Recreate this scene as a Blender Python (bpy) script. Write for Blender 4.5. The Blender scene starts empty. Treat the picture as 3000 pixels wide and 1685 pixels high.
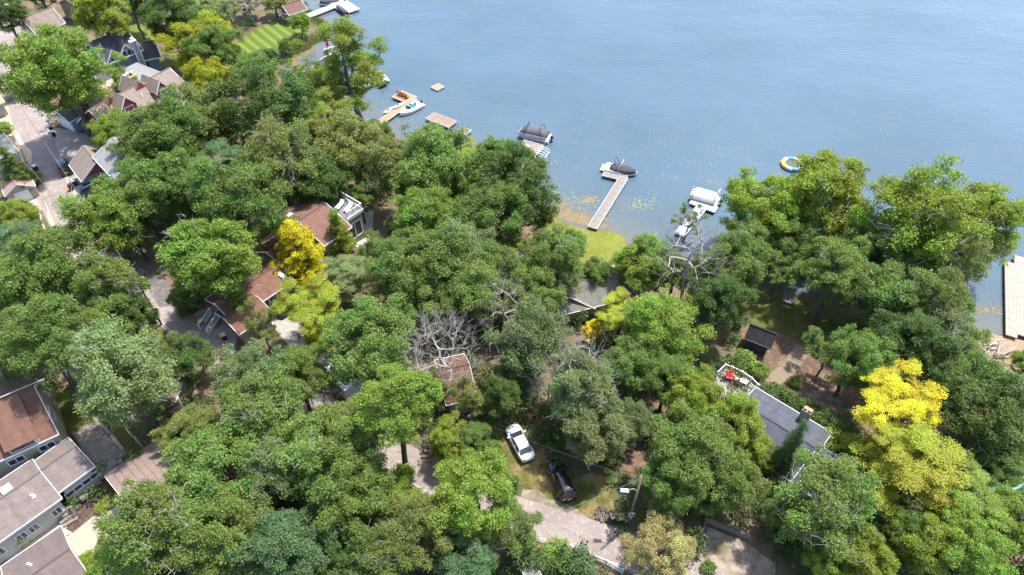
import bpy, bmesh, math, random
import numpy as np
from mathutils import Vector, Matrix

# ------------------------------------------------------------------ camera, sky, sun, exposure
scene = bpy.context.scene
COL = scene.collection
CAMZ = 71.0
PITCH = math.radians(46.0)
FPX = 2000.0                       # focal length in photograph pixels (3000 wide = 24 mm lens)
cd = bpy.data.cameras.new("camera")
cam = bpy.data.objects.new("camera", cd)
COL.objects.link(cam)
cam.location = (0, 0, CAMZ)
cam.rotation_euler = (math.pi / 2 - PITCH, 0, 0)
cd.sensor_width = 36.0
cd.lens = 24.0
cd.clip_start = 0.5
cd.clip_end = 8000
scene.camera = cam

SUN_EL = math.radians(67.0)
SUN_AZ = math.radians(48.0)        # clockwise from +Y: ahead of the camera, to the right
wd = bpy.data.worlds.new("World")
scene.world = wd
wd.use_nodes = True
nt = wd.node_tree
nt.nodes.clear()
sky = nt.nodes.new("ShaderNodeTexSky")
sky.sky_type = 'NISHITA'
sky.sun_disc = False
sky.sun_elevation = SUN_EL
sky.sun_rotation = SUN_AZ
sky.air_density = 1.0
sky.dust_density = 1.6
sky.ozone_density = 1.0
bg = nt.nodes.new("ShaderNodeBackground")
bg.inputs[1].default_value = 0.15
wo = nt.nodes.new("ShaderNodeOutputWorld")
nt.links.new(sky.outputs[0], bg.inputs[0])
nt.links.new(bg.outputs[0], wo.inputs[0])

sl = bpy.data.lights.new("sun", 'SUN')
sl.energy = 3.2
sl.angle = math.radians(1.6)
sl.color = (1.0, 0.955, 0.89)
sun = bpy.data.objects.new("sun", sl)
COL.objects.link(sun)
SUNV = Vector((math.sin(SUN_AZ) * math.cos(SUN_EL), math.cos(SUN_AZ) * math.cos(SUN_EL), math.sin(SUN_EL)))
sun.rotation_euler = (-SUNV).to_track_quat('-Z', 'Y').to_euler()
sun.location = SUNV * 200

scene.render.engine = 'CYCLES'
scene.view_settings.view_transform = 'Standard'
scene.view_settings.look = 'None'
scene.view_settings.exposure = 1.55
scene.view_settings.gamma = 1.0
scene.view_settings.use_curve_mapping = False
scene.cycles.max_bounces = 6
scene.cycles.diffuse_bounces = 4
scene.cycles.glossy_bounces = 3
scene.cycles.transmission_bounces = 4
scene.cycles.transparent_max_bounces = 6
scene.cycles.caustics_reflective = False
scene.cycles.caustics_refractive = False

rnd = random.Random(11)
S25 = 3000 / 2576.0                # some tables below are in the 2576-wide view of the photograph

# ------------------------------------------------------------------ plan helpers
def ray(px, py):
    x = (px - 1500) / FPX
    y = -(py - 842.5) / FPX
    s, c = math.sin(PITCH), math.cos(PITCH)
    return Vector((x, y * s + c, y * c - s))

def atz(px, py, z):
    d = ray(px, py)
    return Vector((0, 0, CAMZ)) + d * ((z - CAMZ) / d.z)

SHORE = [(860, -140), (880, -60), (880, 0), (905, 40), (963, 83), (955, 105), (930, 120), (900, 145), (850, 165), (830, 190),
         (830, 225), (870, 275), (940, 310), (1050, 345), (1150, 395), (1195, 412), (1300, 470), (1450, 530), (1560, 590),
         (1612, 630), (1650, 650), (1694, 665), (1728, 672), (1798, 675), (1827, 691), (1850, 725), (1930, 760), (2050, 790), (2240, 845),
         (2400, 870), (2600, 900), (2720, 930), (2850, 955), (2970, 985), (3200, 1030)]
SW = np.array([atz(x, y, 0)[:2] for x, y in SHORE])
SW = np.vstack([[SW[0] + np.array([-160.0, 420.0])], SW, [SW[-1] + np.array([420.0, -140.0])]])

def shore_dist(X, Y):
    X = np.asarray(X, float); Y = np.asarray(Y, float)
    best = np.full(X.shape, 1e9); sg = np.ones(X.shape)
    for a, b in zip(SW[:-1], SW[1:]):
        ab = b - a
        t = np.clip(((X - a[0]) * ab[0] + (Y - a[1]) * ab[1]) / (ab @ ab), 0, 1)
        d = np.hypot(X - a[0] - ab[0] * t, Y - a[1] - ab[1] * t)
        cr = ab[0] * (Y - a[1]) - ab[1] * (X - a[0])
        m = d < best
        best = np.where(m, d, best)
        sg = np.where(m, np.where(cr > 0, -1.0, 1.0), sg)
    return best * sg

def sstep(a, b, t):
    u = np.clip((t - a) / (b - a), 0, 1)
    return u * u * (3 - 2 * u)

def ground_np(X, Y):
    d = shore_dist(X, Y)
    return np.where(d < 0, np.maximum(-2.5, -0.03 + d * 0.12), -0.03 + 0.63 * sstep(0, 5, d) + 4.4 * sstep(8, 42, d))

GX0, GY0, GST = -260.0, -60.0, 0.5
_gx = np.arange(GX0, 200, GST); _gy = np.arange(GY0, 330, GST)
_GXX, _GYY = np.meshgrid(_gx, _gy)
DGRID = shore_dist(_GXX, _GYY)

def sdist(x, y):
    """distance to the shore by look-up (positive on land)"""
    u = (x - GX0) / GST; v = (y - GY0) / GST
    i = int(u); j = int(v)
    if i < 0 or j < 0 or i >= DGRID.shape[1] - 1 or j >= DGRID.shape[0] - 1:
        return float(shore_dist(np.array([x]), np.array([y]))[0])
    a = u - i; b = v - j
    return float((DGRID[j, i] * (1 - a) + DGRID[j, i + 1] * a) * (1 - b) + (DGRID[j + 1, i] * (1 - a) + DGRID[j + 1, i + 1] * a) * b)

def _ss(a, b, t):
    u = min(1.0, max(0.0, (t - a) / (b - a)))
    return u * u * (3 - 2 * u)

def ground(x, y):
    d = sdist(x, y)
    return max(-2.5, -0.03 + d * 0.12) if d < 0 else -0.03 + 0.63 * _ss(0, 5, d) + 4.4 * _ss(8, 42, d)

def at(px, py, h=0.0):
    z = h + 2
    for _ in range(10):
        p = atz(px, py, z)
        z = ground(p.x, p.y) + h
    return atz(px, py, z)

# ------------------------------------------------------------------ materials
MATS = {}

def nodes(name):
    m = bpy.data.materials.new(name)
    m.use_nodes = True
    n = m.node_tree.nodes
    return m, n, m.node_tree.links, n["Principled BSDF"]

def ramp(n, stops):
    r = n.new("ShaderNodeValToRGB")
    el = r.color_ramp.elements
    while len(el) < len(stops):
        el.new(0.5)
    for e, (p, c) in zip(el, stops):
        e.position = p
        e.color = (*c, 1) if len(c) == 3 else c
    return r

def mk(name, c, c2=None, scale=2.0, rough=0.7, metal=0.0, bump=0.0, bscale=None, spec=0.5, c3=None, detail=6.0, coord="Object", blotch=0.0):
    """noisy procedural material: colour wanders between c and c2, a slow blotch shifts it, fine relief by bump"""
    if name in MATS:
        return MATS[name]
    m, n, l, p = nodes(name)
    p.inputs["Roughness"].default_value = rough
    p.inputs["Metallic"].default_value = metal
    p.inputs["Specular IOR Level"].default_value = spec
    tc = n.new("ShaderNodeTexCoord")
    if c2 is None:
        c2 = tuple(v * 0.82 for v in c)
    nz = n.new("ShaderNodeTexNoise")
    nz.inputs["Scale"].default_value = scale
    nz.inputs["Detail"].default_value = detail
    nz.inputs["Roughness"].default_value = 0.65
    l.new(tc.outputs[coord], nz.inputs["Vector"])
    st = [(0.3, c), (0.7, c2)] if c3 is None else [(0.38, c), (0.5, c2), (0.62, c3)]
    r = ramp(n, st)
    l.new(nz.outputs["Fac"], r.inputs["Fac"])
    out = r.outputs["Color"]
    if blotch:
        nb = n.new("ShaderNodeTexNoise")
        nb.inputs["Scale"].default_value = scale * 0.13
        nb.inputs["Detail"].default_value = 4
        l.new(tc.outputs[coord], nb.inputs["Vector"])
        mr = n.new("ShaderNodeMapRange")
        mr.inputs["From Min"].default_value = 0.3
        mr.inputs["From Max"].default_value = 0.7
        mr.inputs["To Min"].default_value = 1 - blotch
        mr.inputs["To Max"].default_value = 1 + blotch * 0.6
        l.new(nb.outputs["Fac"], mr.inputs["Value"])
        mx = n.new("ShaderNodeMix")
        mx.data_type = 'RGBA'
        mx.blend_type = 'MULTIPLY'
        mx.inputs["Factor"].default_value = 1
        l.new(out, mx.inputs[6])
        l.new(mr.outputs[0], mx.inputs[7])
        out = mx.outputs[2]
    l.new(out, p.inputs["Base Color"])
    if bump:
        nb = n.new("ShaderNodeTexNoise")
        nb.inputs["Scale"].default_value = bscale or scale * 4
        nb.inputs["Detail"].default_value = 5
        l.new(tc.outputs[coord], nb.inputs["Vector"])
        b = n.new("ShaderNodeBump")
        b.inputs["Strength"].default_value = bump
        b.inputs["Distance"].default_value = 0.05
        l.new(nb.outputs["Fac"], b.inputs["Height"])
        l.new(b.outputs[0], p.inputs["Normal"])
    MATS[name] = m
    return m

def shingles(name, c, c2, c3, w=0.32, h=0.15, streak=0.12):
    """asphalt shingle courses on the UV map (metres)"""
    if name in MATS:
        return MATS[name]
    m, n, l, p = nodes(name)
    p.inputs["Roughness"].default_value = 0.9
    p.inputs["Specular IOR Level"].default_value = 0.25
    uv = n.new("ShaderNodeUVMap"); uv.uv_map = "UVMap"
    br = n.new("ShaderNodeTexBrick")
    br.inputs["Scale"].default_value = 1.0
    br.inputs["Brick Width"].default_value = w
    br.inputs["Row Height"].default_value = h
    br.inputs["Mortar Size"].default_value = 0.012
    br.inputs["Mortar Smooth"].default_value = 0.3
    br.inputs["Color1"].default_value = (*c, 1)
    br.inputs["Color2"].default_value = (*c2, 1)
    br.inputs["Mortar"].default_value = (*[v * 0.55 for v in c], 1)
    l.new(uv.outputs[0], br.inputs["Vector"])
    nz = n.new("ShaderNodeTexNoise")
    nz.inputs["Scale"].default_value = 1.3
    nz.inputs["Detail"].default_value = 8
    nz.inputs["Roughness"].default_value = 0.7
    l.new(uv.outputs[0], nz.inputs["Vector"])
    r = ramp(n, [(0.42, (0, 0, 0)), (0.68, (1, 1, 1))])
    l.new(nz.outputs["Fac"], r.inputs["Fac"])
    ml = n.new("ShaderNodeMath"); ml.operation = 'MULTIPLY'; ml.inputs[1].default_value = 0.55
    l.new(r.outputs["Color"], ml.inputs[0])
    mx = n.new("ShaderNodeMix"); mx.data_type = 'RGBA'
    l.new(ml.outputs[0], mx.inputs["Factor"])
    l.new(br.outputs["Color"], mx.inputs[6])
    mx.inputs[7].default_value = (*c3, 1)
    # long weather streaks down the slope
    mp = n.new("ShaderNodeMapping"); mp.inputs["Scale"].default_value = (1.1, 0.12, 1)
    l.new(uv.outputs[0], mp.inputs["Vector"])
    n2 = n.new("ShaderNodeTexNoise"); n2.inputs["Scale"].default_value = 1.0; n2.inputs["Detail"].default_value = 5
    l.new(mp.outputs[0], n2.inputs["Vector"])
    mr = n.new("ShaderNodeMapRange")
    mr.inputs["From Min"].default_value = 0.3; mr.inputs["From Max"].default_value = 0.7
    mr.inputs["To Min"].default_value = 1 - streak; mr.inputs["To Max"].default_value = 1 + streak
    l.new(n2.outputs["Fac"], mr.inputs["Value"])
    m2 = n.new("ShaderNodeMix"); m2.data_type = 'RGBA'; m2.blend_type = 'MULTIPLY'; m2.inputs["Factor"].default_value = 1
    l.new(mx.outputs[2], m2.inputs[6]); l.new(mr.outputs[0], m2.inputs[7])
    l.new(m2.outputs[2], p.inputs["Base Color"])
    b = n.new("ShaderNodeBump"); b.inputs["Strength"].default_value = 0.5; b.inputs["Distance"].default_value = 0.02
    l.new(br.outputs["Fac"], b.inputs["Height"]); b.invert = True
    l.new(b.outputs[0], p.inputs["Normal"])
    MATS[name] = m
    return m

def siding(name, c, step=0.2):
    """lap siding: shallow horizontal relief and slight weathering"""
    if name in MATS:
        return MATS[name]
    m, n, l, p = nodes(name)
    p.inputs["Roughness"].default_value = 0.65
    tc = n.new("ShaderNodeTexCoord")
    wv = n.new("ShaderNodeTexWave"); wv.wave_type = 'BANDS'; wv.bands_direction = 'Z'; wv.wave_profile = 'SAW'
    wv.inputs["Scale"].default_value = 0.314 / step
    l.new(tc.outputs["Object"], wv.inputs["Vector"])
    b = n.new("ShaderNodeBump"); b.inputs["Strength"].default_value = 0.6; b.inputs["Distance"].default_value = 0.03
    l.new(wv.outputs["Fac"], b.inputs["Height"]); l.new(b.outputs[0], p.inputs["Normal"])
    nz = n.new("ShaderNodeTexNoise"); nz.inputs["Scale"].default_value = 0.8; nz.inputs["Detail"].default_value = 6
    l.new(tc.outputs["Object"], nz.inputs["Vector"])
    r = ramp(n, [(0.3, tuple(v * 0.86 for v in c)), (0.65, c)])
    l.new(nz.outputs["Fac"], r.inputs["Fac"]); l.new(r.outputs["Color"], p.inputs["Base Color"])
    MATS[name] = m
    return m

def glass(name, c=(0.03, 0.04, 0.05)):
    if name in MATS:
        return MATS[name]
    m = mk(name, c, tuple(v * 1.5 for v in c), scale=0.6, rough=0.06, spec=0.8)
    return m

def leaf_material():
    m = bpy.data.materials.new("foliage")
    m.use_nodes = True
    n = m.node_tree.nodes; l = m.node_tree.links
    n.clear()
    out = n.new("ShaderNodeOutputMaterial")
    oi = n.new("ShaderNodeObjectInfo")
    at_ = n.new("ShaderNodeAttribute"); at_.attribute_name = "tint"
    hs = n.new("ShaderNodeHueSaturation")
    mh = n.new("ShaderNodeMapRange"); mh.inputs["To Min"].default_value = 0.466; mh.inputs["To Max"].default_value = 0.528
    mv = n.new("ShaderNodeMapRange"); mv.inputs["To Min"].default_value = 0.62; mv.inputs["To Max"].default_value = 1.45
    at2 = n.new("ShaderNodeAttribute"); at2.attribute_name = "tint2"
    l.new(at2.outputs["Fac"], mh.inputs["Value"])
    l.new(at_.outputs["Fac"], mv.inputs["Value"])
    l.new(oi.outputs["Color"], hs.inputs["Color"])
    l.new(mh.outputs[0], hs.inputs["Hue"])
    l.new(mv.outputs[0], hs.inputs["Value"])
    pb = n.new("ShaderNodeBsdfPrincipled")
    pb.inputs["Roughness"].default_value = 0.5
    pb.inputs["Specular IOR Level"].default_value = 0.32
    tr = n.new("ShaderNodeBsdfTranslucent")
    br = n.new("ShaderNodeHueSaturation"); br.inputs["Value"].default_value = 1.5; br.inputs["Hue"].default_value = 0.497; br.inputs["Saturation"].default_value = 1.1
    l.new(hs.outputs[0], br.inputs["Color"])
    l.new(hs.outputs[0], pb.inputs["Base Color"])
    l.new(br.outputs[0], tr.inputs["Color"])
    mx = n.new("ShaderNodeMixShader"); mx.inputs[0].default_value = 0.40
    l.new(pb.outputs[0], mx.inputs[1]); l.new(tr.outputs[0], mx.inputs[2])
    l.new(mx.outputs[0], out.inputs[0])
    return m

LEAF = leaf_material()
BARK = mk("bark", (0.13, 0.10, 0.08), (0.06, 0.048, 0.04), scale=3, rough=0.9, bump=0.8, bscale=9)
DEADBARK = mk("dead_bark", (0.42, 0.38, 0.335), (0.25, 0.22, 0.19), scale=2, rough=0.9, bump=0.4, bscale=9)
WHITE = mk("white_paint", (0.78, 0.78, 0.77), (0.68, 0.68, 0.67), scale=1.5, rough=0.5)
TRIM = mk("white_trim", (0.74, 0.74, 0.73), (0.62, 0.62, 0.6), scale=2.5, rough=0.55)
BLACK = mk("black_plastic", (0.014, 0.014, 0.015), (0.024, 0.024, 0.026), scale=3, rough=0.45)
DKGREY = mk("dark_metal", (0.05, 0.05, 0.055), (0.03, 0.03, 0.034), scale=3, rough=0.4, metal=0.3)
ALU = mk("aluminium", (0.62, 0.63, 0.65), (0.5, 0.51, 0.53), scale=3, rough=0.38, metal=0.6)
GLASS = glass("window_glass")
CONC = mk("concrete", (0.32, 0.275, 0.235), (0.26, 0.22, 0.19), scale=1.2, rough=0.9, bump=0.2, blotch=0.16)
WOOD = mk("weathered_wood", (0.235, 0.205, 0.18), (0.165, 0.142, 0.122), scale=2.2, rough=0.85, bump=0.3, blotch=0.2)
TANWOOD = mk("tan_deck_boards", (0.34, 0.215, 0.115), (0.27, 0.17, 0.09), scale=2.5, rough=0.75, bump=0.2, blotch=0.1)
BRNWOOD = mk("brown_deck_boards", (0.235, 0.165, 0.12), (0.19, 0.13, 0.095), scale=2.5, rough=0.8, bump=0.2, blotch=0.12)
TIMBER = mk("landscape_timber", (0.21, 0.165, 0.125), (0.12, 0.095, 0.07), scale=3, rough=0.9, bump=0.5, blotch=0.2)

# ------------------------------------------------------------------ object helpers
def link(name, me, parent=None):
    o = bpy.data.objects.new(name, me)
    COL.objects.link(o)
    if parent is not None:
        o.parent = parent
    return o

def tag(o, label=None, cat=None, group=None, kind=None):
    if label: o["label"] = label
    if cat: o["category"] = cat
    if group: o["group"] = group
    if kind: o["kind"] = kind
    return o

def thing(name, label, cat, loc=(0, 0, 0), rz=0.0, group=None):
    o = link(name, None)
    o.location = loc
    o.rotation_euler = (0, 0, rz)
    o.empty_display_size = 0.3
    return tag(o, label, cat, group)

class MB:
    """collects polygons, then links them as one mesh object"""
    def __init__(s):
        s.v = []; s.f = []; s.uv = {}
    def add(s, vs, fs):
        k = len(s.v)
        s.v += [tuple(v) for v in vs]
        s.f += [tuple(i + k for i in f) for f in fs]
        return s
    def box(s, c, d, rz=0.0, rx=0.0, ry=0.0, taper=1.0):
        M = Matrix.Translation(Vector(c)) @ Matrix.Rotation(rz, 4, 'Z') @ Matrix.Rotation(ry, 4, 'Y') @ Matrix.Rotation(rx, 4, 'X')
        vs = []
        for z in (-1, 1):
            t = taper if z > 0 else 1.0
            for x, y in ((-1, -1), (1, -1), (1, 1), (-1, 1)):
                vs.append(M @ Vector((x * d[0] / 2 * t, y * d[1] / 2 * t, z * d[2] / 2)))
        return s.add(vs, [(3, 2, 1, 0), (4, 5, 6, 7), (0, 1, 5, 4), (1, 2, 6, 5), (2, 3, 7, 6), (3, 0, 4, 7)])
    def prism(s, pts, z0, z1):
        n = len(pts)
        a = sum(pts[i][0] * pts[(i + 1) % n][1] - pts[(i + 1) % n][0] * pts[i][1] for i in range(n))
        if a < 0: pts = pts[::-1]
        vs = [(p[0], p[1], z0) for p in pts] + [(p[0], p[1], z1) for p in pts]
        fs = [tuple(range(n))[::-1], tuple(range(n, 2 * n))] + [(i, (i + 1) % n, n + (i + 1) % n, n + i) for i in range(n)]
        return s.add(vs, fs)
    def tube(s, pts, rad, n=8, cap=True):
        pts = [Vector(p) for p in pts]
        if not hasattr(rad, '__len__'): rad = [rad] * len(pts)
        k = len(s.v); up = Vector((0, 0, 1)); last = None
        for i, p in enumerate(pts):
            t = (pts[min(i + 1, len(pts) - 1)] - pts[max(i - 1, 0)])
            t = t.normalized() if t.length > 1e-9 else Vector((0, 0, 1))
            a = last if last is not None else (Vector((1, 0, 0)) if abs(t.z) > 0.9 else up)
            u = (a - t * a.dot(t))
            if u.length < 1e-6: u = t.orthogonal()
            u.normalize(); w = t.cross(u); last = u
            for j in range(n):
                ang = 2 * math.pi * j / n
                s.v.append(tuple(p + (u * math.cos(ang) + w * math.sin(ang)) * rad[i]))
        for i in range(len(pts) - 1):
            for j in range(n):
                a0 = k + i * n + j; b0 = k + i * n + (j + 1) % n
                s.f.append((a0, b0, b0 + n, a0 + n))
        if cap:
            s.f.append(tuple(k + j for j in range(n))[::-1])
            e = k + (len(pts) - 1) * n
            s.f.append(tuple(e + j for j in range(n)))
        return s
    def lathe(s, prof, c=(0, 0, 0), n=14):
        k = len(s.v)
        for r, z in prof:
            for j in range(n):
                a = 2 * math.pi * j / n
                s.v.append((c[0] + r * math.cos(a), c[1] + r * math.sin(a), c[2] + z))
        for i in range(len(prof) - 1):
            for j in range(n):
                a0 = k + i * n + j; b0 = k + i * n + (j + 1) % n
                s.f.append((a0, b0, b0 + n, a0 + n))
        s.f.append(tuple(k + j for j in range(n))[::-1])
        e = k + (len(prof) - 1) * n
        s.f.append(tuple(e + j for j in range(n)))
        return s
    def loft(s, rings, closed=True, cap=True):
        """rings: equal-length lists of points"""
        k = len(s.v); n = len(rings[0])
        for r in rings: s.v += [tuple(p) for p in r]
        m = n if closed else n - 1
        for i in range(len(rings) - 1):
            for j in range(m):
                a0 = k + i * n + j; b0 = k + i * n + (j + 1) % n
                s.f.append((a0, b0, b0 + n, a0 + n))
        if cap and closed:
            s.f.append(tuple(k + j for j in range(n))[::-1])
            e = k + (len(rings) - 1) * n
            s.f.append(tuple(e + j for j in range(n)))
        return s
    def build(s, name, mat, parent=None, smooth=False, bevel=0.0):
        me = bpy.data.meshes.new(name)
        me.from_pydata(s.v, [], s.f)
        bm = bmesh.new(); bm.from_mesh(me)
        bmesh.ops.recalc_face_normals(bm, faces=bm.faces[:])
        bm.to_mesh(me); bm.free()
        if smooth:
            me.polygons.foreach_set("use_smooth", [True] * len(me.polygons))
        me.materials.append(mat)
        o = link(name, me, parent)
        if bevel:
            b = o.modifiers.new("bevel", 'BEVEL'); b.width = bevel; b.segments = 2; b.limit_method = 'ANGLE'
        return o

def slab_uv(name, quads, th, mat, parent):
    """roof slabs: each quad (a,b,c,d) with a->b along the eave, thickness th downward; UV in metres"""
    me = bpy.data.meshes.new(name)
    vs = []; fs = []; uvs = []
    for q in quads:
        q = [Vector(p) for p in q]
        nrm = (q[1] - q[0]).cross(q[2] - q[0]).normalized()
        if nrm.z < 0: nrm = -nrm
        k = len(vs); n = len(q)
        vs += q + [p - nrm * th for p in q]
        u = (q[1] - q[0]).normalized(); w = nrm.cross(u)
        loc = [((p - q[0]).dot(u), (p - q[0]).dot(w)) for p in q]
        fs.append(tuple(k + i for i in range(n))); uvs.append(loc)
        fs.append(tuple(k + n + i for i in range(n))[::-1]); uvs.append(loc[::-1])
        for i in range(n):
            j = (i + 1) % n
            fs.append((k + j, k + i, k + n + i, k + n + j)); uvs.append([loc[j], loc[i], loc[i], loc[j]])
    me.from_pydata([tuple(v) for v in vs], [], fs)
    ul = me.uv_layers.new(name="UVMap")
    li = 0
    for loc in uvs:
        for c in loc:
            ul.data[li].uv = c; li += 1
    me.materials.append(mat)
    me.validate()
    return link(name, me, parent)

def world_poly(px, h=0.0):
    return [at(x, y, h) for x, y in px]

def smooth_line(pts, step=1.2):
    out = []
    n = len(pts)
    for i in range(n - 1):
        p0 = pts[max(i - 1, 0)]; p1 = pts[i]; p2 = pts[i + 1]; p3 = pts[min(i + 2, n - 1)]
        k = max(1, int((p2 - p1).length / step))
        for j in range(k):
            t = j / k
            out.append(0.5 * ((2 * p1) + (p2 - p0) * t + (2 * p0 - 5 * p1 + 4 * p2 - p3) * t * t + (3 * p1 - p0 - 3 * p2 + p3) * t ** 3))
    out.append(pts[-1])
    return out

def drape(name, pts, dz, mat, kind="structure", parent=None, label=None, maxlen=1.6, wob=0.0, thick=0.0):
    """sheet that follows the terrain inside a plan polygon"""
    pts = [Vector((p[0], p[1], 0)) for p in pts]
    if wob:
        q = []
        for i, p in enumerate(pts):
            nx = pts[(i + 1) % len(pts)]
            k = max(1, int((nx - p).length / 1.2))
            for j in range(k):
                c = p.lerp(nx, j / k)
                q.append(c + Vector((rnd.uniform(-wob, wob), rnd.uniform(-wob, wob), 0)))
        pts = q
    bm = bmesh.new()
    vs = [bm.verts.new(p) for p in pts]
    bm.faces.new(vs)
    bmesh.ops.triangulate(bm, faces=bm.faces[:])
    for _ in range(7):
        ed = [e for e in bm.edges if e.calc_length() > maxlen]
        if not ed: break
        bmesh.ops.subdivide_edges(bm, edges=ed, cuts=1)
        bmesh.ops.triangulate(bm, faces=bm.faces[:])
    bm.verts.ensure_lookup_table()
    X = np.array([v.co.x for v in bm.verts]); Y = np.array([v.co.y for v in bm.verts])
    Z = ground_np(X, Y) + dz
    for v, z in zip(bm.verts, Z): v.co.z = z
    bmesh.ops.recalc_face_normals(bm, faces=bm.faces[:])
    for f in bm.faces:
        if f.normal.z < 0: f.normal_flip()
    me = bpy.data.meshes.new(name)
    bm.to_mesh(me); bm.free()
    me.materials.append(mat)
    o = link(name, me, parent)
    if kind and parent is None: o["kind"] = kind
    if label: o["label"] = label
    return o

def ribbon(name, line, w, dz, mat, parent=None, kind="structure", off=0.0, wl=None):
    """strip of width w along a plan line, offset sideways by off, on the terrain"""
    vs = []; fs = []
    n = len(line)
    for i, p in enumerate(line):
        t = line[min(i + 1, n - 1)] - line[max(i - 1, 0)]; t.z = 0; t.normalize()
        nr = Vector((-t.y, t.x, 0))
        ww = w if wl is None else wl(i / (n - 1))
        m = 6 if ww > 1 else 1
        for k in range(m + 1):
            q = p + nr * (off + ww * (k / m - 0.5))
            vs.append((q.x, q.y, ground(q.x, q.y) + dz))
        if i:
            b = (i - 1) * (m + 1)
            for k in range(m):
                fs.append((b + k, b + k + m + 1, b + k + m + 2, b + k + 1))
    me = bpy.data.meshes.new(name)
    me.from_pydata(vs, [], fs)
    bm = bmesh.new(); bm.from_mesh(me)
    for f in bm.faces:
        if f.normal.z < 0: f.normal_flip()
    bm.to_mesh(me); bm.free()
    me.materials.append(mat)
    o = link(name, me, parent)
    if kind and parent is None: o["kind"] = kind
    return o

def in_poly(x, y, poly):
    r = False; n = len(poly); j = n - 1
    for i in range(n):
        xi, yi = poly[i][0], poly[i][1]; xj, yj = poly[j][0], poly[j][1]
        if (yi > y) != (yj > y) and x < (xj - xi) * (y - yi) / (yj - yi) + xi: r = not r
        j = i
    return r
KEEP = []      # plan polygons where no undergrowth stands

# ------------------------------------------------------------------ terrain and water
def terrain():
    xs = np.concatenate([[-2500, -900, -400, -260], np.arange(-200, 141, 1.7), [190, 300, 900, 2500]])
    ys = np.concatenate([[-900, -300, -90], np.arange(-20, 221, 1.7), [300, 500, 1200, 3000]])
    X, Y = np.meshgrid(xs, ys)
    Z = ground_np(X, Y)
    nx, ny = len(xs), len(ys)
    vs = np.stack([X.ravel(), Y.ravel(), Z.ravel()], 1)
    i = np.arange(ny * nx).reshape(ny, nx)
    fs = np.stack([i[:-1, :-1].ravel(), i[:-1, 1:].ravel(), i[1:, 1:].ravel(), i[1:, :-1].ravel()], 1)
    me = bpy.data.meshes.new("ground")
    me.from_pydata(vs.tolist(), [], fs.tolist())
    me.polygons.foreach_set("use_smooth", [True] * len(me.polygons))
    m, n, l, p = nodes("forest_floor")
    p.inputs["Roughness"].default_value = 0.95
    p.inputs["Specular IOR Level"].default_value = 0.2
    tc = n.new("ShaderNodeTexCoord")
    nz = n.new("ShaderNodeTexNoise"); nz.inputs["Scale"].default_value = 0.16; nz.inputs["Detail"].default_value = 9; nz.inputs["Roughness"].default_value = 0.7
    l.new(tc.outputs["Object"], nz.inputs["Vector"])
    r = ramp(n, [(0.36, (0.060, 0.085, 0.026)), (0.48, (0.105, 0.085, 0.05)), (0.6, (0.16, 0.11, 0.075)), (0.72, (0.10, 0.066, 0.045))])
    l.new(nz.outputs["Fac"], r.inputs["Fac"]); l.new(r.outputs["Color"], p.inputs["Base Color"])
    n2 = n.new("ShaderNodeTexNoise"); n2.inputs["Scale"].default_value = 5; n2.inputs["Detail"].default_value = 6
    l.new(tc.outputs["Object"], n2.inputs["Vector"])
    b = n.new("ShaderNodeBump"); b.inputs["Strength"].default_value = 0.7; b.inputs["Distance"].default_value = 0.12
    l.new(n2.outputs["Fac"], b.inputs["Height"]); l.new(b.outputs[0], p.inputs["Normal"])
    me.materials.append(m)
    tag(link("ground", me), kind="structure")
terrain()

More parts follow.
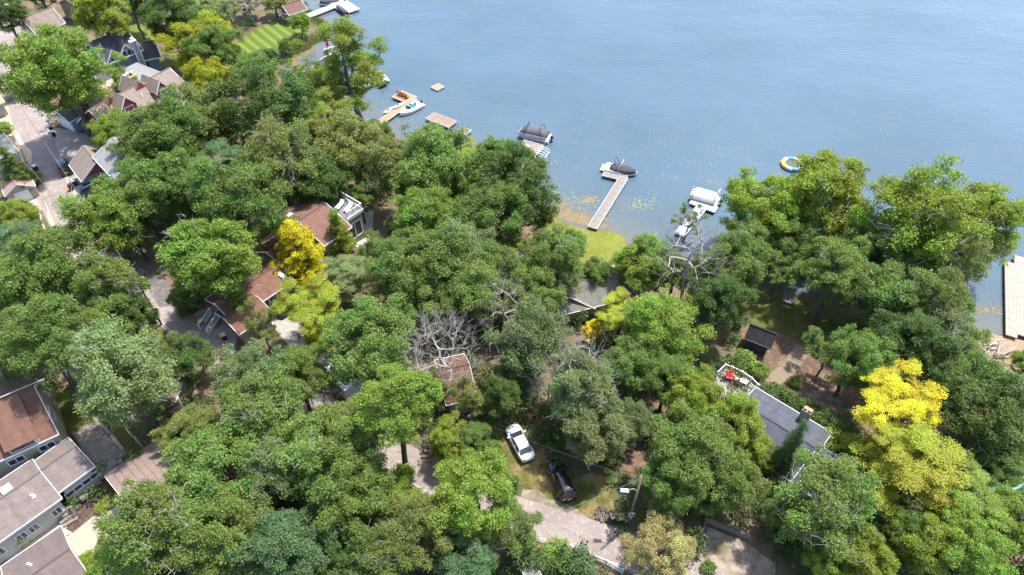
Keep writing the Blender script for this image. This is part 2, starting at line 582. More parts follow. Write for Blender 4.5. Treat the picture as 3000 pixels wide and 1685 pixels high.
def water():
    xs = np.concatenate([[-3000, -600, -150], np.arange(-90, 111, 1.5), [160, 600, 3000]])
    ys = np.concatenate([[-800, -100, 10], np.arange(40, 206, 1.5), [260, 600, 4000]])
    X, Y = np.meshgrid(xs, ys)
    nx, ny = len(xs), len(ys)
    vs = np.stack([X.ravel(), Y.ravel(), np.zeros(X.size)], 1)
    i = np.arange(ny * nx).reshape(ny, nx)
    fs = np.stack([i[:-1, :-1].ravel(), i[:-1, 1:].ravel(), i[1:, 1:].ravel(), i[1:, :-1].ravel()], 1)
    me = bpy.data.meshes.new("lake_water")
    me.from_pydata(vs.tolist(), [], fs.tolist())
    # depth of clear water over the silt: how much of the bottom's own colour shows
    d = np.maximum(0, -shore_dist(X, Y))
    A = me.attributes.new("silt", 'FLOAT', 'POINT'); A.data.foreach_set("value", np.exp(-d / 5.0).ravel().astype(np.float32))
    m, n, l, p = nodes("lake_water")
    p.inputs["Base Color"].default_value = (0.055, 0.125, 0.175, 1)
    p.inputs["Roughness"].default_value = 0.07
    p.inputs["IOR"].default_value = 1.333
    p.inputs["Specular IOR Level"].default_value = 0.65
    tc = n.new("ShaderNodeTexCoord")
    # slow drifts of colour: weed beds and depth
    nz = n.new("ShaderNodeTexNoise"); nz.inputs["Scale"].default_value = 0.035; nz.inputs["Detail"].default_value = 5
    l.new(tc.outputs["Object"], nz.inputs["Vector"])
    r = ramp(n, [(0.3, (0.053, 0.089, 0.116)), (0.5, (0.060, 0.100, 0.130)), (0.7, (0.068, 0.112, 0.146))])
    l.new(nz.outputs["Fac"], r.inputs["Fac"])
    # shallows along the bank: silt and weed (attribute-free: distance is built into the colour by a second sheet)
    sa = n.new("ShaderNodeAttribute"); sa.attribute_name = "silt"
    ns = n.new("ShaderNodeTexNoise"); ns.inputs["Scale"].default_value = 0.25; ns.inputs["Detail"].default_value = 6
    l.new(tc.outputs["Object"], ns.inputs["Vector"])
    ms = n.new("ShaderNodeMath"); ms.operation = 'MULTIPLY_ADD'; ms.inputs[1].default_value = 0.7; ms.inputs[2].default_value = -0.32
    l.new(ns.outputs["Fac"], ms.inputs[0])
    ma = n.new("ShaderNodeMath"); ma.operation = 'MULTIPLY_ADD'; ma.use_clamp = True
    l.new(sa.outputs["Fac"], ma.inputs[0]); ma.inputs[1].default_value = 0.9; l.new(ms.outputs[0], ma.inputs[2])
    mq = n.new("ShaderNodeMath"); mq.operation = 'MULTIPLY'; mq.use_clamp = True; l.new(ma.outputs[0], mq.inputs[0]); mq.inputs[1].default_value = 0.85
    mx = n.new("ShaderNodeMix"); mx.data_type = 'RGBA'
    l.new(mq.outputs[0], mx.inputs["Factor"]); l.new(r.outputs["Color"], mx.inputs[6]); mx.inputs[7].default_value = (0.115, 0.108, 0.085, 1)
    l.new(mx.outputs[2], p.inputs["Base Color"])
    def layer(sx, sy, rot, dist):
        mp = n.new("ShaderNodeMapping"); mp.inputs["Scale"].default_value = (sx, sy, 1); mp.inputs["Rotation"].default_value = (0, 0, rot)
        l.new(tc.outputs["Object"], mp.inputs["Vector"])
        t = n.new("ShaderNodeTexNoise"); t.inputs["Scale"].default_value = 1.0; t.inputs["Detail"].default_value = 4; t.inputs["Roughness"].default_value = 0.55
        l.new(mp.outputs[0], t.inputs["Vector"])
        b = n.new("ShaderNodeBump"); b.inputs["Strength"].default_value = 1.0; b.inputs["Distance"].default_value = dist
        l.new(t.outputs["Fac"], b.inputs["Height"])
        return b
    b1 = layer(0.45, 1.1, 0.25, 0.07)
    b2 = layer(2.0, 4.0, -0.2, 0.02)
    b3 = layer(0.05, 0.11, 0.5, 0.25)
    l.new(b3.outputs[0], b1.inputs["Normal"])
    l.new(b1.outputs[0], b2.inputs["Normal"])
    l.new(b2.outputs[0], p.inputs["Normal"])
    me.materials.append(m)
    tag(link("lake_water", me), kind="structure")
water()

# ------------------------------------------------------------------ ground covers
def grass_mat(name, a, b, c=None, scale=1.2, bump=0.6):
    return mk(name, a, b, scale=scale, rough=0.95, bump=bump, bscale=22, spec=0.15, c3=c, blotch=0.22, detail=9)
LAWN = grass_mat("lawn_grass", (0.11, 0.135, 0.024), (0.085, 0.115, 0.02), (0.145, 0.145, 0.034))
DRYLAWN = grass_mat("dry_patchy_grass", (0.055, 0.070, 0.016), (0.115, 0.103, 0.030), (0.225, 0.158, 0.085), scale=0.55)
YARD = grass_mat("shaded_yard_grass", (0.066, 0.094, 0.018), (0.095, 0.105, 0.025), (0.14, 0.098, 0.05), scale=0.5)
EARTH = mk("bare_earth", (0.15, 0.10, 0.07), (0.105, 0.07, 0.048), scale=0.9, rough=0.95, bump=0.6, bscale=6, c3=(0.20, 0.14, 0.098), blotch=0.25, spec=0.15)
BEACH = mk("beach_earth", (0.30, 0.20, 0.135), (0.23, 0.155, 0.105), scale=0.8, rough=0.95, bump=0.5, bscale=6, c3=(0.24, 0.20, 0.10), blotch=0.2, spec=0.15)
ASPH = mk("old_asphalt", (0.255, 0.212, 0.190), (0.212, 0.176, 0.158), scale=1.6, rough=0.92, bump=0.3, bscale=14, c3=(0.29, 0.244, 0.220), blotch=0.16, spec=0.25)
GRAVEL = mk("pale_gravel", (0.30, 0.245, 0.195), (0.22, 0.175, 0.135), scale=0.7, rough=0.95, bump=0.7, bscale=9, c3=(0.13, 0.115, 0.07), blotch=0.2, spec=0.15, detail=9)
MULCH = mk("bark_mulch", (0.10, 0.062, 0.052), (0.055, 0.036, 0.032), scale=4, rough=0.95, bump=0.9, bscale=9, c3=(0.15, 0.10, 0.085), spec=0.15)
CREAM = mk("cream_concrete", (0.34, 0.285, 0.225), (0.30, 0.25, 0.195), scale=0.8, rough=0.85, bump=0.1, blotch=0.08)
WPATIO = mk("white_stone_patio", (0.42, 0.385, 0.345), (0.34, 0.31, 0.28), scale=1.4, rough=0.85, bump=0.2, blotch=0.12)
PAINT = mk("road_paint", (0.62, 0.60, 0.57), (0.36, 0.32, 0.30), scale=2.5, rough=0.8)

def striped_lawn_mat():
    a = at(773, 86); b = at(820, 122)
    ang = math.atan2((b - a).y, (b - a).x)
    m, n, l, p = nodes("mown_striped_lawn")
    p.inputs["Roughness"].default_value = 0.95; p.inputs["Specular IOR Level"].default_value = 0.15
    tc = n.new("ShaderNodeTexCoord")
    mp = n.new("ShaderNodeMapping"); mp.inputs["Rotation"].default_value = (0, 0, -ang)
    l.new(tc.outputs["Object"], mp.inputs["Vector"])
    nzd = n.new("ShaderNodeTexNoise"); nzd.inputs["Scale"].default_value = 1.5
    wv = n.new("ShaderNodeTexWave"); wv.bands_direction = 'Y'; wv.inputs["Scale"].default_value = 0.314 / 2.1
    wv.inputs["Distortion"].default_value = 0.35; wv.inputs["Detail"].default_value = 2; wv.inputs["Detail Scale"].default_value = 1.0
    l.new(mp.outputs[0], wv.inputs["Vector"])
    r = ramp(n, [(0.0, (0.070, 0.110, 0.016)), (0.62, (0.080, 0.120, 0.018)), (0.80, (0.145, 0.175, 0.045)), (0.93, (0.145, 0.175, 0.045)), (1.0, (0.11, 0.145, 0.03))])
    l.new(wv.outputs["Fac"], r.inputs["Fac"])
    nz = n.new("ShaderNodeTexNoise"); nz.inputs["Scale"].default_value = 1.6; nz.inputs["Detail"].default_value = 7
    l.new(tc.outputs["Object"], nz.inputs["Vector"])
    mr = n.new("ShaderNodeMapRange"); mr.inputs["To Min"].default_value = 0.7; mr.inputs["To Max"].default_value = 1.3
    l.new(nz.outputs["Fac"], mr.inputs["Value"])
    mx = n.new("ShaderNodeMix"); mx.data_type = 'RGBA'; mx.blend_type = 'MULTIPLY'; mx.inputs["Factor"].default_value = 1
    l.new(r.outputs["Color"], mx.inputs[6]); l.new(mr.outputs[0], mx.inputs[7])
    l.new(mx.outputs[2], p.inputs["Base Color"])
    return m

def cover(name, px, dz, mat, wob=0.25, keep=True):
    w = world_poly(px)
    if keep: KEEP.append([(p.x, p.y) for p in w])
    return drape(name, w, dz, mat, wob=wob)

cover("striped_lawn", [(680, 128), (746, 90), (801, 62), (829, 46), (870, 62), (905, 86), (897, 108), (862, 125), (836, 145), (800, 185), (740, 190), (690, 160)], 0.05, striped_lawn_mat())
cover("back_lawn", [(320, 80), (421, 24), (445, 70), (470, 118), (400, 124), (370, 100)], 0.05, LAWN)
cover("roadside_lawn", [(112, 640), (134, 700), (158, 765), (110, 790), (60, 740), (80, 680)], 0.05, LAWN, wob=0.1)
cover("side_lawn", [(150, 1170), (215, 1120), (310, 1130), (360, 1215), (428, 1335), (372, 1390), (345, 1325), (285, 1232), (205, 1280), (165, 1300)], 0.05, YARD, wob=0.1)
cover("parking_lawn", [(1385, 1345), (1470, 1240), (1515, 1215), (1565, 1245), (1600, 1347), (1690, 1400), (1785, 1380), (1800, 1487), (1745, 1528), (1654, 1490), (1574, 1455), (1490, 1400)], 0.05, DRYLAWN)
cover("lakeside_lawn", [(1590, 622), (1612, 632), (1650, 652), (1694, 668), (1728, 675), (1798, 678), (1827, 694), (1842, 730), (1830, 800), (1740, 800), (1640, 720), (1560, 640)], 0.045, grass_mat("bright_lake_grass", (0.145, 0.160, 0.026), (0.115, 0.138, 0.022), (0.185, 0.16, 0.045)), wob=0.0)
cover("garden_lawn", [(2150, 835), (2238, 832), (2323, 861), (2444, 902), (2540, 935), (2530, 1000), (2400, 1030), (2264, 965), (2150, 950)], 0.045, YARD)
cover("earth_slope", [(2170, 965), (2264, 975), (2400, 1040), (2540, 1010), (2560, 1180), (2520, 1260), (2440, 1240), (2250, 1150), (2190, 1100), (2165, 1020)], 0.05, EARTH)
cover("beach_ground", [(2800, 950), (2850, 962), (2960, 990), (3090, 1015), (3080, 1100), (2980, 1130), (2880, 1090), (2800, 1010)], 0.05, BEACH)
cover("gravel_lot", [(2046, 1740), (2043, 1650), (2072, 1545), (2190, 1588), (2230, 1625), (2270, 1650), (2262, 1760)], 0.06, GRAVEL, wob=0.12)
cover("gravel_verge", [(1515, 1478), (1520, 1432), (1574, 1440), (1654, 1478), (1745, 1520), (1850, 1560), (1880, 1590), (1842, 1580), (1700, 1535), (1546, 1488)], 0.07, GRAVEL, wob=0.45)
cover("woodchip_clearing", [(1808, 1330), (1850, 1310), (1885, 1345), (1860, 1385), (1812, 1375)], 0.05, EARTH)
cover("leaf_litter_bank", [(2650, 1240), (2700, 1195), (2790, 1220), (2800, 1265), (2700, 1290)], 0.05, mk("dry_leaf_litter", (0.20, 0.115, 0.085), (0.13, 0.08, 0.055), scale=3, rough=0.95, bump=0.8))

road_px = [(-60, -60), (5, 40), (20, 90), (60, 250), (112, 430), (172, 600), (240, 725), (310, 775), (400, 825), (470, 885), (535, 955), (620, 1030), (720, 1100), (840, 1150),
           (960, 1212), (1090, 1292), (1200, 1362), (1310, 1425), (1430, 1478), (1546, 1520), (1700, 1568), (1830, 1614), (2000, 1680), (2150, 1750)]
ROADL = smooth_line(world_poly(road_px), 1.5)
for p in ROADL: p.z = 0
wl = lambda t: 5.4 - 1.5 * float(sstep(0.35, 0.65, t))
road = ribbon("road", ROADL, 5, 0.075, ASPH, wl=wl)
for a, b in zip(ROADL[:-1], ROADL[1:]):
    t = (b - a).normalized(); nr = Vector((-t.y, t.x, 0)) * 3.2
    KEEP.append([tuple((a + nr)[:2]), tuple((b + nr)[:2]), tuple((b - nr)[:2]), tuple((a - nr)[:2])])
half = len(ROADL)
seg = ROADL[int(half * 0.50):]
ribbon("edge_line", seg, 0.07, 0.082, PAINT, parent=road, off=-1.55)
ribbon("lane_line", seg, 0.035, 0.082, mk("faded_paint", (0.36, 0.31, 0.28), (0.26, 0.22, 0.195), scale=3, rough=0.85), parent=road, off=0.25)
TAR = mk("tar_crack", (0.09, 0.078, 0.072), (0.06, 0.052, 0.048), rough=0.8)
for _ in range(46):                                       # sealed cracks wandering over the old surface
    k = rnd.randrange(4, len(ROADL) - 4); a = ROADL[k].copy(); t = (ROADL[k + 1] - ROADL[k]).normalized(); nr = Vector((-t.y, t.x, 0))
    cross = rnd.random() < 0.5
    hw = wl(k / len(ROADL)) / 2 - 0.25
    p = a + nr * (-hw if cross else rnd.uniform(-hw, hw)); pts = [p]
    for j in range(rnd.randint(3, 8)):
        p = p + (nr * hw * 0.36 if cross else t * 0.8) + Vector((rnd.uniform(-.2, .2), rnd.uniform(-.2, .2), 0)); pts.append(p)
    ribbon("tar_crack", pts, rnd.uniform(0.025, 0.05), 0.08, TAR, parent=road)
# the dark patch at the bend
PATCH = mk("dark_asphalt_patch", (0.13, 0.115, 0.11), (0.09, 0.08, 0.078), scale=1.5, rough=0.9, bump=0.3, c3=(0.17, 0.15, 0.145), blotch=0.2)
drape("asphalt_patch", world_poly([(420, 800), (455, 790), (505, 850), (522, 895), (470, 900), (440, 860)]), 0.085, PATCH, kind=None, parent=road, wob=0.1)
drape("asphalt_patch", world_poly([(97, 316), (119, 312), (122, 327), (100, 331)]), 0.085, mk("grey_asphalt_patch", (0.27, 0.235, 0.215), (0.23, 0.20, 0.185), rough=0.9), kind=None, parent=road)
ORANGE = mk("orange_survey_paint", (0.42, 0.15, 0.015), (0.33, 0.12, 0.015), scale=4, rough=0.8)
for px in [(192, 553), (199, 579), (206, 603)]:
    c = at(*px); drape("survey_mark", [c + Vector((math.cos(a) * 0.55, math.sin(a) * 0.22, 0)) for a in [k * 0.9 for k in range(7)]], 0.085, ORANGE, kind=None, parent=road)
c = at(1818, 1573); drape("survey_mark", [c + Vector((math.cos(a) * 0.35, math.sin(a) * 0.16, 0)) for a in [k * 0.9 for k in range(7)]], 0.085, ORANGE, kind=None, parent=road)

cover("driveway", [(138, 398), (160, 374), (262, 395), (300, 425), (285, 470), (250, 545), (340, 540), (300, 610), (235, 640), (205, 570), (178, 510), (168, 455)], 0.06, CONC, wob=0.0)
cover("driveway", [(-10, 240), (30, 245), (48, 330), (54, 400), (20, 400), (-10, 330)], 0.06, CREAM, wob=0.0)
cover("driveway", [(22, 585), (110, 528), (128, 618), (95, 622), (40, 610)], 0.06, CONC, wob=0.0)
cover("driveway", [(40, 124), (87, 104), (110, 122), (98, 142), (73, 165)], 0.06, CREAM, wob=0.0)
cover("driveway", [(555, 925), (640, 888), (700, 950), (690, 1020), (640, 1045), (575, 985)], 0.06, CONC, wob=0.0)
cover("driveway", [(770, 869), (835, 843), (900, 945), (895, 1030), (860, 1030), (800, 960)], 0.06, mk("grey_drive", (0.32, 0.30, 0.28), (0.24, 0.225, 0.21), rough=0.9, blotch=0.2), wob=0.0)
cover("driveway", [(178, 1590), (341, 1446), (412, 1518), (400, 1560), (331, 1600), (318, 1720), (240, 1720)], 0.06, CREAM, wob=0.0)
cover("flower_bed_ground", [(262, 1645), (300, 1605), (330, 1600), (325, 1625), (285, 1640), (275, 1700), (255, 1700)], 0.075, mk("brick_mulch", (0.42, 0.24, 0.15), (0.3, 0.17, 0.1), rough=0.9), wob=0.0)
cover("mulch_bed", [(290, 1420), (345, 1388), (432, 1330), (455, 1345), (335, 1445), (315, 1462)], 0.065, MULCH, wob=0.05)
cover("mulch_bed", [(195, 1550), (262, 1440), (312, 1458), (290, 1500), (215, 1562)], 0.065, MULCH, wob=0.05)
cover("mulch_bed", [(398, 1285), (440, 1265), (500, 1300), (520, 1340), (440, 1345)], 0.06, MULCH, wob=0.05)
cover("stone_border", [(20, 1640), (160, 1540), (205, 1520), (215, 1560), (175, 1580), (60, 1690)], 0.06, mk("white_river_stone", (0.5, 0.44, 0.38), (0.32, 0.27, 0.23), scale=6, rough=0.9, bump=1.0), wob=0.1)
cover("patio", [(1045, 600), (1095, 618), (1092, 672), (1072, 728), (1020, 722), (1050, 680)], 0.06, WPATIO, wob=0.0)
cover("kerb", [(137, 626), (147, 622), (182, 745), (168, 748)], 0.13, CREAM, wob=0.0)
cover("kerb", [(176, 480), (186, 478), (215, 560), (206, 563)], 0.13, CREAM, wob=0.0)
cover("rock_garden", [(15, 395), (40, 400), (58, 440), (64, 500), (96, 478), (92, 450), (70, 420), (50, 385), (28, 370)], 0.09, mk("pale_rock_bed", (0.52, 0.42, 0.31), (0.36, 0.27, 0.19), scale=3, rough=0.95, bump=0.8), wob=0.2)
# paver terrace: each paver is its own piece
PV = [mk("paver_%s" % s, c, tuple(v * 0.8 for v in c), scale=2, rough=0.85, bump=0.2) for s, c in
      (("grey", (0.27, 0.24, 0.215)), ("tan", (0.30, 0.26, 0.22)), ("dark", (0.235, 0.21, 0.19)))]
tw = world_poly([(216, 1275), (283, 1236), (362, 1328), (345, 1345), (353, 1362), (336, 1388), (293, 1416), (272, 1368)])
KEEP.append([(p.x, p.y) for p in tw])
terr = drape("paver_terrace", tw, 0.35, mk("paver_joint", (0.20, 0.17, 0.14), (0.15, 0.125, 0.1), rough=0.95))
rows = (tw[1] - tw[0]).xy.normalized(); nrm = Vector((rows.y, -rows.x))
pm = [MB().box((0, 0, 0), (1, 1, 1), taper=0.96).build("paver", m_, terr) for m_ in PV]
polyt = [(p.x, p.y) for p in tw]
first = [True] * 3
o0 = tw[0].xy
v = -1.0
zt = max(ground(p.x, p.y) for p in tw) + 0.38
for o in [terr]:
    for vv in o.data.vertices: vv.co.z = zt - 0.03
while v < 16:
    u = -2.0 + rnd.uniform(0, 0.5)
    hgt = rnd.choice((0.4, 0.5))
    while u < 14:
        wdt = rnd.choice((0.4, 0.5, 0.65))
        c = o0 + rows * (u + wdt / 2) + nrm * (v + hgt / 2)
        cs = [o0 + rows * (u + du) + nrm * (v + dv) for du in (0, wdt) for dv in (0, hgt)]
        if all(in_poly(q.x, q.y, polyt) for q in cs):
            k = rnd.choice((0, 0, 1, 1, 2))
            o = pm[k]
            if not first[k]:
                o = pm[k].copy(); COL.objects.link(o)
            first[k] = False
            o.location = (c.x, c.y, zt + rnd.uniform(-0.006, 0.006)); o.rotation_euler.z = math.atan2(rows.y, rows.x)
            o.scale = (wdt - 0.03, hgt - 0.03, 0.06)
        u += wdt
    v += hgt

# ------------------------------------------------------------------ tree prototypes
def leaves_mesh(name, C, RC, flat, nleaf, size, seed, up=0.75, out=0.5, jit=0.6, keepz=-0.35):
    """leaf faces on domed clumps: C centres (n,3), RC radii (n)"""
    g = np.random.default_rng(seed)
    n = len(C)
    cnt = np.maximum(20, (nleaf * (RC / RC.mean()) ** 2).astype(int))
    idx = np.repeat(np.arange(n), cnt)
    N = len(idx)
    d = g.normal(size=(N, 3)); d /= np.linalg.norm(d, axis=1)[:, None]
    d[:, 2] = np.where(d[:, 2] < keepz, -d[:, 2], d[:, 2])
    # small sub-tufts break the dome up
    tuft = g.normal(size=(n, 9, 3)); tuft /= np.linalg.norm(tuft, axis=2)[:, :, None]
    tuft[:, :, 2] = np.abs(tuft[:, :, 2]) * 0.9 - 0.1
    pick = tuft[idx, g.integers(0, 9, N)]
    d = d * 0.55 + pick * 0.75
    d /= np.linalg.norm(d, axis=1)[:, None]
    rad = RC[idx] * (0.35 + 0.75 * g.random(N) ** 0.7 + 0.12 * np.abs(g.normal(size=N)))
    P = C[idx] + d * rad[:, None] * np.array([1, 1, flat])
    nn = d * out + np.array([0, 0, up]) + g.normal(size=(N, 3)) * jit
    nn /= np.linalg.norm(nn, axis=1)[:, None]
    a = g.normal(size=(N, 3)); a -= nn * np.sum(a * nn, 1)[:, None]; a /= np.linalg.norm(a, axis=1)[:, None]
    b = np.cross(nn, a)
    s = size * g.uniform(0.65, 1.3, N)[:, None]
    V = np.empty((N, 4, 3))
    V[:, 0] = P - a * s * 0.5
    V[:, 1] = P + b * s * 0.33 - a * s * 0.05 - nn * s * 0.06
    V[:, 2] = P + a * s * 0.55 - nn * s * 0.10
    V[:, 3] = P - b * s * 0.33 - a * s * 0.05 - nn * s * 0.06
    me = bpy.data.meshes.new(name)
    me.vertices.add(N * 4); me.vertices.foreach_set("co", V.ravel())
    me.loops.add(N * 4); me.loops.foreach_set("vertex_index", np.arange(N * 4, dtype=np.int32))
    me.polygons.add(N); me.polygons.foreach_set("loop_start", np.arange(0, N * 4, 4, dtype=np.int32))
    me.polygons.foreach_set("loop_total", np.full(N, 4, dtype=np.int32))
    me.update(calc_edges=True)
    # bough-sized patches, then clump, then leaf
    k1 = g.normal(size=(3, 3)) * 0.75; f1 = g.uniform(0, 6.28, 3)
    pat = 0.5 + 0.5 * np.sin(C @ k1.T + f1).mean(1) * 1.5
    t1 = np.clip(0.2 * pat[idx] + 0.35 * g.random(n)[idx] + 0.45 * g.random(N), 0, 1)
    t2 = np.clip(0.5 * pat[idx] + 0.25 * g.random(n)[idx] + 0.25 * g.random(N), 0, 1)
    A = me.attributes.new("tint", 'FLOAT', 'FACE'); A.data.foreach_set("value", t1.astype(np.float32))
    A = me.attributes.new("tint2", 'FLOAT', 'FACE'); A.data.foreach_set("value", t2.astype(np.float32))
    me.materials.append(LEAF)
    return me

def dart(g, n, fn, spacing):
    pts = []
    tries = 0
    while len(pts) < n and tries < n * 60:
        tries += 1
        p = fn(g)
        if p is None: continue
        if all((p[0] - q[0]) ** 2 + (p[1] - q[1]) ** 2 + (1.3 * (p[2] - q[2])) ** 2 > spacing ** 2 for q in pts[-400:]):
            pts.append(p)
    return np.array(pts)

def skeleton(seed, C, H, fork, lean, r0, curve=0.18, leader=0.65):
    """trunk nodes then each clump joined to its nearest inner node; pipe-model radii"""
    g = np.random.default_rng(seed)
    P = [np.array([0, 0, -1.0]), np.array([0, 0, 0.0])]
    par = [-1, 0]
    nt_ = 6
    for i in range(1, nt_ + 1):
        t = i / nt_
        z = fork + (H * leader - fork) * max(0, (t - 0.5) * 2) if t > 0.5 else fork * t * 2
        P.append(np.array([lean[0] * t + g.normal() * 0.12, lean[1] * t + g.normal() * 0.12, z])); par.append(len(P) - 2)
    base = np.array([lean[0] * 0.5, lean[1] * 0.5, fork])
    order = np.argsort(np.linalg.norm((C - base) * np.array([1, 1, 0.8]), axis=1))
    tips = []
    for k in order:
        c = C[k]; dc = np.linalg.norm(c - base)
        best = None; bd = 1e9
        for j in range(3, len(P)):
            q = P[j]
            dj = np.linalg.norm(q - base)
            if dj > dc * 0.98: continue
            dd = np.linalg.norm(c - q) + 0.35 * dj * 0.3 + (1.2 * max(0, q[2] - c[2]))
            if dd < bd: bd = dd; best = j
        if best is None: best = 4
        q = P[best]
        L = np.linalg.norm(c - q)
        mid = (c + q) / 2 + g.normal(size=3) * L * curve * 0.5 + np.array([0, 0, -L * 0.08])
        P.append(mid); par.append(best)
        P.append(c - np.array([0, 0, 0.1])); par.append(len(P) - 2)
        tips.append(len(P) - 1)
    w = np.zeros(len(P))
    for t in tips: w[t] = 1
    for i in range(len(P) - 1, 0, -1):
        w[par[i]] += w[i] if i not in () else 0
    tot = max(w[1], 1)
    R = r0 * (np.maximum(w, 0.4) / tot) ** 0.47
    R[0] = r0 * 1.35; R[1] = r0 * 1.15
    return P, par, R, tips

def tubes(name, P, par, R, mat, extra=None, n=5):
    mb = MB()
    for i in range(1, len(P)):
        k = par[i]
        rr = min(R[k], R[i] * 1.35) if i > 7 else R[k]
        mb.tube([P[k], P[i]], [rr, R[i]], 7 if i < 8 else n, cap=False)
    if extra:
        for pts, rad in extra: mb.tube(pts, rad, 3, cap=False)
    me = bpy.data.meshes.new(name)
    me.from_pydata(mb.v, [], mb.f)
    me.polygons.foreach_set("use_smooth", [True] * len(me.polygons))
    me.materials.append(mat)
    return me

def twigs(g, P, par, tips, L, n1, n2, r, spread=0.9):
    ex = []
    for t in tips:
        q = np.array(P[t]); d = q - np.array(P[par[t]]); d = d / (np.linalg.norm(d) + 1e-6)
        for _ in range(n1):
            e = d * 0.6 + g.normal(size=3) * spread * 0.6 + np.array([0, 0, 0.35]); e /= np.linalg.norm(e)
            l = L * g.uniform(0.5, 1.2)
            m_ = q + e * l * 0.5 + g.normal(size=3) * l * 0.10
            en = q + e * l + g.normal(size=3) * l * 0.12
            ex.append(([q, m_, en], [r, r * 0.75, r * 0.35]))
            for _ in range(n2):
                f = e + g.normal(size=3) * 0.7; f /= np.linalg.norm(f)
                s0 = m_ if g.random() < 0.6 else en
                l2 = l * g.uniform(0.35, 0.7)
                m2 = s0 + f * l2 * 0.5 + g.normal(size=3) * l2 * 0.12
                e2 = s0 + f * l2 + g.normal(size=3) * l2 * 0.15
                ex.append(([s0, m2, e2], [r * 0.6, r * 0.5, r * 0.25]))
    return ex

PROTO = {}

def broad(key, seed, R=5.0, H=15.0, rz=0.85, nb=38, br=1.5, m=9, rc=0.74, flat=0.95, nleaf=135, size=0.215, low=-0.75, r0=0.33, fork=0.28, dead=0, zc=0.60, up=0.5, jit=0.75, leaderx=0.65, inner=0.6, ragged=0.35, bflat=0.95):
    """crown = boughs on an uneven envelope, each bough a heap of leaf clumps, gaps between the boughs"""
    g = np.random.default_rng(seed)
    zcen = H * zc
    rzz = min(R * rz, H - zcen)
    def fn(g):
        d = g.normal(size=3); d /= np.linalg.norm(d)
        if d[2] < low: return None
        s = g.uniform(inner, 1.0) if g.random() < 0.85 else g.uniform(0.1, inner)
        s *= 1 + ragged * (g.random() - 0.5)
        return np.array([d[0] * (R - br * 0.5) * s, d[1] * (R - br * 0.5) * s, zcen + d[2] * (rzz - br * 0.3) * s])
    B = dart(g, nb, fn, br * 1.05)
    C = []
    for b in B:
        out = (b - np.array([0, 0, zcen])); out /= np.linalg.norm(out) + 1e-6
        bs = br * g.uniform(0.65, 1.2)
        for _ in range(int(m * g.uniform(0.7, 1.3))):
            d = g.normal(size=3); d /= np.linalg.norm(d)
            d = d + out * 0.45 + np.array([0, 0, 0.35]); d /= np.linalg.norm(d)
            C.append(b + d * bs * g.uniform(0.45, 1.0) * np.array([1, 1, bflat]))
    C = np.array(C)
    RC = rc * g.uniform(0.65, 1.3, len(C))
    lean = g.normal(size=2) * 0.5
    P, par, RR, tips = skeleton(seed + 1, np.vstack([B, C]), H, H * fork, lean, r0, leader=leaderx)
    ex = None
    if dead:
        hi = [t for t in tips if g.random() < dead]
        ex = twigs(g, P, par, hi, 2.0, 3, 3, 0.036)
    crown = leaves_mesh(key + "_crown", C, RC, flat, nleaf, size, seed + 2, up=up, jit=jit)
    trunk = tubes(key + "_trunk", P, par, RR, BARK, None, 4)
    tw = None
    if ex:
        mb = MB()
        for pts, rad in ex: mb.tube(pts, rad, 3, cap=False)
        tw = bpy.data.meshes.new(key + "_twigs"); tw.from_pydata(mb.v, [], mb.f); tw.materials.append(DEADBARK)
    PROTO[key] = dict(trunk=trunk, crown=crown, twigs=tw, R=R, H=H, zc=zcen)

def cone(key, seed, R, H, n, rc, nleaf, size, z0=0.12, up=0.3, flat=0.6, power=0.9, r0=0.16, strand=0):
    g = np.random.default_rng(seed)
    def fn(g):
        t = g.random() ** 1.5
        z = H * (z0 + (1 - z0) * t)
        rr = R * (1 - t) ** power * (1 if t > 0.12 else 0.75 + 2 * t)
        a = g.uniform(0, 6.28); s = g.uniform(0.45, 1.0) * (1 + 0.22 * math.sin(3 * a + z) + 0.15 * math.sin(7 * a - 2 * z))
        return np.array([math.cos(a) * rr * s, math.sin(a) * rr * s, z + (0.12 * R * s if strand else -0.1 * R * s)])
    C = dart(g, n, fn, rc * 0.7)
    RC = rc * g.uniform(0.7, 1.2, len(C))
    P = [np.array([0, 0, -0.8])]; par = [-1]
    for i in range(1, 9):
        P.append(np.array([g.normal() * 0.04, g.normal() * 0.04, H * 0.96 * i / 8])); par.append(i - 1)
    RR = [r0 * (1 - i / 9.5) for i in range(9)]
    for c in C:
        zb = max(0.3, c[2] - 0.45 * math.hypot(c[0], c[1]))
        k = min(8, max(1, int(round(zb / (H * 0.96) * 8))))
        P.append(c); par.append(k); RR.append(r0 * 0.12)
    PROTO[key] = dict(trunk=tubes(key + "_trunk", P, par, np.array(RR), BARK, None, 4), crown=leaves_mesh(key + "_crown", C, RC, flat, nleaf, size, seed + 2, up=up, out=0.8), twigs=None, R=R, H=H, zc=H * 0.45)

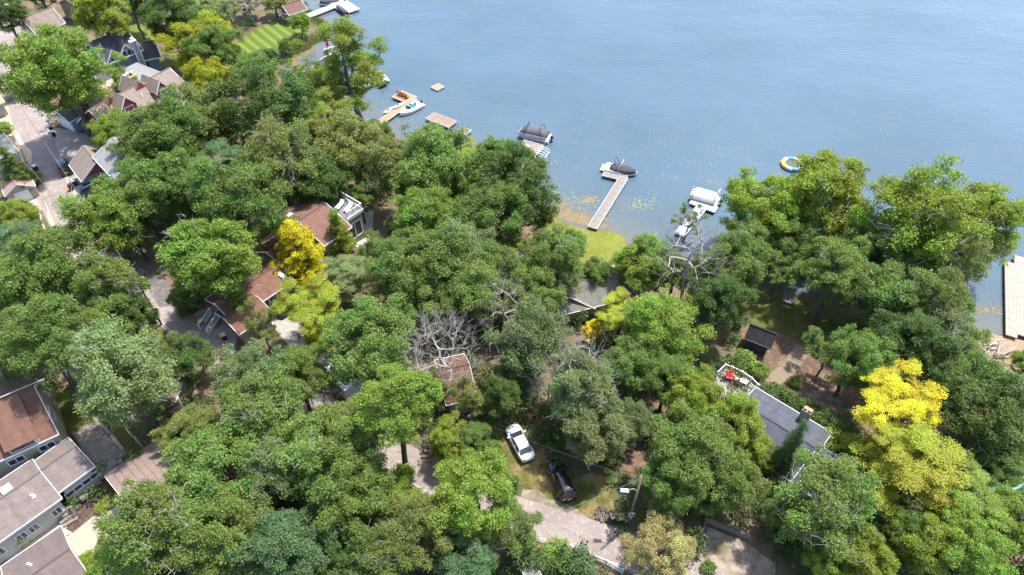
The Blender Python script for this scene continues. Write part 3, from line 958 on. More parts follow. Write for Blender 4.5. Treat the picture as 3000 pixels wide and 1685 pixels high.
def bush(key, seed, R, H, n, rc, nleaf, size):
    g = np.random.default_rng(seed)
    def fn(g):
        d = g.normal(size=3); d /= np.linalg.norm(d)
        if d[2] < -0.15: return None
        s = g.uniform(0.55, 1.0)
        return np.array([d[0] * (R - rc * .5) * s, d[1] * (R - rc * .5) * s, H * 0.35 + d[2] * (H * 0.62 - rc * .4) * s])
    C = dart(g, n, fn, rc * 0.7)
    RC = rc * g.uniform(0.7, 1.3, len(C))
    P = [np.array([0, 0, -0.4]), np.array([0, 0, 0.1])]; par = [-1, 0]; RR = [0.06, 0.06]
    for i in range(1, 7):
        P.append(np.array([0, 0, 0.1 + 0.02 * i])); par.append(i); RR.append(0.05)
    for c in C:
        P.append(c); par.append(7); RR.append(0.015)
    PROTO[key] = dict(trunk=tubes(key + "_stem", P, par, np.array(RR), BARK, None, 3), crown=leaves_mesh(key + "_crown", C, RC, 0.8, nleaf, size, seed + 2), twigs=None, R=R, H=H, zc=H * 0.5)

def bare(key, seed, R=4.5, H=14.0, n=46, r0=0.26, L=1.5, n1=4, n2=5, spreadz=0.55, fork=0.35, zc=0.66):
    g = np.random.default_rng(seed)
    def fn(g):
        d = g.normal(size=3); d /= np.linalg.norm(d)
        if d[2] < -0.25: return None
        s = g.uniform(0.5, 1.0)
        return np.array([d[0] * R * s * 0.85, d[1] * R * s * 0.85, H * zc + d[2] * (H * (1 - zc)) * s])
    C = dart(g, n, fn, 1.1)
    P, par, RR, tips = skeleton(seed + 1, C, H, H * fork, g.normal(size=2) * 0.6, r0, curve=0.22)
    ex = twigs(g, P, par, tips, L, n1, n2, 0.02)
    mb = MB()
    for pts, rad in ex: mb.tube(pts, rad, 3, cap=False)
    tw = bpy.data.meshes.new(key + "_twigs"); tw.from_pydata(mb.v, [], mb.f); tw.materials.append(DEADBARK)
    PROTO[key] = dict(trunk=tubes(key + "_trunk", P, par, RR, DEADBARK), crown=None, twigs=tw, R=R, H=H, zc=H * zc)

broad("oak1", 101)
broad("oak2", 202, nb=32, br=1.65, m=11, flat=0.85, dead=0.03)
broad("oak3", 303, nb=46, br=1.3, m=8, rz=0.95)
broad("oak4", 404, nb=34, br=1.45, m=9, ragged=0.5, inner=0.5, dead=0.09, nleaf=125)
broad("maple1", 505, nb=46, br=1.25, m=7, rc=0.65, H=13, zc=0.55, rz=1.0, inner=0.7, ragged=0.2, size=0.2, fork=0.2)
broad("maple2", 606, nb=38, br=1.35, m=8, rc=0.7, H=13, zc=0.56, rz=0.95, inner=0.65, ragged=0.28, size=0.2, fork=0.22)
broad("locust1", 707, nb=30, br=1.5, m=10, flat=0.36, bflat=0.5, nleaf=150, size=0.165, up=1.1, jit=0.45, ragged=0.4)
broad("locust2", 808, nb=26, br=1.6, m=10, flat=0.40, bflat=0.55, nleaf=155, size=0.165, up=1.1, jit=0.45, rz=1.0, ragged=0.5)
broad("tall1", 909, R=4.5, H=19, nb=26, br=1.25, m=8, rz=1.5, zc=0.60, size=0.165, nleaf=200, inner=0.3, low=-0.9, fork=0.3, r0=0.36, leaderx=0.92, ragged=0.6)
broad("thin1", 1001, nb=22, br=1.3, m=7, rc=0.6, nleaf=110, size=0.19, inner=0.4, rz=1.0, r0=0.2, ragged=0.5)
broad("bole1", 1111, R=5, H=20, nb=28, br=1.55, m=10, zc=0.74, fork=0.5, rz=0.8, r0=0.36)
cone("ginkgo", 1102, 3.7, 8.2, 230, 0.62, 130, 0.17, strand=1, power=0.6)
cone("spire", 1203, 2.2, 7.5, 120, 0.5, 90, 0.19)
cone("spruce", 1304, 2.3, 8.0, 150, 0.5, 110, 0.16, power=1.0)
bush("bush1", 1405, 1.5, 2.2, 34, 0.5, 80, 0.17)
bush("bush2", 1506, 1.5, 1.7, 30, 0.5, 75, 0.20)
bare("dead1", 1607, R=6.5, H=13, n=85, r0=0.2, L=1.7, n1=4, n2=4)
bare("dead2", 1708, R=4.2, H=14, n=44, r0=0.2, L=1.8, n1=3, n2=4, zc=0.6)

GREENS = {"dark": (0.082, 0.138, 0.030), "mid": (0.130, 0.198, 0.042), "bright": (0.165, 0.250, 0.038), "olive": (0.160, 0.195, 0.050),
          "lime": (0.190, 0.255, 0.032), "yellow": (0.46, 0.44, 0.022), "gold": (0.45, 0.425, 0.016), "teal": (0.088, 0.155, 0.060), "grey": (0.148, 0.194, 0.068),
          "cream": (0.34, 0.33, 0.13), "purple": (0.070, 0.030, 0.034), "ylime": (0.275, 0.31, 0.024), "pale": (0.180, 0.235, 0.085)}
CW = {"dark": "dark green", "mid": "mid green", "bright": "bright green", "olive": "olive green", "lime": "lime green", "yellow": "yellow", "gold": "golden yellow",
      "teal": "blue green", "grey": "grey green", "cream": "cream and yellow", "purple": "purple leaved", "ylime": "yellow green", "pale": "pale green"}
NAMES = {"oak": "oak_tree", "bole": "oak_tree", "maple": "maple_tree", "locust": "locust_tree", "tall": "cottonwood_tree", "thin": "young_tree", "ginkgo": "conical_tree", "spire": "conical_tree", "spruce": "spruce_tree", "bush": "shrub", "dead": "dead_tree"}
CATS = {"bush": "shrub"}

def plant(x, y, r, kind, col, place, hs=1.0, group=None, raw=False, base=None, rot=None):
    """x,y,r: crown centre and half-width in the 2576-wide view; the plant stands where that crown would be"""
    pr = PROTO[kind]
    px, py, pr_ = x * S25, y * S25, r * S25
    # solve for a size and place so that the crown has this width at its true distance
    h = 8.0
    for _ in range(6):
        p = at(px, py, h)
        depth = (p - Vector((0, 0, CAMZ))).dot(Vector((0, math.cos(PITCH), -math.sin(PITCH))))
        s = pr_ * depth / FPX / pr["R"] * 1.01
        h = pr["zc"] * s * hs
    g = ground(p.x, p.y)
    if base:
        p = at(*base)
        g = ground(p.x, p.y)
    base_name = kind.rstrip("0123456789")
    kw = base_name
    o = link(NAMES[kw], None)
    o.location = (p.x, p.y, max(g, -0.6)); o.empty_display_size = 0.4
    o.rotation_euler.z = rnd.uniform(0, 6.28) if rot is None else rot
    o.rotation_euler.x = rnd.uniform(-0.07, 0.07); o.rotation_euler.y = rnd.uniform(-0.07, 0.07)
    o.scale = (s * rnd.uniform(0.92, 1.1) * rnd.choice((-1, 1)), s * rnd.uniform(0.92, 1.1), s * hs * rnd.uniform(0.93, 1.08))
    word = {"oak": "oak", "bole": "tall oak", "maple": "dense maple", "locust": "feathery tree", "tall": "tall open cottonwood", "thin": "slender young tree", "ginkgo": "conical tree", "spire": "small conical tree",
            "spruce": "spruce", "bush": "shrub", "dead": "dead bare tree"}[kw]
    lab = ("%s %s %s" % (CW[col], word, place)) if kw != "dead" else "%s %s" % (word, place)
    tag(o, lab, CATS.get(kw, "tree"), group)
    t = link("trunk" if kw != "bush" else "stem", pr["trunk"], o)
    if pr["crown"]:
        c = link("crown", pr["crown"], o)
        b = GREENS[col]
        k = rnd.uniform(0.9, 1.12); k2 = rnd.uniform(0.94, 1.07)
        c.color = (b[0] * k * k2, b[1] * k, b[2] * k, 1)
    if pr["twigs"]:
        tag(link("twigs", pr["twigs"], o), kind="stuff")
    return o

# ------------------------------------------------------------------ houses
R_TAN = shingles("tan_shingle", (0.224, 0.178, 0.149), (0.178, 0.139, 0.115), (0.264, 0.215, 0.178))
R_BRN = shingles("brown_shingle", (0.155, 0.081, 0.059), (0.124, 0.062, 0.046), (0.192, 0.102, 0.074))
R_RED = shingles("red_brown_shingle", (0.160, 0.088, 0.068), (0.135, 0.072, 0.056), (0.185, 0.105, 0.083), streak=0.06)
R_GREY = shingles("charcoal_shingle", (0.086, 0.083, 0.090), (0.064, 0.062, 0.068), (0.112, 0.109, 0.112))
R_SLATE = shingles("slate_grey_shingle", (0.072, 0.077, 0.095), (0.052, 0.056, 0.07), (0.1, 0.106, 0.125), w=0.4)
R_LGREY = shingles("light_grey_shingle", (0.231, 0.226, 0.226), (0.187, 0.184, 0.184), (0.264, 0.259, 0.253))
R_PINK = shingles("tan_pink_shingle", (0.175, 0.142, 0.128), (0.135, 0.108, 0.097), (0.205, 0.17, 0.152), w=0.36, h=0.16)
R_DKBR = shingles("dark_brown_shingle", (0.135, 0.105, 0.095), (0.10, 0.08, 0.072), (0.20, 0.16, 0.14))
R_OLV = shingles("olive_grey_shingle", (0.175, 0.171, 0.143), (0.140, 0.136, 0.115), (0.217, 0.206, 0.175))
R_BLK = shingles("black_shingle", (0.025, 0.026, 0.03), (0.018, 0.019, 0.022), (0.05, 0.05, 0.055))
R_MAUVE = shingles("mauve_brown_shingle", (0.14, 0.108, 0.1), (0.115, 0.088, 0.081), (0.16, 0.126, 0.116))
R_TEAL = mk("teal_metal_roof", (0.12, 0.24, 0.22), (0.09, 0.19, 0.175), scale=1, rough=0.45, metal=0.2)
S_BLUE = siding("blue_grey_siding", (0.175, 0.235, 0.305))
S_LBLUE = siding("pale_blue_siding", (0.30, 0.36, 0.425))
S_TAN = siding("tan_siding", (0.27, 0.235, 0.195))
S_WHITE = siding("white_siding", (0.52, 0.515, 0.49))
S_CREAM = siding("cream_siding", (0.42, 0.375, 0.30))
S_RED = siding("barn_red_siding", (0.30, 0.07, 0.075))
S_GREY = siding("grey_siding", (0.25, 0.26, 0.27))
S_BEIGE = siding("beige_siding", (0.34, 0.31, 0.265))
S_NAVY = siding("navy_siding", (0.03, 0.06, 0.10))
STONE = mk("field_stone", (0.36, 0.30, 0.25), (0.14, 0.12, 0.105), scale=5, rough=0.9, bump=1.0, bscale=5, c3=(0.48, 0.42, 0.36))
CLAY = mk("clay_flue", (0.55, 0.25, 0.12), (0.42, 0.18, 0.09), scale=3, rough=0.85)

class House:
    def __init__(s, name, label, cat, W, eave, rise, wall, roof, A=None, B=None, R=None, RA=None, RB=None, over=0.45, z0=None, parent=None, trim=TRIM, gable=None, down=3.0, th=0.16):
        ref = A or RA
        ref2 = B or RB
        if z0 is None:
            m_ = at((ref[0] + ref2[0]) / 2, (ref[1] + ref2[1]) / 2, eave)
            z0 = ground(m_.x, m_.y)
        s.z0 = z0
        if A:
            pa, pb = atz(*A, z0 + eave), atz(*B, z0 + eave)
            d = (pb - pa); d.z = 0; L = d.length; d.normalize()
            nrm = Vector((-d.y, d.x, 0))
            if R:
                W = 2 * (atz(*R, z0 + eave + rise) - pa).dot(nrm)
            c = (pa + pb) / 2 + nrm * W / 2
        else:
            pa, pb = atz(*RA, z0 + eave + rise), atz(*RB, z0 + eave + rise)
            d = (pb - pa); d.z = 0; L = d.length; d.normalize()
            c = (pa + pb) / 2
        c.z = z0
        s.L, s.W, s.eave, s.rise, s.over = L, W, eave, rise, over
        s.rz = math.atan2(d.y, d.x)
        s.c = c
        print("HOUSE %-18s L %.1f W %.1f z0 %.1f at %.0f %.0f rz %.0f" % (name, L, W, z0, c.x, c.y, math.degrees(s.rz)))
        if parent is None:
            s.o = thing(name, label, cat, c, s.rz)
            s.off = Vector((0, 0, 0)); s.loc = Matrix.Identity(4)
        else:
            s.o = parent.o
            s.loc = (Matrix.Translation(parent.c) @ Matrix.Rotation(parent.rz, 4, 'Z')).inverted() @ Matrix.Translation(c) @ Matrix.Rotation(s.rz, 4, 'Z')
        s.hx = L / 2 - over; s.hy = W / 2 - over
        k = rise / (W / 2)
        s.k = k
        hx, hy = s.hx, s.hy
        ze = eave + k * over - th * 1.1
        zr = eave + rise - th * 1.1
        mb = MB()
        vs = []
        for x in (-hx, hx):
            vs += [(x, -hy, -down), (x, hy, -down), (x, hy, ze), (x, 0, zr), (x, -hy, ze)]
        mb.add(vs, [(0, 1, 2, 3, 4)[::-1], (5, 6, 7, 8, 9), (0, 5, 9, 4), (1, 2, 7, 6), (0, 1, 6, 5)])
        s.wall = s.part(mb, "wall", wall)
        X, Y = L / 2, W / 2
        g = 0.02
        s.roof = slab_uv("roof", [[(-X, -Y, eave), (X, -Y, eave), (X, -0.0, eave + rise), (-X, -0.0, eave + rise)],
                                  [(X, Y, eave), (-X, Y, eave), (-X, 0.0, eave + rise), (X, 0.0, eave + rise)]], th, roof, s.o)
        s.roof.matrix_local = s.loc
        # ridge cap
        mb = MB().box((0, 0, eave + rise + 0.02), (L - 0.05, 0.22, 0.03))
        rc = mb.build("ridge_cap", roof, s.roof)
        # fascia along eaves and rakes
        mb = MB()
        for y in (-1, 1):
            mb.box((0, y * (Y + 0.03), eave - 0.1), (L, 0.06, 0.2))
        ln = math.hypot(Y, rise); an = math.atan2(rise, Y)
        for x in (-1, 1):
            for y in (-1, 1):
                mb.box((x * (X + 0.025), y * Y / 2, eave + rise / 2 - 0.09), (0.05, ln, 0.2), rx=-y * an)
        s.part(mb, "fascia", trim)
        cs = [Vector((x * X, y * Y, 0)) for x, y in ((-1, -1), (1, -1), (1, 1), (-1, 1))]
        KEEP.append([tuple((Matrix.Translation(c) @ Matrix.Rotation(s.rz, 4, 'Z') @ p)[:2]) for p in cs])
        if gable:
            for x in (-1, 1):
                mb = MB()
                h0 = ze + 0.02
                a = (x * (hx + 0.02), -hy, h0); b = (x * (hx + 0.02), hy, h0); c2 = (x * (hx + 0.02), 0, zr)
                a2 = (x * (hx + 0.05), -hy, h0); b2 = (x * (hx + 0.05), hy, h0); c3 = (x * (hx + 0.05), 0, zr)
                mb.add([a, b, c2, a2, b2, c3], [(0, 1, 2), (3, 4, 5), (0, 1, 4, 3), (1, 2, 5, 4), (2, 0, 3, 5)])
                s.part(mb, "gable_board", gable)
    def part(s, mb, name, mat, parent=None, **k):
        o = mb.build(name, mat, parent or s.o, **k)
        if parent is None: o.matrix_local = s.loc
        return o
    def face(s, side):
        """matrix of a wall face: x along the wall, y outward, z up"""
        if side == 'S': return Matrix.Translation((0, -s.hy, 0)) @ Matrix.Rotation(math.pi, 4, 'Z')
        if side == 'N': return Matrix.Translation((0, s.hy, 0))
        if side == 'E': return Matrix.Translation((s.hx, 0, 0)) @ Matrix.Rotation(-math.pi / 2, 4, 'Z')
        return Matrix.Translation((-s.hx, 0, 0)) @ Matrix.Rotation(math.pi / 2, 4, 'Z')
    def window(s, side, u, z, w, h, panes=2, trim=TRIM, pane=GLASS, name="window", d=0.0):
        """u measured from the wall's centre, left to right as seen from outside"""
        M = s.loc @ s.face(side) @ Matrix.Translation((-u, d, z))
        mb = MB(); t = 0.12
        mb.box((0, 0.05, h / 2 - t / 2), (w, 0.1, t)).box((0, 0.05, -h / 2 + t / 2), (w + 0.1, 0.12, t))
        mb.box((-w / 2 + t / 2, 0.05, 0), (t, 0.1, h - 2 * t)).box((w / 2 - t / 2, 0.05, 0), (t, 0.1, h - 2 * t))
        for i in range(1, panes):
            mb.box((-w / 2 + w * i / panes, 0.05, 0), (0.08, 0.08, h - 2 * t))
        f = mb.build(name, trim, s.o); f.matrix_local = M
        for i in range(panes):
            x0 = -w / 2 + w * i / panes + 0.06; x1 = -w / 2 + w * (i + 1) / panes - 0.06
            MB().box(((x0 + x1) / 2, 0.028, 0), (x1 - x0, 0.03, h - 2 * t)).build("pane", pane, f)
        return f
    def door(s, side, u, w, h, mat=WHITE, name="door", z=0.0, rows=1, cols=1):
        M = s.loc @ s.face(side) @ Matrix.Translation((-u, 0, z))
        mb = MB().box((0, 0.03, h / 2), (w, 0.06, h))
        mb.box((0, 0.06, h + 0.06), (w + 0.3, 0.12, 0.12)).box((-w / 2 - 0.08, 0.06, h / 2), (0.14, 0.12, h)).box((w / 2 + 0.08, 0.06, h / 2), (0.14, 0.12, h))
        f = mb.build(name, mat, s.o); f.matrix_local = M
        for r in range(rows):
            for c in range(cols):
                pw = w / cols; ph = h / rows
                MB().box((-w / 2 + pw * (c + 0.5), 0.065, ph * (r + 0.5)), (pw * 0.9, 0.02, ph * 0.86)).build("door_panel", mat, f)
        MB().box((w * 0.38, 0.09, h * 0.45), (0.12, 0.06, 0.05)).build("handle", DKGREY, f)
        return f
    def vent(s, x, y, r=0.07, h=0.4, mat=ALU):
        z = s.eave + s.rise - abs(y) * s.k
        MB().lathe([(r * 1.6, -0.1), (r * 1.6, 0.04), (r, 0.06), (r, h)], (x, y, z), 8).build("roof_vent", mat, s.roof)
    def boxvent(s, x, y, d=(0.6, 0.6, 0.3), mat=WHITE, name="roof_vent"):
        z = s.eave + s.rise - abs(y) * s.k
        MB().box((x, y, z + d[2] * 0.3), d).build(name, mat, s.roof)
    def chimney(s, x, y, w, d, h, mat=STONE, flues=2, z=None):
        z = s.eave + s.rise - abs(y) * s.k if z is None else z
        mb = MB()
        rings = []
        for i in range(9):
            t = i / 8
            a = w / 2 * (1 - 0.18 * t); b = d / 2 * (1 - 0.18 * t)
            jj = lambda: rnd.uniform(-0.045, 0.045)
            rings.append([(x + px_ * a + jj(), y + py_ * b + jj(), z - 1.0 + (h + 1.0) * t) for px_, py_ in
                          ((-1, -1), (-0.3, -1.03), (0.3, -1.03), (1, -1), (1.03, -0.3), (1.03, 0.3), (1, 1), (0.3, 1.03), (-0.3, 1.03), (-1, 1), (-1.03, 0.3), (-1.03, -0.3))])
        mb.loft(rings)
        ch = mb.build("chimney", mat, s.roof)
        for i in range(flues):
            xx = x + (i - (flues - 1) / 2) * w * 0.42
            f = MB().box((xx, y, z + h + 0.12), (0.34, 0.42, 0.3)).build("flue", CLAY, ch)
        return ch
    def dormer(s, x, y, w, h, l, wall, roof, panes=1, rise=None, ww=None, wh=None, side=-1):
        """gabled dormer on the near (side -1) or far slope; y = front face plane"""
        rise = rise or w * 0.5
        zb = s.eave + s.rise - abs(y) * s.k
        sd_ = side
        yb = y - sd_ * l
        mb = MB(); hw = w / 2
        vs = []
        for yy in (y, yb):
            vs += [(x - hw, yy, zb - 0.6), (x + hw, yy, zb - 0.6), (x + hw, yy, zb + h), (x, yy, zb + h + rise * 0.95), (x - hw, yy, zb + h)]
        mb.add(vs, [(0, 1, 2, 3, 4), (5, 6, 7, 8, 9), (0, 1, 6, 5), (1, 2, 7, 6), (2, 3, 8, 7), (3, 4, 9, 8), (4, 0, 5, 9)])
        d = s.part(mb, "dormer", wall)
        ov = 0.3; yf = y + sd_ * ov
        k = rise / hw
        q = [[(x - hw - ov, yf, zb + h - k * ov + 0.1), (x - hw - ov, yb, zb + h - k * ov + 0.1), (x, yb, zb + h + rise + 0.1), (x, yf, zb + h + rise + 0.1)],
             [(x + hw + ov, yb, zb + h - k * ov + 0.1), (x + hw + ov, yf, zb + h - k * ov + 0.1), (x, yf, zb + h + rise + 0.1), (x, yb, zb + h + rise + 0.1)]]
        r_ = slab_uv("dormer_roof", q, 0.1, roof, d)
        mb = MB(); ln = math.hypot(hw + ov, rise + k * ov); an = math.atan2(rise + k * ov, hw + ov)
        for sx in (-1, 1):
            mb.box((x + sx * (hw + ov) / 2, yf + sd_ * 0.03, zb + h + (rise - k * ov) / 2), (ln, 0.06, 0.18), ry=sx * an)
        mb.build("dormer_fascia", TRIM, d)
        ww = ww or w * 0.55; wh = wh or h * 0.8
        mb = MB(); t = 0.11; zc = zb + h * 0.55
        for zz, hh in ((wh / 2, t), (-wh / 2, t)): mb.box((x, y + sd_ * 0.05, zc + zz), (ww + 2 * t, 0.1, hh))
        for i in range(panes + 1): mb.box((x - ww / 2 + ww * i / panes, y + sd_ * 0.05, zc), (t, 0.1, wh - t))
        f = mb.build("dormer_window", TRIM, d)
        return d

def pane_only(h, parent, M, w, hh):
    o = MB().box((0, 0.02, 0), (w, 0.03, hh)).build("pane", GLASS, parent)
    return o

# top left: tan garage
h = House("tan_garage", "tan garage with brown roof and white garage door beside the road", "garage", 0, 2.8, 2.6, S_TAN, R_TAN, A=(104, 101), B=(192, 67), R=(110, 36), trim=TRIM)
h.door('W', 0.2, 4.6, 2.3, WHITE, "garage_door", rows=4, cols=1); h.window('S', 1.0, 1.5, 1.1, 1.2, 1)
# blue house
h = House("blue_house", "blue grey house with charcoal roof and two white trimmed gable dormers", "house", 0, 5.0, 3.0, S_BLUE, R_GREY, A=(312, 190), B=(420, 146), R=(310, 105))
DEMO = h
for xx, w_, pn in ((-h.L * 0.24, 2.7, 2), (h.L * 0.10, 2.9, 2)):
    d = h.dormer(xx, -h.hy - 0.12, w_, 0.3, 4.0, S_BLUE, R_GREY, panes=pn, rise=1.6, ww=1.7, wh=1.2)
    MB().box((xx, -h.hy - 0.14, h.eave + h.rise - (h.hy + 0.12) * h.k + 0.165), (1.65, 0.03, 1.15)).build("pane", GLASS, d)
h.window('S', -h.L * 0.1, 1.6, 1.6, 1.3, 2); h.window('S', h.L * 0.2, 1.6, 1.6, 1.3, 2)
# white chimney chase on the near wall
mb = MB().box((h.L * 0.33, -h.hy - 0.35, 2.6), (1.0, 0.65, 9.2))
ch = h.part(mb, "chimney_chase", S_LBLUE)
mb = MB()
for sx in (-1, 1): mb.box((h.L * 0.33 + sx * 0.5, -h.hy - 0.68, 2.6), (0.14, 0.06, 9.2))
mb.box((h.L * 0.33, -h.hy - 0.35, 7.26), (1.2, 0.85, 0.12)); mb.build("chase_trim", TRIM, ch)
MB().lathe([(0.16, 0), (0.16, 0.4), (0.26, 0.42), (0.26, 0.52)], (h.L * 0.33, -h.hy - 0.35, 7.3), 10).build("flue_cap", TRIM, ch)
h.vent(-h.L * 0.3, -1.2, 0.09, 0.5, WHITE)
w = House("wing", None, None, 7.5, 3.4, 1.8, S_BLUE, R_GREY, RA=(405, 128), RB=(452, 118), parent=h)
w = House("wing", None, None, 5.0, 3.0, 1.6, S_LBLUE, R_GREY, RA=(275, 222), RB=(310, 206), parent=h)
w.window('S', 0, 1.6, 1.2, 1.2, 2)

# tan-roofed house with dormers
h = House("dormered_house", "long tan shingled house with red gabled dormer and stone chimney", "house", 12.5, 3.4, 4.4, S_TAN, R_TAN, RA=(258, 322), RB=(497, 198), gable=S_RED)
d = h.dormer(h.L * 0.20, -3.4, 2.3, 1.6, 4.2, S_RED, R_TAN, rise=1.5, ww=1.0, wh=1.1)
MB().box((h.L * 0.20, -3.43, h.eave + h.rise - 3.4 * h.k + 0.88), (0.9, 0.03, 1.0)).build("pane", GLASS, d)
d = h.dormer(-h.L * 0.20, -3.0, 3.0, 1.2, 3.6, S_RED, R_TAN, rise=1.8)
d = h.dormer(h.L * 0.08, 3.2, 2.6, 1.3, 4.0, S_RED, R_TAN, rise=1.6, side=1)
d = h.dormer(-h.L * 0.27, 3.2, 2.6, 1.3, 4.0, S_RED, R_TAN, rise=1.6, side=1)
for x, y in ((0.02, -1.8), (0.035, -1.6), (0.10, -1.9)): h.vent(h.L * x, y, 0.08, 0.4, WHITE)
# flat annex behind the ridge with stone chimney
mb = MB().box((h.L * 0.23, h.hy + 3.2, 1.4), (11, 8.5, 5.4)); an = h.part(mb, "annex", S_LBLUE)
FLATTAN = mk("tan_flat_roof", (0.34, 0.25, 0.185), (0.28, 0.21, 0.155), scale=1, rough=0.9, blotch=0.15)
FLATGRY = mk("grey_flat_roof", (0.20, 0.20, 0.21), (0.16, 0.16, 0.168), scale=1, rough=0.9, blotch=0.15)
MB().box((h.L * 0.23 - 2.6, h.hy + 3.2, 4.2), (6.2, 9.0, 0.2)).build("flat_roof", FLATTAN, an)
MB().box((h.L * 0.23 + 3.4, h.hy + 3.0, 4.15), (5.8, 9.4, 0.2)).build("flat_roof", FLATGRY, an)
MB().box((h.L * 0.23 + 3.4, h.hy + 3.0, 4.03), (6.1, 9.7, 0.14)).build("roof_edge", TRIM, an)
ch = h.chimney(h.L * 0.20, h.hy - 0.6, 2.4, 1.5, 2.2, STONE, 0, z=4.6)
MB().box((h.L * 0.20, h.hy - 0.6, 6.86), (2.3, 1.4, 0.12)).build("chimney_cap", CLAY, ch)
for i in range(3): MB().lathe([(0.2, 0), (0.2, 0.45), (0.32, 0.5), (0.32, 0.6), (0.1, 0.7)], (h.L * 0.20 - 0.7 + 0.7 * i, h.hy - 0.6 + (0.2 if i == 1 else 0), 6.9), 10).build("flue", WHITE, ch)
MB().lathe([(0.25, 0), (0.25, 1.5), (0.3, 1.5), (0.3, 1.6)], (h.L * 0.23 + 1.2, h.hy + 1.2, 4.3), 10).build("vent_pipe", ALU, an)

# blue garage by the road
h = House("blue_garage", "small pale blue garage with dark brown roof and white door", "garage", 5.0, 2.6, 1.1, S_LBLUE, R_DKBR, A=(203, 358), B=(264, 326))
h.door('W', 0, 3.4, 2.1, WHITE, "garage_door", rows=4)
# brown gabled garage
h = House("brown_garage", "brown shingled garage with red gable beside a black car", "garage", 6.2, 2.7, 2.2, S_GREY, R_TAN, RA=(243, 426), RB=(281, 474), gable=S_RED, trim=TRIM)
h.door('S', h.L * 0.25, 1.0, 2.1, WHITE, "door"); h.window('E', 0, 1.5, 1.0, 1.0, 1); h.vent(h.L * 0.3, 0.8, 0.1, 0.3, WHITE)
# grey house mostly behind trees
h = House("grey_house", "tall grey house with white corner trim behind the brown garage", "house", 7.5, 5.4, 1.8, S_GREY, R_LGREY, RA=(328, 402), RB=(392, 466))
h.window('E', 0.5, 3.6, 2.6, 3.2, 1, pane=S_GREY); h.window('S', h.L * 0.2, 1.6, 1.4, 1.4, 2)
h = House("white_house", "white house with light grey roof at the left edge", "house", 0, 3.4, 2.2, S_WHITE, R_LGREY, A=(-90, 505), B=(54, 441), R=(-5, 396))
h.window('S', h.L * 0.25, 1.8, 1.2, 1.2, 2)
h = House("tan_roof_garage", "ochre edged garage roof at the left edge above a cream driveway", "garage", 0, 2.6, 1.2, S_CREAM, shingles("ochre_shingle", (0.45, 0.29, 0.13), (0.38, 0.24, 0.1), (0.5, 0.33, 0.16)), A=(-60, 325), B=(14, 298), R=(-18, 258))
# garden shed
h = House("garden_shed", "cream garden shed with worn red roof and double door by the road", "shed", 4.2, 2.0, 1.3, S_CREAM, shingles("worn_red_shingle", (0.32, 0.19, 0.17), (0.24, 0.12, 0.11), (0.42, 0.31, 0.28)), RA=(36, 516), RB=(46, 540), over=0.18)
h.door('E', 0, 1.7, 1.7, WHITE, "double_door", cols=2)
# boathouse
h = House("boathouse", "boathouse with red brown roof on the lawn by the top dock", "boathouse", 4.6, 2.5, 1.5, S_LBLUE, R_RED, A=(846, 45), B=(900, 27))
h.window('S', 0.8, 1.5, 1.6, 1.1, 2); h.door('E', 0, 1.1, 2.0, WHITE)
BOATH = h
# central red-brown roofed house and its roof deck
h = House("roof_deck_house", "beige house with red brown roof and white railed roof deck", "house", 10.0, 4.8, 1.7, S_BEIGE, R_RED, RA=(872, 648), RB=(955, 595))
CEN = h
h.vent(-h.L * 0.42, 3.2, 0.12, 0.6, DKGREY); h.boxvent(-h.L * 0.42, 2.4, (0.9, 0.7, 0.6), ALU, "roof_hatch")
cs = [atz(x, y, h.z0 + 4.7) for x, y in ((933, 588), (976, 563), (1055, 612), (1010, 645))]
MI = (Matrix.Translation(h.c) @ Matrix.Rotation(h.rz, 4, 'Z')).inverted()
lc = [MI @ p for p in cs]
x0 = h.L / 2 - 0.2; x1 = max(p.x for p in lc); y0 = min(lc[0].y, lc[3].y) ; y1 = max(lc[1].y, lc[2].y)
print("DECK", [tuple(round(v, 1) for v in p) for p in lc], x0)
x0 = (lc[0].x + lc[3].x) / 2; x1 = (lc[1].x + lc[2].x) / 2; y1 = (lc[0].y + lc[1].y) / 2; y0 = (lc[2].y + lc[3].y) / 2
mb = MB().box(((x0 + x1) / 2, (y0 + y1) / 2, 1.0), (x1 - x0, y1 - y0, 7.0)); st = h.part(mb, "sunroom_wall", S_BEIGE)
MEMB = mk("roof_membrane", (0.14, 0.145, 0.155), (0.11, 0.115, 0.125), scale=1, rough=0.8, blotch=0.15)
MB().box(((x0 + x1) / 2 + 0.1, (y0 + y1) / 2, 4.6), (x1 - x0 + 0.2, y1 - y0 + 0.4, 0.2)).build("roof_deck", MEMB, st)
mb = MB()
for y in (y0 - 0.2, y1 + 0.2): mb.box(((x0 + x1) / 2 + 0.1, y, 4.5), (x1 - x0 + 0.3, 0.1, 0.5))
mb.box((x1 + 0.22, (y0 + y1) / 2, 4.5), (0.1, y1 - y0 + 0.2, 0.5)); mb.build("deck_fascia", TRIM, st)
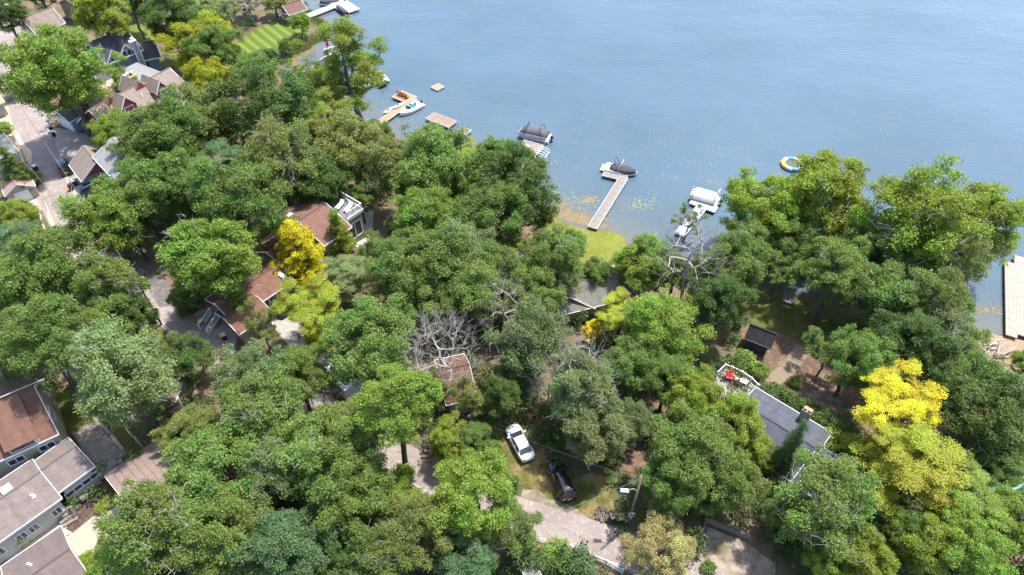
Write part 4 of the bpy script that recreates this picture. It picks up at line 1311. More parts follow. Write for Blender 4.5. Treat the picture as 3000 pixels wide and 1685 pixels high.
def railing(par, pts, hgt=1.0, step=0.13, name="railing", mat=TRIM):
    mb = MB(); mb2 = MB(); lo = []
    for a, b in zip(pts[:-1], pts[1:]):
        a = Vector(a); b = Vector(b); d = b - a; L = d.length; an = math.atan2(d.y, d.x)
        m_ = (a + b) / 2
        sl_ = -math.atan2(d.z, math.hypot(d.x, d.y))
        mb.box(m_ + Vector((0, 0, hgt)), (L, 0.09, 0.06), rz=an, ry=sl_)
        lo.append((m_ + Vector((0, 0, 0.12)), L, an, sl_))
        k = max(1, int(L / step))
        for i in range(k): mb2.box(a.lerp(b, (i + 0.5) / k) + Vector((0, 0, hgt / 2 + 0.05)), (0.04, 0.04, hgt - 0.12), rz=an)
    r_ = mb.build(name, mat, par)
    for c_, L_, an_, sl_ in lo: MB().box(c_, (L_, 0.05, 0.06), rz=an_, ry=sl_).build("bottom_rail", mat, r_)
    tag(mb2.build("balusters", mat, r_), kind="stuff")
    for p in pts:
        MB().box(Vector(p) + Vector((0, 0, hgt / 2 + 0.05)), (0.14, 0.14, hgt + 0.12)).build("rail_post", mat, r_)
    return r_
pts = [(x0 + 0.2, y1 + 0.1, 4.7), (x0 + 2.0, y1 + 0.1, 4.7), (x1 + 0.1, y1 + 0.1, 4.7), (x1 + 0.1, (y0 + y1) / 2, 4.7), (x1 + 0.1, y0 - 0.1, 4.7), ((x0 + x1) / 2, y0 - 0.1, 4.7), (x0 + 0.2, y0 - 0.1, 4.7)]
railing(st, pts, step=0.22)
# sliding glass door of the sunroom, facing the near side and the lake side
def glassdoor(par, M, w, hh, n=2):
    mb = MB(); t = 0.14
    mb.box((0, 0.05, hh + t / 2), (w + 2 * t, 0.1, t)).box((0, 0.05, 0.03), (w + 2 * t, 0.12, 0.06))
    for i in range(n + 1): mb.box((-w / 2 + w * i / n, 0.05, hh / 2 + 0.03), (t, 0.1, hh - 0.06))
    f = mb.build("sliding_door", TRIM, par); f.matrix_local = M
    for i in range(n): MB().box((-w / 2 + w * (i + 0.5) / n, 0.03, hh / 2), (w / n - 0.15, 0.03, hh - 0.12)).build("pane", glass("door_glass", (0.06, 0.075, 0.07)), f)
    return f
glassdoor(st, Matrix.Translation((x1 - 1.7, y0, 0.6)) @ Matrix.Rotation(math.pi, 4, 'Z'), 2.4, 2.5)
glassdoor(st, Matrix.Translation((x1, (y0 + y1) / 2, 0.6)) @ Matrix.Rotation(-math.pi / 2, 4, 'Z'), 3.2, 2.5)
h.window('S', h.L * 0.3, 2.6, 1.4, 1.4, 2)
SUNR = (h, x0, x1, y0, y1)
w = House("wing", None, None, 6.6, 3.3, 1.3, S_BEIGE, R_BRN, RA=(778, 738), RB=(868, 668), parent=h)
# lower wing along the road
h = House("lower_brown_house", "low beige building with brown roof, glass door and white stair", "house", 6.0, 2.9, 1.0, S_BEIGE, R_BRN, RA=(632, 893), RB=(815, 774))
LOW = h
w = House("wing", None, None, 5.4, 2.75, 0.8, S_BEIGE, R_BRN, RA=(658, 935), RB=(758, 872), parent=h)
glassdoor(h.o, Matrix.Translation((h.L * 0.08, -h.hy, 0.1)) @ Matrix.Rotation(math.pi, 4, 'Z'), 2.6, 2.2)
h.boxvent(h.L * 0.42, -1.6, (0.6, 1.2, 0.25), WHITE, "skylight"); h.vent(h.L * 0.36, -0.8, 0.12, 0.4, DKGREY)
h.window('W', 1.0, 1.5, 1.2, 1.2, 2)
# white stair beside it
sp = at(624, 955)
so = thing("entry_stair", "white railed wooden stair beside the low beige building", "stair", sp, h.rz + 0.1)
for i in range(6): MB().box((-1.2 + i * 0.36, 0, 0.1 + i * 0.2), (0.4, 1.4, 0.08)).build("tread", WOOD, so)
mb = MB()
for y in (-0.7, 0.7): mb.box((-0.3, y, 0.55), (2.5, 0.08, 0.22), ry=-0.507)
mb.build("stringer", TRIM, so)
for y in (-0.72, 0.72): railing(so, [(-1.3, y, 0.05), (0.8, y, 1.15)], step=0.16)
MB().box((1.6, 0, 1.2), (1.5, 1.5, 0.1)).build("landing", WOOD, so)
# houses whose roofs show through the canopy
House("canopy_brown_house", "brown roof showing under trees left of the roof deck", "house", 8.0, 3.4, 2.0, S_BEIGE, R_BRN, RA=(690, 548), RB=(800, 488))
House("canopy_lodge", "brown roofed lodge under oaks above the roof deck", "house", 7.5, 3.4, 1.8, S_BEIGE, R_DKBR, RA=(850, 560), RB=(940, 505))
h = House("lake_house", "olive grey roofed house by the lakeside lawn", "house", 0, 3.2, 2.2, S_BEIGE, R_OLV, A=(1640, 925), B=(1868, 868), R=(1740, 812))
w = House("wing", None, None, 7.0, 3.1, 1.7, S_BEIGE, R_OLV, RA=(1668, 870), RB=(1672, 840), parent=h)
h.vent(h.L * 0.2, -2, 0.1, 0.4)
h = House("slate_house", "house with slate grey roof and rough stone chimney above the steps", "house", 8.4, 3.4, 1.6, S_BEIGE, R_SLATE, A=(2437, 1268), B=(2215, 1135))
h.chimney(-h.L * 0.16, -h.hy + 0.5, 1.15, 0.9, 2.0, STONE, 2)
SLATE = h
w = House("wing", None, None, 6.0, 3.3, 1.2, S_BEIGE, R_SLATE, A=(2466, 1347), B=(2405, 1305), parent=h)
House("stone_cottage", "brown roofed cottage under the large dead tree", "house", 6.5, 3.2, 2.2, S_BEIGE, R_BRN, RA=(1285, 1085), RB=(1375, 1065))
House("tool_shed", "small tan roofed shed beside the purple tree", "shed", 4.0, 2.2, 1.1, S_TAN, R_TAN, RA=(468, 1108), RB=(532, 1118))
h = House("navy_shed", "navy shed with black gabled roof on the garden lawn", "shed", 0, 2.2, 1.4, S_NAVY, R_BLK, A=(2181, 992), B=(2258, 1022), R=(2200, 950), trim=BLACK)
h.door('S', 0.4, 1.4, 1.8, mk("navy_door", (0.04, 0.07, 0.11), rough=0.6), cols=2)
# bottom left
h = House("red_brown_house", "red brown roofed house with long shed dormer at left edge", "house", 0, 4.6, 3.6, S_CREAM, R_BRN, A=(-120, 1405), B=(171, 1272), R=(60, 1147))
zc = h.eave + h.rise
mb = MB().add([(h.L * 0.02, -4.2, zc - 4.2 * h.k - 0.3), (h.hx - 1.2, -4.2, zc - 4.2 * h.k - 0.3), (h.hx - 1.2, -4.2, zc - 4.2 * h.k + 1.0), (h.L * 0.02, -4.2, zc - 4.2 * h.k + 1.0),
               (h.L * 0.02, -0.3, zc - 0.4), (h.hx - 1.2, -0.3, zc - 0.4)], [(0, 1, 2, 3), (0, 3, 4), (1, 5, 2), (3, 2, 5, 4), (0, 4, 5, 1)])
d = h.part(mb, "shed_dormer", S_WHITE)
slab_uv("dormer_roof", [[(h.L * 0.02 - 0.2, -4.6, zc - 4.2 * h.k + 1.02), (h.hx - 1.0, -4.6, zc - 4.2 * h.k + 1.02), (h.hx - 1.0, -0.2, zc + 0.1), (h.L * 0.02 - 0.2, -0.2, zc + 0.1)]], 0.1, R_BRN, d)
for xx in (0.28, 0.62):
    MB().box((h.L * 0.02 + (h.hx - 1.2 - h.L * 0.02) * xx, -4.23, zc - 4.2 * h.k + 0.5), (1.2, 0.05, 0.6)).build("dormer_window", GLASS, d)
h.window('S', h.L * 0.32, 3.2, 1.6, 1.0, 2); h.window('S', 0.0, 3.2, 1.6, 1.0, 2); h.window('E', 0, 3.4, 1.4, 1.4, 2)
h.vent(h.L * 0.28, -1.0, 0.12, 0.4, WHITE)
h = House("tan_pink_house", "long house with tan pink shingle roof beside the paver terrace", "house", 6.6, 3.3, 1.3, S_WHITE, R_PINK, A=(-120, 1672), B=(181, 1459))
for u, z in ((0.38, 1.7), (0.14, 1.7), (0.02, 1.7), (-0.2, 1.7)): h.window('S', h.L * u, z - 0.1, 1.0, 1.1, 2)
h.boxvent(h.L * 0.18, 0.5, (0.9, 0.9, 0.5), WHITE, "skylight"); h.vent(h.L * 0.32, -1.6, 0.15, 0.35, WHITE)
TP = h
w = House("wing", None, None, 5.4, 3.3, 1.2, S_WHITE, R_PINK, A=(168, 1446), B=(277, 1366), parent=h)
w.window('S', -w.L * 0.2, 1.7, 1.8, 0.8, 2); w.window('S', w.L * 0.25, 1.7, 1.8, 0.8, 2)
h = House("mauve_garage", "mauve brown roofed garage at bottom left beside the cream driveway", "garage", 8.6, 2.8, 1.9, S_WHITE, R_MAUVE, RA=(20, 1735), RB=(205, 1606))
h.vent(-h.L * 0.1, 1.5, 0.12, 0.4, WHITE)
# brown standing-seam metal roof: each sheet a piece
BMET = mk("brown_roof_metal", (0.20, 0.145, 0.12), (0.17, 0.122, 0.10), scale=0.8, rough=0.75, metal=0.0, blotch=0.15)
h = House("metal_roof_garage", "garage with brown standing seam metal roof beside the cream driveway", "garage", 9.0, 2.8, 1.6, S_TAN, BMET, RA=(352, 1453), RB=(520, 1330))
n_ = int(h.L / 0.62); pw = h.L / n_
an = math.atan2(h.rise, h.W / 2); ln = math.hypot(h.rise, h.W / 2)
for sy in (-1, 1):
    src = None
    for i in range(n_):
        if src is None:
            mb = MB().box((0, 0, 0.02), (pw * 0.96, ln, 0.03)).box((pw * 0.48, 0, 0.05), (0.045, ln, 0.09))
            o = mb.build("roof_panel", BMET, h.roof); src = o
        else:
            o = src.copy(); COL.objects.link(o)
        o.location = (-h.L / 2 + pw * (i + 0.5), sy * h.W / 4, h.eave + h.rise / 2 + 0.012); o.rotation_euler = (-sy * an, 0, 0)
h = House("teal_roof_house", "house with teal metal roof at the right edge", "house", 0, 3.2, 2.2, S_TAN, R_TEAL, A=(2890, 1640), B=(3120, 1500), R=(2960, 1440))
House("far_grey_house", "grey roofed house cut off by the top edge", "house", 8, 3.2, 2.0, S_TAN, R_GREY, RA=(345, -18), RB=(420, -40))
House("far_brown_house", "brown roofed house among trees at the top edge", "house", 8, 3.2, 2.0, S_TAN, R_TAN, RA=(190, -6), RB=(240, -28))
House("small_grey_shed", "small grey roofed shed at the bottom edge beside the picket fence", "shed", 3.4, 2.2, 1.0, S_WHITE, R_OLV, RA=(1545, 1700), RB=(1585, 1682))

# ------------------------------------------------------------------ docks
SKIN = mk("skin", (0.48, 0.29, 0.21), (0.42, 0.25, 0.18), rough=0.6)
def frame2(pa, pb):
    d = pb - pa; d.z = 0
    return (pa + pb) / 2, d.length, math.atan2(d.y, d.x)

def dock(name, label, runs, mat, z=0.6, pipe=WHITE, posts=True, pan=1.55, cat="dock", group=None, side=None, high=0.9):
    """runs: (px start, px end, width); each laid as separate deck panels on a frame with pipe legs"""
    pa, pb = atz(*runs[0][0], z), atz(*runs[0][1], z)
    c, _, rz = frame2(pa, pb)
    o = thing(name, label, cat, (c.x, c.y, 0), rz, group)
    MI = (Matrix.Translation((c.x, c.y, 0)) @ Matrix.Rotation(rz, 4, 'Z')).inverted()
    for k, (a, b, w) in enumerate(runs):
        qa, qb = atz(*a, z), atz(*b, z)
        m_, L, an = frame2(qa, qb)
        m2 = MI @ Vector((m_.x, m_.y, z - 0.008 * k)); an -= rz
        n = max(1, round(L / pan)); pl = L / n
        ux = Vector((math.cos(an), math.sin(an), 0)); uy = Vector((-ux.y, ux.x, 0))
        src = None
        for i in range(n):
            if src is None:
                mb = MB()
                nb = 4
                for q in range(nb):
                    mb.box((0, (q - (nb - 1) / 2) * w / nb, -0.03), (pl - 0.03, w / nb - 0.02, 0.05))
                src = p = mb.build("deck_panel", mat, o)
            else:
                p = src.copy(); COL.objects.link(p)
            p.location = m2 + ux * (-L / 2 + pl * (i + 0.5)) + Vector((0, 0, rnd.uniform(-0.01, 0.01))); p.rotation_euler.z = an
        mb = MB()
        for s_ in (-1, 1):
            mb.box(m2 + uy * s_ * (w / 2 + 0.02) + Vector((0, 0, -0.11)), (L, 0.05, 0.2), rz=an)
            mb.box(m2 + ux * s_ * (L / 2 + 0.02) + Vector((0, 0, -0.114)), (0.05, w, 0.2), rz=an)
        mb.build("dock_frame", side or ALU, o)
        if posts:
            np_ = max(1, int(L / 3.2))
            for i in range(np_ + 1):
                for s_ in (-1, 1):
                    q = m2 + ux * (-L / 2 + L * i / np_) + uy * s_ * (w / 2 + 0.09)
                    hi = high * rnd.uniform(0.15, 1.0) if i in (0, np_) else rnd.uniform(0.05, 0.25)
                    MB().tube([(q.x, q.y, -1.4), (q.x, q.y, z + hi)], 0.035, 6).build("dock_post", pipe, o)
    return o

WHITEDECK = mk("white_composite_deck", (0.45, 0.455, 0.465), (0.40, 0.405, 0.415), scale=1.5, rough=0.6, blotch=0.06)
PALEDECK = mk("pale_tan_float", (0.30, 0.26, 0.205), (0.235, 0.20, 0.158), scale=1.5, rough=0.7, blotch=0.1)
dock("white_dock", "long white dock with wide end platform by the boathouse", [((903, 46), (985, 14), 2.0), ((984, 2), (1032, 33), 4.2)], WHITEDECK)
dock("tan_dock", "weathered dock passing the black covered boat near red umbrella", [((850, 234), (985, 153), 1.7)], PALEDECK)
dock("swim_platform", "small white platform carrying a closed red umbrella", [((958, 152), (990, 139), 3.0)], WHITEDECK, posts=False)
dock("wide_white_dock", "broad white dock behind the tall cottonwood", [((1022, 249), (1128, 220), 4.8)], WHITEDECK, posts=False)
dock("tan_l_dock", "tan L shaped dock beside the white speedboat", [((1108, 361), (1214, 289), 1.5), ((1163, 274), (1208, 293), 2.9)], TANWOOD)
dock("swim_raft", "small tan swim raft floating alone on open water", [((1271, 260), (1293, 249), 1.9)], TANWOOD, z=0.35, posts=False, cat="raft")
dock("brown_platform", "brown decked platform with three white corner posts", [((1259, 338), (1327, 364), 2.6)], BRNWOOD)
dock("brown_dock", "narrow brown dock end between platform and black pontoon boat", [((1325, 416), (1373, 378), 1.4)], BRNWOOD)
dock("grey_t_dock", "weathered grey T dock beside the black covered pontoon boat", [((1497, 512), (1576, 428), 2.0), ((1530, 416), (1588, 432), 1.7)], WOOD)
dock("long_grey_dock", "long grey dock ending beside the runabout with black cover", [((1736, 666), (1828, 519), 1.5), ((1768, 506), (1836, 522), 1.6)], WOOD, posts=False)
dock("white_t_dock", "white T shaped dock beside the white covered pontoon boat", [((1992, 686), (2060, 602), 1.6), ((2025, 587), (2098, 614), 1.5)], WHITEDECK, posts=False)
dock("pale_float_pier", "pale floating pier strip at right edge, nearer the trees", [((2964, 985), (2959, 768), 1.35)], PALEDECK, posts=False, cat="pier", side=TIMBER)
dock("pale_wide_pier", "wider pale pier cut by the right edge with curved end", [((3001, 985), (2992, 752), 1.85)], PALEDECK, posts=False, cat="pier", side=TIMBER)
dock("hidden_pale_dock", "pale dock seen between crowns right of the lakeside trees", [((2488, 830), (2492, 645), 1.7)], PALEDECK, posts=False)

# ------------------------------------------------------------------ boats
COVER_BLK = mk("black_canvas", (0.045, 0.044, 0.05), (0.03, 0.03, 0.034), scale=2, rough=0.85, bump=0.35, bscale=2.5)
COVER_GRY = mk("charcoal_canvas", (0.085, 0.082, 0.09), (0.06, 0.058, 0.065), scale=1.6, rough=0.85, bump=0.4, bscale=2.0)
COVER_WHT = mk("white_canvas", (0.72, 0.68, 0.63), (0.62, 0.58, 0.53), scale=1.6, rough=0.8, bump=0.3, bscale=2.0)
COVER_TAN = mk("tan_canvas", (0.66, 0.53, 0.40), (0.56, 0.44, 0.33), scale=1.6, rough=0.8, bump=0.3, bscale=2.0)
GEL = mk("white_gelcoat", (0.80, 0.80, 0.80), (0.74, 0.74, 0.74), scale=1, rough=0.25)
BLUEV = mk("turquoise_vinyl", (0.06, 0.36, 0.50), (0.05, 0.28, 0.42), scale=3, rough=0.6)

def boat_at(name, label, bow, stern, zc=0.6, group=None, cat="boat", z=0.0):
    pa, pb = atz(*stern, zc), atz(*bow, zc)
    c, L, rz = frame2(pa, pb)
    print("BOAT", name, round(L, 1))
    return thing(name, label, cat, (c.x, c.y, z), rz, group), L

def dome(mb, L, w, z0, h, sharp=2.4, n=13, m=9, bowtaper=0.0):
    """canvas cover: rounded ridge over a rectangle"""
    rings = []
    for i in range(n):
        t = -1 + 2 * i / (n - 1)
        e = (1 - abs(t) ** (sharp * 2)) ** 0.5 if abs(t) < 1 else 0.0
        ww = w * (0.62 + 0.38 * e) * (1 - bowtaper * max(0, t) ** 2)
        hh = h * (0.12 + 0.88 * e)
        ring = []
        for j in range(m):
            a = -1 + 2 * j / (m - 1)
            ring.append((t * L / 2, a * ww / 2, z0 + hh * (1 - abs(a) ** 3.4) ** 0.8 + 0.03 * math.sin(i * 2.1 + j)))
        ring.append((t * L / 2, ww / 2, z0 - 0.25)); ring.append((t * L / 2, -ww / 2, z0 - 0.25))
        rings.append(ring)
    mb.loft(rings)
    return mb

def arch(mb, x, w, z0, h, lean, r=0.05):
    pts = []
    for i in range(11):
        a = math.pi * i / 10
        pts.append((x + lean * math.sin(a), -math.cos(a) * w / 2, z0 + h * math.sin(a) ** 0.7))
    mb.tube(pts, r, 6)

def outboard(o, x, z):
    mb = MB()
    mb.box((x - 0.25, 0, z + 0.55), (0.6, 0.42, 0.5), taper=0.75).box((x - 0.2, 0, z), (0.28, 0.16, 0.9)).box((x - 0.35, 0, z - 0.35), (0.5, 0.12, 0.14))
    return mb.build("outboard_motor", BLACK, o, bevel=0.05)

def pontoon(name, label, bow, stern, cover, w=2.6, arches=((-0.28, 0.55), (0.30, -0.6)), archmat=BLACK, trim=ALU, ch=0.72):
    o, L = boat_at(name, label, bow, stern)
    for y in (-0.85, 0.85):
        pts = [(-L / 2, y, 0.18), (L / 2 - 1.0, y, 0.18), (L / 2 - 0.45, y, 0.24), (L / 2 - 0.1, y, 0.36)]
        MB().tube(pts, [0.33, 0.33, 0.24, 0.06], 12).build("pontoon_tube", trim, o, smooth=True)
    MB().box((0, 0, 0.6), (L * 0.97, w, 0.12)).build("deck", mk("boat_deck", (0.50, 0.46, 0.42), (0.42, 0.39, 0.35), rough=0.8), o, bevel=0.03)
    mb = MB()
    for s_ in (-1, 1):
        mb.box((0.1, s_ * (w / 2 - 0.06), 0.98), (L * 0.86, 0.05, 0.62))
        mb.tube([(-L * 0.46, s_ * (w / 2 - 0.04), 1.32), (L * 0.46, s_ * (w / 2 - 0.04), 1.32)], 0.03, 6)
        mb.tube([(-L * 0.46, s_ * (w / 2), 0.66), (L * 0.47, s_ * (w / 2), 0.66)], 0.05, 6)
    mb.box((L * 0.46, 0, 0.98), (0.05, w * 0.8, 0.55))
    mb.build("side_rail", trim, o)
    dome(MB(), L * 0.84, w * 0.96, 1.25, ch).build("boat_cover", cover, o, smooth=True)
    for t, lean in arches:
        mb = MB(); arch(mb, t * L, w * 0.95, 1.0, 2.0, lean, 0.06); mb.build("tow_arch", archmat, o, smooth=True)
    outboard(o, -L / 2 - 0.05, 0.4)
    MB().tube([(-L / 2 + 0.1, 0.9, 0.66), (-L / 2 - 0.25, 0.9, 0.9), (-L / 2 - 0.25, 0.4, 0.9), (-L / 2 + 0.1, 0.4, 0.66)], 0.03, 6).build("boarding_ladder", trim, o)
    return o

def hull_rings(L, w, h, bowpow=0.75):
    rings = []
    for i in range(15):
        t = i / 14
        hw = w / 2 * (1 - max(0, (t - 0.45) / 0.55) ** (1 / bowpow * 1.6)) if t < 1 else 0.02
        hw = max(hw, 0.03) * (0.93 if i == 0 else 1)
        rise = 0.22 * max(0, t - 0.5) ** 1.5
        x = -L / 2 + L * t
        keel = -0.25 + 0.35 * max(0, (t - 0.6) / 0.4) ** 2
        rings.append([(x, 0, keel), (x, -hw * 0.78, keel + 0.22), (x, -hw * 1.0, h * 0.8 + rise), (x, -hw * 0.93, h + rise), (x, 0, h + rise + 0.05), (x, hw * 0.93, h + rise), (x, hw * 1.0, h * 0.8 + rise), (x, hw * 0.78, keel + 0.22)])
    return rings

def runabout(name, label, bow, stern, cover=None, w=2.3, tower=False, hullmat=GEL, group=None, covl=0.8):
    o, L = boat_at(name, label, bow, stern, group=group)
    MB().loft(hull_rings(L, w, 0.85)).build("hull", hullmat, o, smooth=True)
    MB().box((-L / 2 - 0.3, 0, 0.42), (0.7, w * 0.8, 0.09)).build("swim_platform", hullmat, o, bevel=0.03)
    if cover:
        x0 = L * 0.06
        mb = MB(); dome(mb, L * covl, w * 0.93, 0.95, 0.36, bowtaper=0.7)
        c = mb.build("boat_cover", cover, o, smooth=True); c.location.x = x0
    else:
        MB().box((-L * 0.12, 0, 0.93), (L * 0.40, w * 0.62, 0.10)).build("cockpit", mk("cockpit_liner", (0.5, 0.52, 0.53), (0.36, 0.4, 0.42), rough=0.6), o)
        for x, y in ((-L * 0.05, 0.35), (-L * 0.05, -0.35), (-L * 0.24, 0), (-L * 0.16, 0.3)):
            MB().box((x, y, 1.05), (0.55, 0.6, 0.24)).box((x - 0.25, y, 1.24), (0.12, 0.6, 0.4)).build("seat", BLUEV, o, bevel=0.04)
        mb = MB()
        mb.add([(L * 0.10, -w * 0.34, 0.92), (L * 0.16, 0, 0.95), (L * 0.10, w * 0.34, 0.92), (L * 0.04, w * 0.30, 1.3), (L * 0.09, 0, 1.35), (L * 0.04, -w * 0.30, 1.3)], [(0, 1, 4, 5), (1, 2, 3, 4)])
        mb.build("windshield", GLASS, o)
    if tower:
        mb = MB(); arch(mb, -L * 0.06, w * 0.92, 0.9, 1.7, 0.5, 0.045); mb.build("tower_arch", WHITE, o, smooth=True)
        mb = MB(); arch(mb, -L * 0.10, w * 0.90, 0.9, 1.9, -0.7, 0.05); mb.build("tow_arch", BLACK, o, smooth=True)
    else:
        outboard(o, -L / 2 - 0.1, 0.35)
    return o

runabout("covered_motorboat", "black covered boat on a lift at the top edge", (934, 10), (1006, 2), COVER_BLK, w=2.4)
runabout("covered_jet_ski", "small charcoal covered jet ski beside the top white dock", (987, 20), (1015, 40), COVER_GRY, w=1.3, hullmat=BLACK, covl=0.9)
runabout("shrouded_boat", "black shrouded boat beside the dock near red umbrella", (924, 202), (979, 168), COVER_BLK, w=2.4, hullmat=BLACK, covl=0.95)
runabout("speedboat", "white open speedboat with turquoise seats beside the tan dock", (1171, 335), (1230, 304), None, w=2.2)
pontoon("black_pontoon_boat", "pontoon boat under charcoal cover with two black tow arches", (1522, 386), (1612, 406), COVER_GRY)
pontoon("tan_pontoon_boat", "tan covered pontoon boat half hidden left of grey T dock", (1500, 437), (1554, 449), COVER_TAN, arches=(), ch=0.4)
runabout("covered_runabout", "white runabout with black cover and tower at long grey dock", (1866, 508), (1773, 489), COVER_BLK, tower=True, covl=0.82)
pontoon("white_pontoon_boat", "pontoon boat under white cover beside the white T dock", (2022, 568), (2106, 592), COVER_WHT, arches=((-0.33, -0.5),), archmat=ALU, ch=0.5)
runabout("dark_dinghy", "small dark dinghy moored at the broad white dock", (1110, 252), (1126, 244), COVER_BLK, w=1.0, hullmat=BLACK, covl=0.7)

def canoe(name, label, a, b, mat, w=0.75, zc=0.3, z=0.0, on_ground=False, cat="canoe"):
    if on_ground: pa, pb = at(*a, 0.2), at(*b, 0.2)
    else: pa, pb = atz(*a, zc), atz(*b, zc)
    c, L, rz = frame2(pa, pb)
    o = thing(name, label, cat, (c.x, c.y, ground(c.x, c.y) + 0.05 if on_ground else z), rz)
    rings = []
    for i in range(13):
        t = -1 + 2 * i / 12
        hw = max(0.02, w / 2 * (1 - abs(t) ** 2.2)); k = 0.12 * abs(t) ** 3
        x = t * L / 2
        rings.append([(x, 0, k), (x, -hw * 0.8, 0.08 + k), (x, -hw, 0.30 + k), (x, 0, 0.36 + k), (x, hw, 0.30 + k), (x, hw * 0.8, 0.08 + k)])
    MB().loft(rings).build("hull", mat, o, smooth=True)
    MB().box((0, 0, 0.355), (L * 0.28, w * 0.5, 0.05)).build("cockpit", BLACK, o, bevel=0.02)
    MB().box((L * 0.1, 0, 0.40), (0.1, w * 0.5, 0.06)).build("seat_brace", WOOD, o)
    return o
TEAL = mk("teal_plastic", (0.03, 0.22, 0.30), (0.025, 0.17, 0.24), rough=0.4)
canoe("teal_canoe", "teal canoe lying on the grass bank by dark shrubs", (811, 172), (841, 157), TEAL, on_ground=True)
canoe("red_kayak", "red kayak on the ground among trees left of the dark maple", (676, 252), (700, 247), mk("red_plastic", (0.55, 0.05, 0.03), (0.45, 0.04, 0.03), rough=0.4), on_ground=True, cat="kayak")
canoe("paddleboard", "white board lying along the middle of the tan dock", (1150, 319), (1182, 303), GEL, w=0.8, zc=0.75, z=0.60, cat="paddleboard")
canoe("moored_paddleboard", "white board floating beside the shore end of tan dock", (1124, 333), (1150, 316), GEL, w=0.9, zc=0.2, z=0.0, cat="paddleboard")
# kayaks racked on the boathouse gable
for z_, m_, lab in ((2.0, GEL, "white kayak on the top rack of the boathouse wall"), (1.4, mk("orange_plastic", (0.75, 0.22, 0.02), (0.6, 0.05, 0.03), scale=0.5, rough=0.4), "red and orange kayak on the middle rack of boathouse wall"), (0.75, GEL, "white kayak on the bottom rack of the boathouse wall")):
    o = canoe("racked_kayak", lab, (822, 40), (842, 52), m_, w=0.7, cat="kayak")
    M = Matrix.Translation(BOATH.c) @ Matrix.Rotation(BOATH.rz, 4, 'Z') @ Matrix.Translation((-BOATH.hx - 0.45, 0, z_)) @ Matrix.Rotation(math.pi / 2, 4, 'Z')
    o.matrix_world = M; o.scale = (0.95, 1, 1)

# canopy lift frame at the T dock
pa, pb = atz(1590, 449, 1.4), atz(1562, 484, 1.4)
c, L, rz = frame2(pa, pb)
o = thing("boat_lift_frame", "white arched boat lift frame without canvas at grey T dock", "boat lift", (c.x, c.y, 0), rz)
for i in range(7):
    mb = MB(); arch(mb, -L / 2 + L * i / 6, 2.6, 2.1, 0.55, 0, 0.05); mb.build("canopy_rib", WHITE, o, smooth=True)
mb = MB()
for y, z in ((-1.3, 2.1), (1.3, 2.1), (0, 2.65)): mb.tube([(-L / 2, y, z), (L / 2, y, z)], 0.05, 6)
mb.build("canopy_rail", WHITE, o)
for x in (-1, 1):
    for y in (-1.3, 1.3): MB().tube([(x * L / 2, y, -1.4), (x * L / 2, y, 2.1)], 0.06, 6).build("lift_leg", ALU, o)
mb = MB()
for y in (-0.8, 0.8): mb.box((0, y, 0.3), (L * 0.9, 0.16, 0.12))
mb.build("bunk", ALU, o)

# water trampoline
c = atz(2322, 482, 0.3)
o = thing("water_trampoline", "round yellow and blue water trampoline half behind the cottonwood", "trampoline", (c.x, c.y, 0))
YEL = mk("yellow_vinyl", (0.85, 0.55, 0.03), (0.75, 0.45, 0.03), rough=0.4); BLU = mk("blue_vinyl", (0.05, 0.22, 0.65), (0.04, 0.17, 0.55), rough=0.4); LBL = mk("pale_blue_vinyl", (0.45, 0.62, 0.80), (0.4, 0.55, 0.72), rough=0.4)
for i in range(10):
    a0 = 2 * math.pi * i / 10; pts = [(1.65 * math.cos(a0 + k * 0.157), 1.65 * math.sin(a0 + k * 0.157), 0.36) for k in range(5)]
    MB().tube(pts, [0.36, 0.38, 0.38, 0.38, 0.36], 12).build("tube_section", (YEL, LBL, BLU, LBL, YEL)[i % 5], o, smooth=True)
MB().lathe([(0.0, 0.40), (1.35, 0.40), (1.35, 0.43), (0.0, 0.43)], n=24).build("jump_mat", COVER_GRY, o)

# closed red umbrella and flag on the little platform
c = atz(963, 148, 0.6)
o = thing("closed_umbrella", "closed red patio umbrella on the small white platform", "umbrella", (c.x, c.y, 0.6))
MB().tube([(0, 0, 0), (0, 0, 3.1)], 0.03, 6).build("pole", WHITE, o)
MB().lathe([(0.30, 1.0), (0.32, 1.2), (0.20, 2.2), (0.09, 2.9), (0.02, 3.05)], n=9).build("canopy", mk("red_canvas", (0.55, 0.02, 0.03), (0.42, 0.015, 0.02), rough=0.8), o)
MB().lathe([(0.3, 0), (0.3, 0.1), (0.05, 0.14)], n=12).build("base", DKGREY, o)
c = atz(976, 140, 0.6)
o = thing("flag_pole", "small striped flag on a pole beside the red umbrella", "flag", (c.x, c.y, 0.6), 0.6)
MB().tube([(0, 0, 0), (0, 0, 4.2)], 0.03, 6).build("pole", WHITE, o)
fl = None
RED_ = mk("flag_red", (0.5, 0.02, 0.04), rough=0.8); FW = mk("flag_white", (0.75, 0.75, 0.75), rough=0.8); NAV = mk("flag_blue", (0.03, 0.05, 0.2), rough=0.8)
fl = MB().box((0, 0, 0), (0.01, 0.01, 0.01)).build("flag", FW, o)
for i in range(7):
    mb = MB(); zz = 4.0 - 0.11 * i
    vs = []; n_ = 8
    for k in range(n_ + 1):
        x = 0.05 + 1.3 * k / n_; y = 0.10 * math.sin(k * 1.1); d = -0.5 * (k / n_) ** 1.3
        vs += [(x, y, zz + d), (x, y, zz - 0.11 + d)]
    mb.add(vs, [(2 * k, 2 * k + 1, 2 * k + 3, 2 * k + 2) for k in range(n_)])
    mb.build("stripe", RED_ if i % 2 == 0 else FW, fl)
mb = MB(); vs = []
for k in range(4):
    x = 0.04 + 0.5 * k / 3; y = 0.10 * math.sin(k * 0.42) - 0.012; d = -0.5 * (k / 8) ** 1.3
    vs += [(x, y, 4.005 + d), (x, y, 3.62 + d)]
